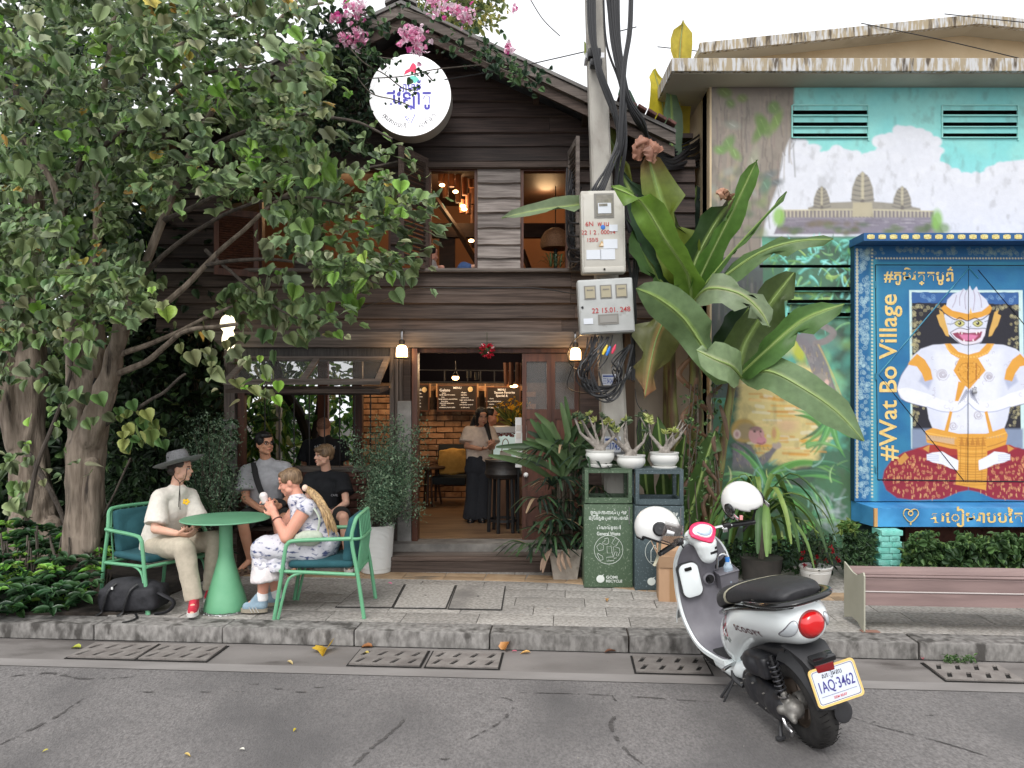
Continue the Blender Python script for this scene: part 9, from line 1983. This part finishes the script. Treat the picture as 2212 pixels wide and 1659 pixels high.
# tail light and indicators laid on the tail
bv=BVHTree.FromPolygons([v.co.copy()for v in rb.data.vertices],[tuple(p.vertices)for p in rb.data.polygons])
def project(me,d,off):
 d=Vector(d)
 for v in me.vertices:
  h=bv.ray_cast(v.co-d*.5,d)
  if h[0]is not None:v.co=h[0]-d*off(v.co)if callable(off)else h[0]-d*off
def disc(name,cx,cz,rx,rz,m,dome,rot=0,rings=7,n=28,parent=sc,off=.001,pw=1.0):
 vs=[];fs=[];par=[]
 for k in range(rings+1):
  t=k/rings
  for j in range(n):
   a=2*PI*j/n;u=math.cos(a)*t;w=math.sin(a)*t;u*=1-pw*.35*w if pw !=1.0 else 1
   vs.append((cx+(u*rx*math.cos(rot)-w*rz*math.sin(rot)),0,cz+u*rx*math.sin(rot)+w*rz*math.cos(rot)));par.append(t)
 for k in range(rings):
  for j in range(n):fs.append((k*n+j,k*n+(j+1)%n,(k+1)*n+(j+1)%n,(k+1)*n+j))
 out=[]
 for v,t in zip(vs,par):
  h=bv.ray_cast(Vector((v[0],-1,v[2])),Vector((0,1,0)));y=h[0].y if h[0]is not None else-.2
  out.append((v[0],y-off-dome*math.sqrt(max(0,1-t**3)),v[2]))
 mb=MB();mb.add(out,fs);return mb.build(name,m,parent,smooth=True)
disc('tail_light_bezel',0,.742,.074,.074,mat('bezel',(.25,.02,.02),rough=.3),.006)
tl_=disc('tail_light',0,.742,.067,.067,REDL,.030)
for s in (-1,1):
 disc('indicator_bezel',s*.103,.732,.0235,.0545,SG,.004,rot=s*.42);disc('indicator',s*.103,.732,.021,.052,CLR,.014,rot=s*.42)
me=text_mesh('HONDA',.026,ext=0,bold=.01,spacing=1.2);me.transform(Matrix.Translation((0,-.5,.845))@ FACE);project_dir=Vector((0,.8,-.6)).normalized()
for v in me.vertices:
 h=bv.ray_cast(v.co+Vector((0,0,.25)),project_dir)
 if h[0]is not None:v.co=h[0]-project_dir*.001
me.materials.clear();link('lettering',me,mat('grey_letter',(.25,.26,.27),rough=.5),sc)
# side lettering and graphic
def side_text(body,size,y,z,m,rot=0,**k):
 me=text_mesh(body,size,ext=0,**k);bm=bmesh.new();bm.from_mesh(me);bmesh.ops.triangulate(bm,faces=bm.faces);bm.to_mesh(me);bm.free()
 me.transform(Matrix(((0,0,-1,-.6),(-1,0,0,y),(0,1,0,z),(0,0,0,1)))@ Matrix.Rotation(rot,4,'Z'))
 for v in me.vertices:
  h=bv.ray_cast(Vector((-.6,v.co.y,v.co.z)),Vector((1,0,0)))
  if h[0]is not None:v.co.x=h[0].x-.0035
 me.materials.clear();return link('lettering',me,m,sc)
side_text('SCOOPY',.052,.18,.622,mat('maroon_letter',(.08,.01,.02),rough=.4),rot=R(7),bold=.028,spacing=1.35,sx=1.15)
def side_patch(pts,m,name='decal'):
 vs=[]
 for y,z in pts:
  h=bv.ray_cast(Vector((-.6,y,z)),Vector((1,0,0)));vs.append(((h[0].x if h[0]is not None else-.13)-.0025,y,z))
 mb=MB();mb.add(vs,[tuple(range(len(vs)))]);return mb.build(name,m,sc,fix=False)
MAR=mat('decal_crimson',lin((190,30,60)),rough=.4);DBL=mat('decal_black',(.012,.012,.014),rough=.4);DGR=mat('decal_grey_green',lin((130,150,140)),rough=.4)
for k in range(18):
 a0,a1=2*PI*k/18,2*PI*(k+.96)/18;ro,ri=.070,.058;f_=lambda a,r:(.52-math.cos(a)*r*.62,.545+math.sin(a)*r)
 if k in (4,5,13,14):continue
 side_patch([f_(a0,ri),f_(a1,ri),f_(a1,ro),f_(a0,ro)],MAR)
for k in range(7):
 y=.475+k*.014;side_patch([(y,.60+.012*(k%3)),(y+.006,.60+.012*(k%3)),(y+.006,.625+.014*(k%3)),(y,.625+.014*(k%3))],DBL if k%2 else DGR);side_patch([(y,.465-.01*(k%3)),(y+.006,.465-.01*(k%3)),(y+.006,.49-.01*(k%3)),(y,.49-.01*(k%3))],DGR if k%2 else DBL)
side_text('G12',.060,.53,.545,DBL,rot=R(-14),bold=.03)
side_patch([(.565,.52),(.475,.585),(.475,.575),(.565,.508)],MAR)
# leg shield: white outer shell, grey inner panel, floor
path=interp([(1.005,.955,.105),(1.03,.90,.150),(1.05,.82,.185),(1.062,.72,.200),(1.060,.60,.212),(1.035,.47,.215),(.975,.36,.205),(.90,.300,.190),(.78,.278,.168),(.64,.278,.150)],3)
outer=[];inner=[];k=len(path);n=17
for i,(y,z,hw)in enumerate(path):
 a=path[max(i-1,0)];b=path[min(i+1,k-1)];ty,tz=b[0]-a[0],b[1]-a[1];L=math.hypot(ty,tz);ty/=L;tz/=L
 ny,nz=tz,-ty                          # towards the rider / up
 if ny>0 and nz<0:ny,nz=-ny,-nz
 ro=[];ri=[]
 for j in range(n):
  u=-1+2*j/(n-1);e=abs(u);d=-.012-.055*(1-e**2.2)
  ro.append((hw*u*1.03,y+ny*(d-.010)*1.0,z+nz*(d-.010)));
 for j in range(n):
  u=1-2*j/(n-1);ro.append((hw*u*1.03,y+ny*.006*1.0,z+nz*.006))
 for j in range(n):
  u=-1+2*j/(n-1);ri.append((hw*u*.955,y+ny*.004,z+nz*.004))
 for j in range(n):
  u=1-2*j/(n-1);c=max(0,1-(abs(u)/.38)**2.4)if abs(u)<.38 else 0;fade=min(1,max(0,(z-.36)/.25));d=.012+.010*(1-abs(u)**4)+c*.045*fade
  ri.append((hw*u*.955,y+ny*d,z+nz*d))
 outer.append(ro);inner.append(ri)
loftpart('leg_shield',outer,SW,sub=0);loftpart('inner_shield',inner,SG,sub=1)
mb=MB();mb.loft([sec(y,.288,.302,w,e=5)for y,w in ((.93,.135),(.86,.150),(.74,.150),(.63,.125))]);mb.build('floor_mat',mat('floor_rubber',(.02,.02,.022),rough=.8,bump=.4,bs=200),sc,smooth=True)
mb=MB();mb.loft([sec(y,a,b,w,e=3)for y,a,b,w in ((.96,.20,.29,.10),(.90,.18,.262,.13),(.80,.17,.262,.155),(.62,.17,.272,.150),(.50,.19,.33,.13),(.40,.24,.38,.10))]);mb.build('belly_pan',SW,sc,smooth=True)
mb=MB();mb.loft([sec(y,a,b,w,e=3)for y,a,b,w in ((.97,.165,.25,.11),(.80,.14,.20,.13),(.60,.14,.20,.13),(.44,.15,.24,.11))]);mb.build('under_cover',SGD,sc,smooth=True)
# glove box, key switch, pocket
def inner_panel(x0,x1,z0,z1,y,th,m,name,r=.03,tilt=-4):
 o=rrect(x0,x1,z0,z1,r,6);mb=MB();T=Matrix.Translation((0,y,0))@ Matrix.Translation((0,0,(z0+z1)/2))@ Matrix.Rotation(R(tilt),4,'X')@ Matrix.Translation((0,0,-(z0+z1)/2))
 rings=[[(x,-th*a,z)for x,z in [((p[0]-(x0+x1)/2)*s_+(x0+x1)/2,(p[1]-(z0+z1)/2)*s_+(z0+z1)/2)for p in o]]for a,s_ in ((0,1),(.7,1),(.95,.985),(1,.95))];mb.loft(rings,m=T);return mb.build(name,m,sc,smooth=True)
gb=inner_panel(-.192,-.048,.590,.825,1.045,.040,SGD,'glove_box_gap',.045,-2);gp2=inner_panel(-.188,-.052,.594,.820,1.040,.044,SW,'glove_box_lid',.045,-2)
inner_panel(-.150,-.100,.775,.797,.995,.004,HOLE,'latch_slot',.006,-2)
mb=MB();T=Matrix.Translation((.0,.990,.690))@ RX90;mb.lathe([(.040,-.01),(.040,.012),(.034,.016),(.0,.016)],24,T,caps=False);mb.build('key_switch_ring',SG,sc,smooth=True);mb=MB();mb.lathe([(.030,.0),(.030,.020),(.0,.021)],24,T,caps=False);mb.box((0,.964,.690),(.012,.01,.03));mb.build('key_switch',SB,sc,smooth=True)
# open pocket on the right with its rim
pm=[[(.06,1.03,.60),(.19,1.03,.60),(.185,.965,.605),(.065,.965,.605)],[(.055,1.04,.72),(.20,1.04,.72),(.195,.940,.705),(.06,.940,.705)]]
mb=MB();mb.loft(pm);mb.build('pocket',SG,sc);mb=MB();mb.tube([pm[1][i]for i in range(4)],.007,6,close=True);mb.build('pocket_rim',SG,sc,smooth=True)
inner_panel(.06,.18,.72,.84,1.050,.012,HOLE,'pocket_recess',.03,-2)
mb=MB();mb.tube(cat([(.075,.99,.74),(.09,.975,.815),(.125,.97,.83),(.15,.975,.80),(.14,.985,.74)],5),.008,6);mb.build('chrome_hook',CHR,sc,smooth=True)
mb=MB();
inner_panel(.03,.085,.40,.445,1.012,.004,DBL,'warning_label',.003,-12)
# bottle in the pocket
o=fuse('bottle',[('c',(0,0,0),.030,(0,0,.09),.032),('c',(0,0,.09),.031,(0,0,.135),.013)],.006,mat('clear_plastic',(.55,.68,.80),rough=.1,alpha=.55,spec=.8),None,2);o.parent=None
tag(o,'clear water bottle with a blue cap standing in the scooter pocket','bottle')
mb=MB();mb.lathe([(.015,.13),(.015,.158),(.0,.160)],12,caps=False);bc=mb.build('bottle_cap',mat('blue_cap',lin((60,130,210)),rough=.4),o,smooth=True)
BOT=o
# steering head and handlebars, turned a little to the left
ST=Matrix.Translation((0,1.02,.95))@ Matrix.Rotation(R(10),4,'Z')@ Matrix.Translation((0,-1.02,-.95))
fuse('handlebar_cover',[('e',(0,.985,.985),(.100,.088,.066),(R(-38),0,0),ST),('e',(0,.945,.905),(.074,.055,.085),(R(8),0,0),ST),('c',ST@Vector((0,.945,.86)),.060,ST@Vector((0,.95,.93)),.078),('e',(0,1.02,.99),(.10,.06,.05),None,ST)],.008,SW,sc,4)
def tilted(name,cx,y,z,rx,rz,th,m,tilt,parent=sc,heart=0.0,n=32):
 mb=MB();T=ST @ Matrix.Translation((cx,y,z))@ Matrix.Rotation(R(tilt),4,'X');rings=[]
 for a,s_ in ((0,1.0),(.6,1.0),(.95,.93),(1.0,.8)):
  r=[]
  for i in range(n):
   t=2*PI*i/n;c,q=math.cos(t),math.sin(t);r.append((c*rx*(1-heart*max(0,-q))*s_,-th*a,q*rz*s_))
  rings.append(r)
 mb.loft(rings,m=T);return mb.build(name,m,parent,smooth=True)
tilted('dial_bezel',0,.943,1.005,.096,.092,.016,PINK,-52,heart=.55);tilted('dial_inner',0,.936,1.016,.066,.058,.014,SW,-52,heart=.3);tilted('dial_glass',0,.930,1.020,.056,.047,.012,mat('dial_glass',lin((150,166,184)),rough=.05,coat=1),-52,heart=.2);tilted('dial_face',.0,.922,1.022,.036,.030,.006,mat('dial_face',lin((176,190,206)),rough=.3),-52)
for z_ in (.905,.880):mb=MB();mb.box(ST @ Vector((.012,.885,z_)),(.055,.004,.016),rot=(R(8),0,R(10)));mb.build('label_strip',DBL,sc)
for s in (-1,1):
 mb=MB();mb.tube([ST@Vector(p)for p in cat([(s*.05,1.0,.985),(s*.12,.985,1.0),(s*.19,.95,1.0),(s*.34,.905,.985)],5)],.011,8);mb.build('handlebar',CHR,sc,smooth=True)
 mb=MB();mb.tube([ST@Vector((s*.225,.940,.997)),ST@Vector((s*.355,.900,.984))],.0175,10);mb.build('grip',BLACK,sc,smooth=True)
 mb=MB();mb.box(ST@Vector((s*.19,.95,1.0)),(.055,.045,.045),rot=(0,0,R(10-s*14)),bev=.01);mb.build('switch_housing',SB,sc,smooth=True)
 mb=MB();mb.tube([ST@Vector(p)for p in cat([(s*.17,.995,.99),(s*.23,1.0,.98),(s*.30,.975,.972),(s*.345,.955,.968)],4)],.007,6,flat=.7);mb.build('brake_lever',STEEL if s<0 else BLACK,sc,smooth=True)
 mb=MB();mb.tube([ST@Vector((s*.355,.900,.984)),ST@Vector((s*.375,.894,.982))],.016,10);mb.build('bar_end',SB,sc,smooth=True)
mb=MB();mb.tube([ST@Vector(p)for p in cat([(-.15,.99,.99),(-.12,1.03,.93),(-.05,1.05,.88)],5)],.005,5);mb.build('brake_cable',BLACK,sc)
mb=MB();mb.box(ST@Vector((.155,.925,.985)),(.03,.02,.03),bev=.004);mb.build('switch_key',CHR,sc,smooth=True)
# front wheel, fork, fender
FA=Vector((.02,1.20,.25));RY90=Matrix.Rotation(R(90),4,'Y')
def wheel(name,ax,r,w,par,steer=None):
 T=Matrix.Translation(ax)
 if steer:T=T @ Matrix.Rotation(steer,4,'Z')
 T=T @ RY90;prof=[];
 for a in np.linspace(-2.2,2.2,15):prof.append((r-w*.62+w*.62*math.cos(a)*.98,w*.56*math.sin(a)))
 w0=thing_part(name,par);mb=MB();mb.lathe([(prof[0][0],prof[0][1])]+prof,56,T,caps=False);mb.build('tyre',TYRE,w0,smooth=True)
 mb=MB();rr=r-w*.93;mb.lathe([(rr+.004,-w*.46),(rr+.012,-w*.42),(rr-.008,-w*.36),(rr-.016,-.02),(rr-.016,.02),(rr-.008,w*.36),(rr+.012,w*.42),(rr+.004,w*.46)],48,T,caps=False)
 mb.build('rim',RIMM,w0,smooth=True);hb=MB();hb.lathe([(.045,-.05),(.05,-.02),(.05,.02),(.045,.05)],20,T);hb.build('hub',ALU,w0,smooth=True)
 for i in range(5):mb=MB();a=2*PI*i/5;mb.tube([T@Vector((math.cos(a)*.04,math.sin(a)*.04,0)),T@Vector((math.cos(a+.2)*(rr-.01),math.sin(a+.2)*(rr-.01),0))],[.018,.012],6);mb.build('spoke',RIMM,w0,smooth=True)
 # tread grooves
 g=MB()
 for i in range(44):
  a=2*PI*i/44
  for s in (-1,1):
   pp=[T@Vector(((r-.0014-.016*q*q)*math.cos(a+.10*q),(r-.0014-.016*q*q)*math.sin(a+.10*q),s*w*.47*q))for q in (.25,.5,.75,1.0)];g.tube(pp,.0022,4)
 o=g.build('tread_groove',HOLE,w0);o['kind']='stuff';return w0
def thing_part(name,par):
 o=bpy.data.objects.new(name,None);COL.objects.link(o);o.parent=par;o.empty_display_size=.05;return o
wheel('rear_wheel',Vector((0,0,.25)),.25,.118,sc);wheel('front_wheel',FA,.245,.095,sc,R(10))
for s in (-1,1):mb=MB();mb.tube([ST@Vector((s*.065,1.235,.25)),ST@Vector((s*.065,1.12,.60))],.018,8);mb.build('fork_leg',SGD,sc,smooth=True)
rings=[]
for a in np.linspace(R(10),R(165),14):
 c=Vector((0,1.24+.275*math.cos(a),.25+.275*math.sin(a)));d=Vector((0,math.cos(a),math.sin(a)));r=[]
 for u in np.linspace(-1,1,9):r.append(ST@(c+Vector((u*.058,0,0))-d*(.05*u*u)))
 for u in np.linspace(1,-1,9):r.append(ST@(c+Vector((u*.054,0,0))-d*(.05*u*u+.006)))
 rings.append(r)
mb=MB();mb.loft(rings);mb.build('front_fender',SW,sc,smooth=True)
# rear fender, plate mount, reflector, plate
rings=[]
for a in np.linspace(R(75),R(168),14):
 rr=.292 if a<R(170)else .30;c=Vector((0,rr*math.cos(a),.25+rr*math.sin(a)));d=Vector((0,math.cos(a),math.sin(a)));r=[];hw=lerp(.088,.058,(a-R(75))/R(93))
 for u in np.linspace(-1,1,9):r.append(c+Vector((u*hw,0,0))-d*(.06*u*u))
 for u in np.linspace(1,-1,9):r.append(c+Vector((u*hw*.94,0,0))-d*(.06*u*u+.006))
 rings.append(r)
mb=MB();mb.loft(rings);mb.build('rear_fender',SGD,sc,smooth=True)
mb=MB();mb.loft([[(x*w,y,z)for x,y,z in ((-1,y0+.10,z0),(1,y0+.10,z0),(1,y0,z0),(-1,y0,z0))]for y0,z0,w in ((-.16,.60,.10),(-.23,.57,.085),(-.275,.51,.062),(-.295,.43,.055),(-.29,.36,.05))]);mb.build('tail_bracket',SGD,sc,smooth=True)
mb=MB();mb.box((.0,-.275,.575),(.125,.06,.030),rot=(R(12),0,0),bev=.008);mb.build('plate_light',SB,sc,smooth=True);mb=MB();mb.box((-.002,-.287,.532),(.098,.018,.046),bev=.005);mb.build('reflector',mat('reflector_red',(.22,.005,.008),rough=.15,coat=1),sc,smooth=True)
mb=MB();mb.sph((0.06,-.265,.27),(.05,.010,.06));mb.build('mud_flap',SGD,sc,smooth=True)
PT=Matrix.Translation((.030,-.308,.448))@ Matrix.Rotation(R(-14),4,'X')@ Matrix.Rotation(R(2),4,'Z')@ FACE
pl=thing_part('licence_plate',sc)
def pl_shape(w,h,r,z,th,m,name,hole=None):
 me=holed(rrect(-w/2,w/2,-h/2,h/2,r,6),[rrect(-hole[0]/2,hole[0]/2,-hole[1]/2,hole[1]/2,hole[2],6)]if hole else [],th,PT @ Matrix.Translation((0,0,z)));return link(name,me,m,pl)
pl_shape(.262,.186,.022,0,.006,mat('plate_frame_yellow',lin((228,190,116)),rough=.4),'plate_frame',hole=(.240,.164,.016));pl_shape(.240,.164,.016,.001,.002,mat('plate_white',lin((206,212,224)),rough=.35),'plate_face');pl_shape(.232,.156,.014,.003,.001,mat('plate_border',(.03,.02,.06),rough=.5),'plate_border',hole=(.228,.152,.013))
def ptxt(b,w,h,x,y,m,bold=.0):
 me=text_mesh(b,1.0,bold=bold,ext=0);xs=[v.co.x for v in me.vertices];ys=[v.co.y for v in me.vertices];me.transform(Matrix.Translation((-(max(xs)+min(xs))/2,-(max(ys)+min(ys))/2,0)));me.transform(Matrix.Diagonal((w/(max(xs)-min(xs)),h/(max(ys)-min(ys)),1,1)));me.transform(PT @ Matrix.Translation((x,y,.0042)));me.materials.clear();link('lettering',me,m,pl)
PI_=mat('plate_blue',lin((62,56,130)),rough=.5);ptxt('1AQ·3462',.196,.062,.002,-.004,PI_,.006);ptxt('សៀមរាប',.112,.040,-.008,.052,mat('plate_black',(.03,.03,.04),rough=.5),.004);ptxt('SIEM REAP',.074,.013,.0,-.060,mat('plate_red',lin((206,90,90)),rough=.5),.01)
mb=MB();mb.box((0,0,0),(.20,.0015,.0006));mb.v=[tuple(PT @ Vector((v[0],v[1]-.044,.0042)))for v in mb.v];mb.build('plate_line',PI_,pl)
# engine and drive case (left side), shock, alloy parts
fuse('drive_case',[('c',(-.115,.38,.235),.080,(-.115,.08,.225),.095,{'sq':(.55,1)}),('c',(-.125,.10,.225),.082,(-.13,.0,.235),.070,{'sq':(.6,1)}),('c',(-.130,.32,.24),.085,(-.130,.30,.24),.085,{'sq':(.5,1)}),('c',(-.10,.34,.20),.07,(-.10,.20,.17),.055)],.009,ENG,sc,4,disp=(.002,18))
mb=MB();
for a in np.linspace(0,2*PI,9)[:-1]:mb.tube([(-.160,.25+.16*math.cos(a),.235+.060*math.sin(a)),(-.172,.25+.16*math.cos(a),.235+.060*math.sin(a))],.005,6)
o=mb.build('case_bolt',ALU,sc);o['kind']='stuff'
fuse('air_box',[('m',*(lambda b:(b.v,b.f))(MB().box((-.11,.20,.41),(.10,.24,.13),rot=(R(-8),0,0),bev=.03)),None),('e',(-.13,.24,.41),(.06,.11,.07))],.009,ENG,sc,3)
fuse('rear_hub_casting',[('c',(-.10,.09,.25),.05,(-.10,-.06,.25),.055),('c',(-.12,-.02,.27),.028,(-.13,-.04,.335),.020),('c',(-.13,-.06,.24),.03,(-.14,-.12,.22),.016),('c',(-.12,-.03,.25),.04,(-.155,-.03,.25),.028)],.008,ALU,sc,2)
mb=MB();mb.tube(cat([(-.155,-.02,.22),(-.165,-.06,.18),(-.16,-.10,.16),(-.155,-.085,.13)],4),.008,6);mb.build('brake_arm',STEEL,sc,smooth=True)
mb=MB();mb.tube([(-.135,-.045,.31),(-.135,.01,.53)],.014,8);mb.build('shock_damper',SB,sc,smooth=True)
mb=MB();hl=[(-.135+.026*math.cos(a),lerp(-.035,.0,a/(2*PI*6.5))+.026*math.sin(a)*.9,lerp(.345,.50,a/(2*PI*6.5)))for a in np.linspace(0,2*PI*6.5,110)];mb.tube(hl,.0048,6);mb.build('shock_spring',mat('spring_grey',(.10,.10,.11),rough=.3,metal=.8),sc,smooth=True)
mb=MB();mb.lathe([(.02,-.0),(.03,.0),(.03,.01),(.02,.01)],14,Matrix.Translation((-.135,-.042,.325)));mb.build('spring_seat',CHR,sc,smooth=True)
mb=MB();mb.tube([(-.10,.60,.27),(-.185,.545,.285),(-.215,.53,.285)],.015,8,flat=.6);mb.build('footrest',CHR,sc,smooth=True)
mb=MB();mb.tube(cat([(-.13,.58,.24),(-.14,.56,.20),(-.12,.50,.17)],3),.018,6);mb.build('stand_bracket',SGD,sc,smooth=True)
sg=1/math.tan(R(90-13))
mb=MB();mb.tube([(-.12,.60,.19),(-.20,.68,.06),(-.235,.72,.004+.235*sg*0-.040)],.010,6);mb.tube(cat([(-.14,.58,.18),(-.22,.62,.05),(-.245,.68,-.042),(-.21,.74,-.035),(-.17,.66,.07)],4),.007,6);mb.build('side_stand',SGD,sc,smooth=True)
mb=MB();mb.tube([(-.10,.12,.13),(-.14,.07,.10),(-.155,.05,.065)],.011,6);mb.box((-.16,.05,.06),(.05,.03,.02),bev=.005);mb.build('centre_stand',SGD,sc,smooth=True)
mb=MB();mb.loft([sec(y,a,b,w,e=3)for y,a,b,w in ((.55,.22,.52,.085),(.35,.20,.50,.075),(.15,.28,.52,.07),(.02,.40,.55,.06))]);mb.build('engine_block',ENG,sc,smooth=True)
mb=MB();mb.tube(cat([(.08,.40,.16),(.13,.20,.17),(.145,.05,.24),(.15,-.18,.34)],4),[.03]*6+[.048]*7,10);mb.build('exhaust',SGD,sc,smooth=True)
# helmets
MSC=Matrix.Translation(sc.location)@ sc.rotation_euler.to_matrix().to_4x4()
BOT.matrix_basis=MSC @ Matrix.Translation((.135,.985,.640))@ Euler((R(4),R(6),0)).to_matrix().to_4x4()
HELW=mat('helmet_white',lin((224,224,222)),lin((212,212,208)),s=5,rough=.25,coat=.5,c3=lin((190,186,172)),s3=8,t3=.68);LIN=mat('helmet_lining',(.006,.006,.007),rough=.95);VIS=mat('smoked_visor',(.16,.13,.12),rough=.06,alpha=.45,spec=1)
def helmet(loc,M,label,visor,sc_=.138,hang=True):
 """local +y is the face opening, +z the crown"""
 t=thing('helmet',label,'helmet',loc,None,world=False);t.rotation_euler=M.to_euler();r=sc_
 vs=[];fs=[];nu,nv=48,26;keep={}
 def shellpt(a,b,q):return (q*r*.93*math.cos(b)*math.sin(a),q*r*1.06*math.cos(b)*math.cos(a)-.005,q*r*.98*math.sin(b)+.0)
 def grid(q,test):
  mb=MB();idx={}
  vv=[];ff=[]
  for i in range(nu):
   for j in range(nv):vv.append(shellpt(2*PI*i/nu,lerp(-.85,PI/2,j/(nv-1)),q))
  for i in range(nu):
   for j in range(nv-1):
    a=2*PI*(i+.5)/nu;b=lerp(-.85,PI/2,(j+.5)/(nv-1));
    if test(a if a<PI else a-2*PI,b):ff.append((i*nv+j,((i+1)%nu)*nv+j,((i+1)%nu)*nv+j+1,i*nv+j+1))
  mb.add(vv,ff);return mb
 shell=lambda a,b:not (abs(a)<1.15 and b<.40-.12*abs(a))and not (b<-.62 and abs(a)<2.2)
 mb=grid(1.0,shell);o=mb.build('shell',HELW,t,smooth=True,angle=180);md=o.modifiers.new('s','SOLIDIFY');md.thickness=.006;md.offset=-1
 mb=grid(.93,shell);o=mb.build('lining',LIN,t,smooth=True,angle=180);md=o.modifiers.new('s','SOLIDIFY');md.thickness=.012;md.offset=-1
 mb=MB();pts=[]
 for a in np.linspace(1.15,2*PI-1.15,30):pts.append(shellpt(a,-.80 if 2.2<a<2*PI-2.2 else-.60,.99))
 mb.tube(pts,.009,6);mb.build('edge_trim',LIN,t,smooth=True)
 for s in (-1,1):
  mb=MB();T=Matrix.Translation((s*r*.90,.018,.004))@ Matrix.Rotation(s*R(90),4,'Y');mb.lathe([(.046,-.004),(.046,.006),(.036,.012),(.034,.010),(.0,.010)],28,T,caps=False);pv=mb.build('visor_pivot',SB,t,smooth=True)
  mb=MB();mb.lathe([(.012,.010),(.011,.015),(.0,.016)],12,T,caps=False);mb.build('pivot_bolt',SGD,pv,smooth=True)
  mb=MB();mb.box((s*r*.93,.085,.0),(.006,.05,.03),bev=.003);mb.build('visor_arm',CHR,t,smooth=True)
 if visor:
  a0,b0,b1=visor;mb=MB();vv=[];ff=[];m1,m2=22,10
  for i in range(m1):
   for j in range(m2):vv.append(shellpt(lerp(-1.3,1.3,i/(m1-1)),lerp(b0,b1,j/(m2-1)),1.13))
  for i in range(m1-1):
   for j in range(m2-1):ff.append((i*m2+j,(i+1)*m2+j,(i+1)*m2+j+1,i*m2+j+1))
  mb.add(vv,ff);mb.build('visor',VIS,t,smooth=True,angle=180)
  mb=MB();mb.tube([vv[i*m2]for i in range(m1)],.004,5);mb.build('visor_edge',SB,t,smooth=True)
 mb=MB();mb.tube(cat([(-.10,.03,-.06),(-.07,.05,-.15),(-.02,.05,-.21),(-.01,.045,-.24)],4),.009,6,flat=.35);mb.build('chin_strap',STRP if hang else BLACK,t)
 return t
# columns: local x, y(face), z(crown) in world
def basis(face,crown):
 f=Vector(face).normalized();c=Vector(crown);c=(c-f*c.dot(f)).normalized();x=f.cross(c);return Matrix((x,f,c)).transposed()
hl_=P(1421,1140,4.88);helmet(hl_,basis((.93,-.25,-.28),(.25,.05,.95)),'white open face helmet with a smoked visor hanging on the left handlebar',(0,-.52,.42))
hr_=P(1604,1085,5.05);h2=helmet(hr_,basis((.45,-.72,-.52),(-.10,-.50,.86)),'white open face helmet resting on the right handlebar, its dark opening towards the street',None,hang=False)
mb=MB();mb.tube(cat([P(1590,1120,5.0),P(1580,1135,5.0),P(1575,1150,5.0)],3),.004,5);
mb=MB();mb.box(P(1601,1118,4.93),(.02,.004,.03));mb.v=[tuple(h2.rotation_euler.to_matrix().inverted()@ (Vector(v)-h2.location))for v in mb.v];mb.build('pink_tag',mat('pink_tag',lin((222,150,150)),rough=.8),h2)
for o in bpy.data.objects:
 if '_w' in o:del o['_w']
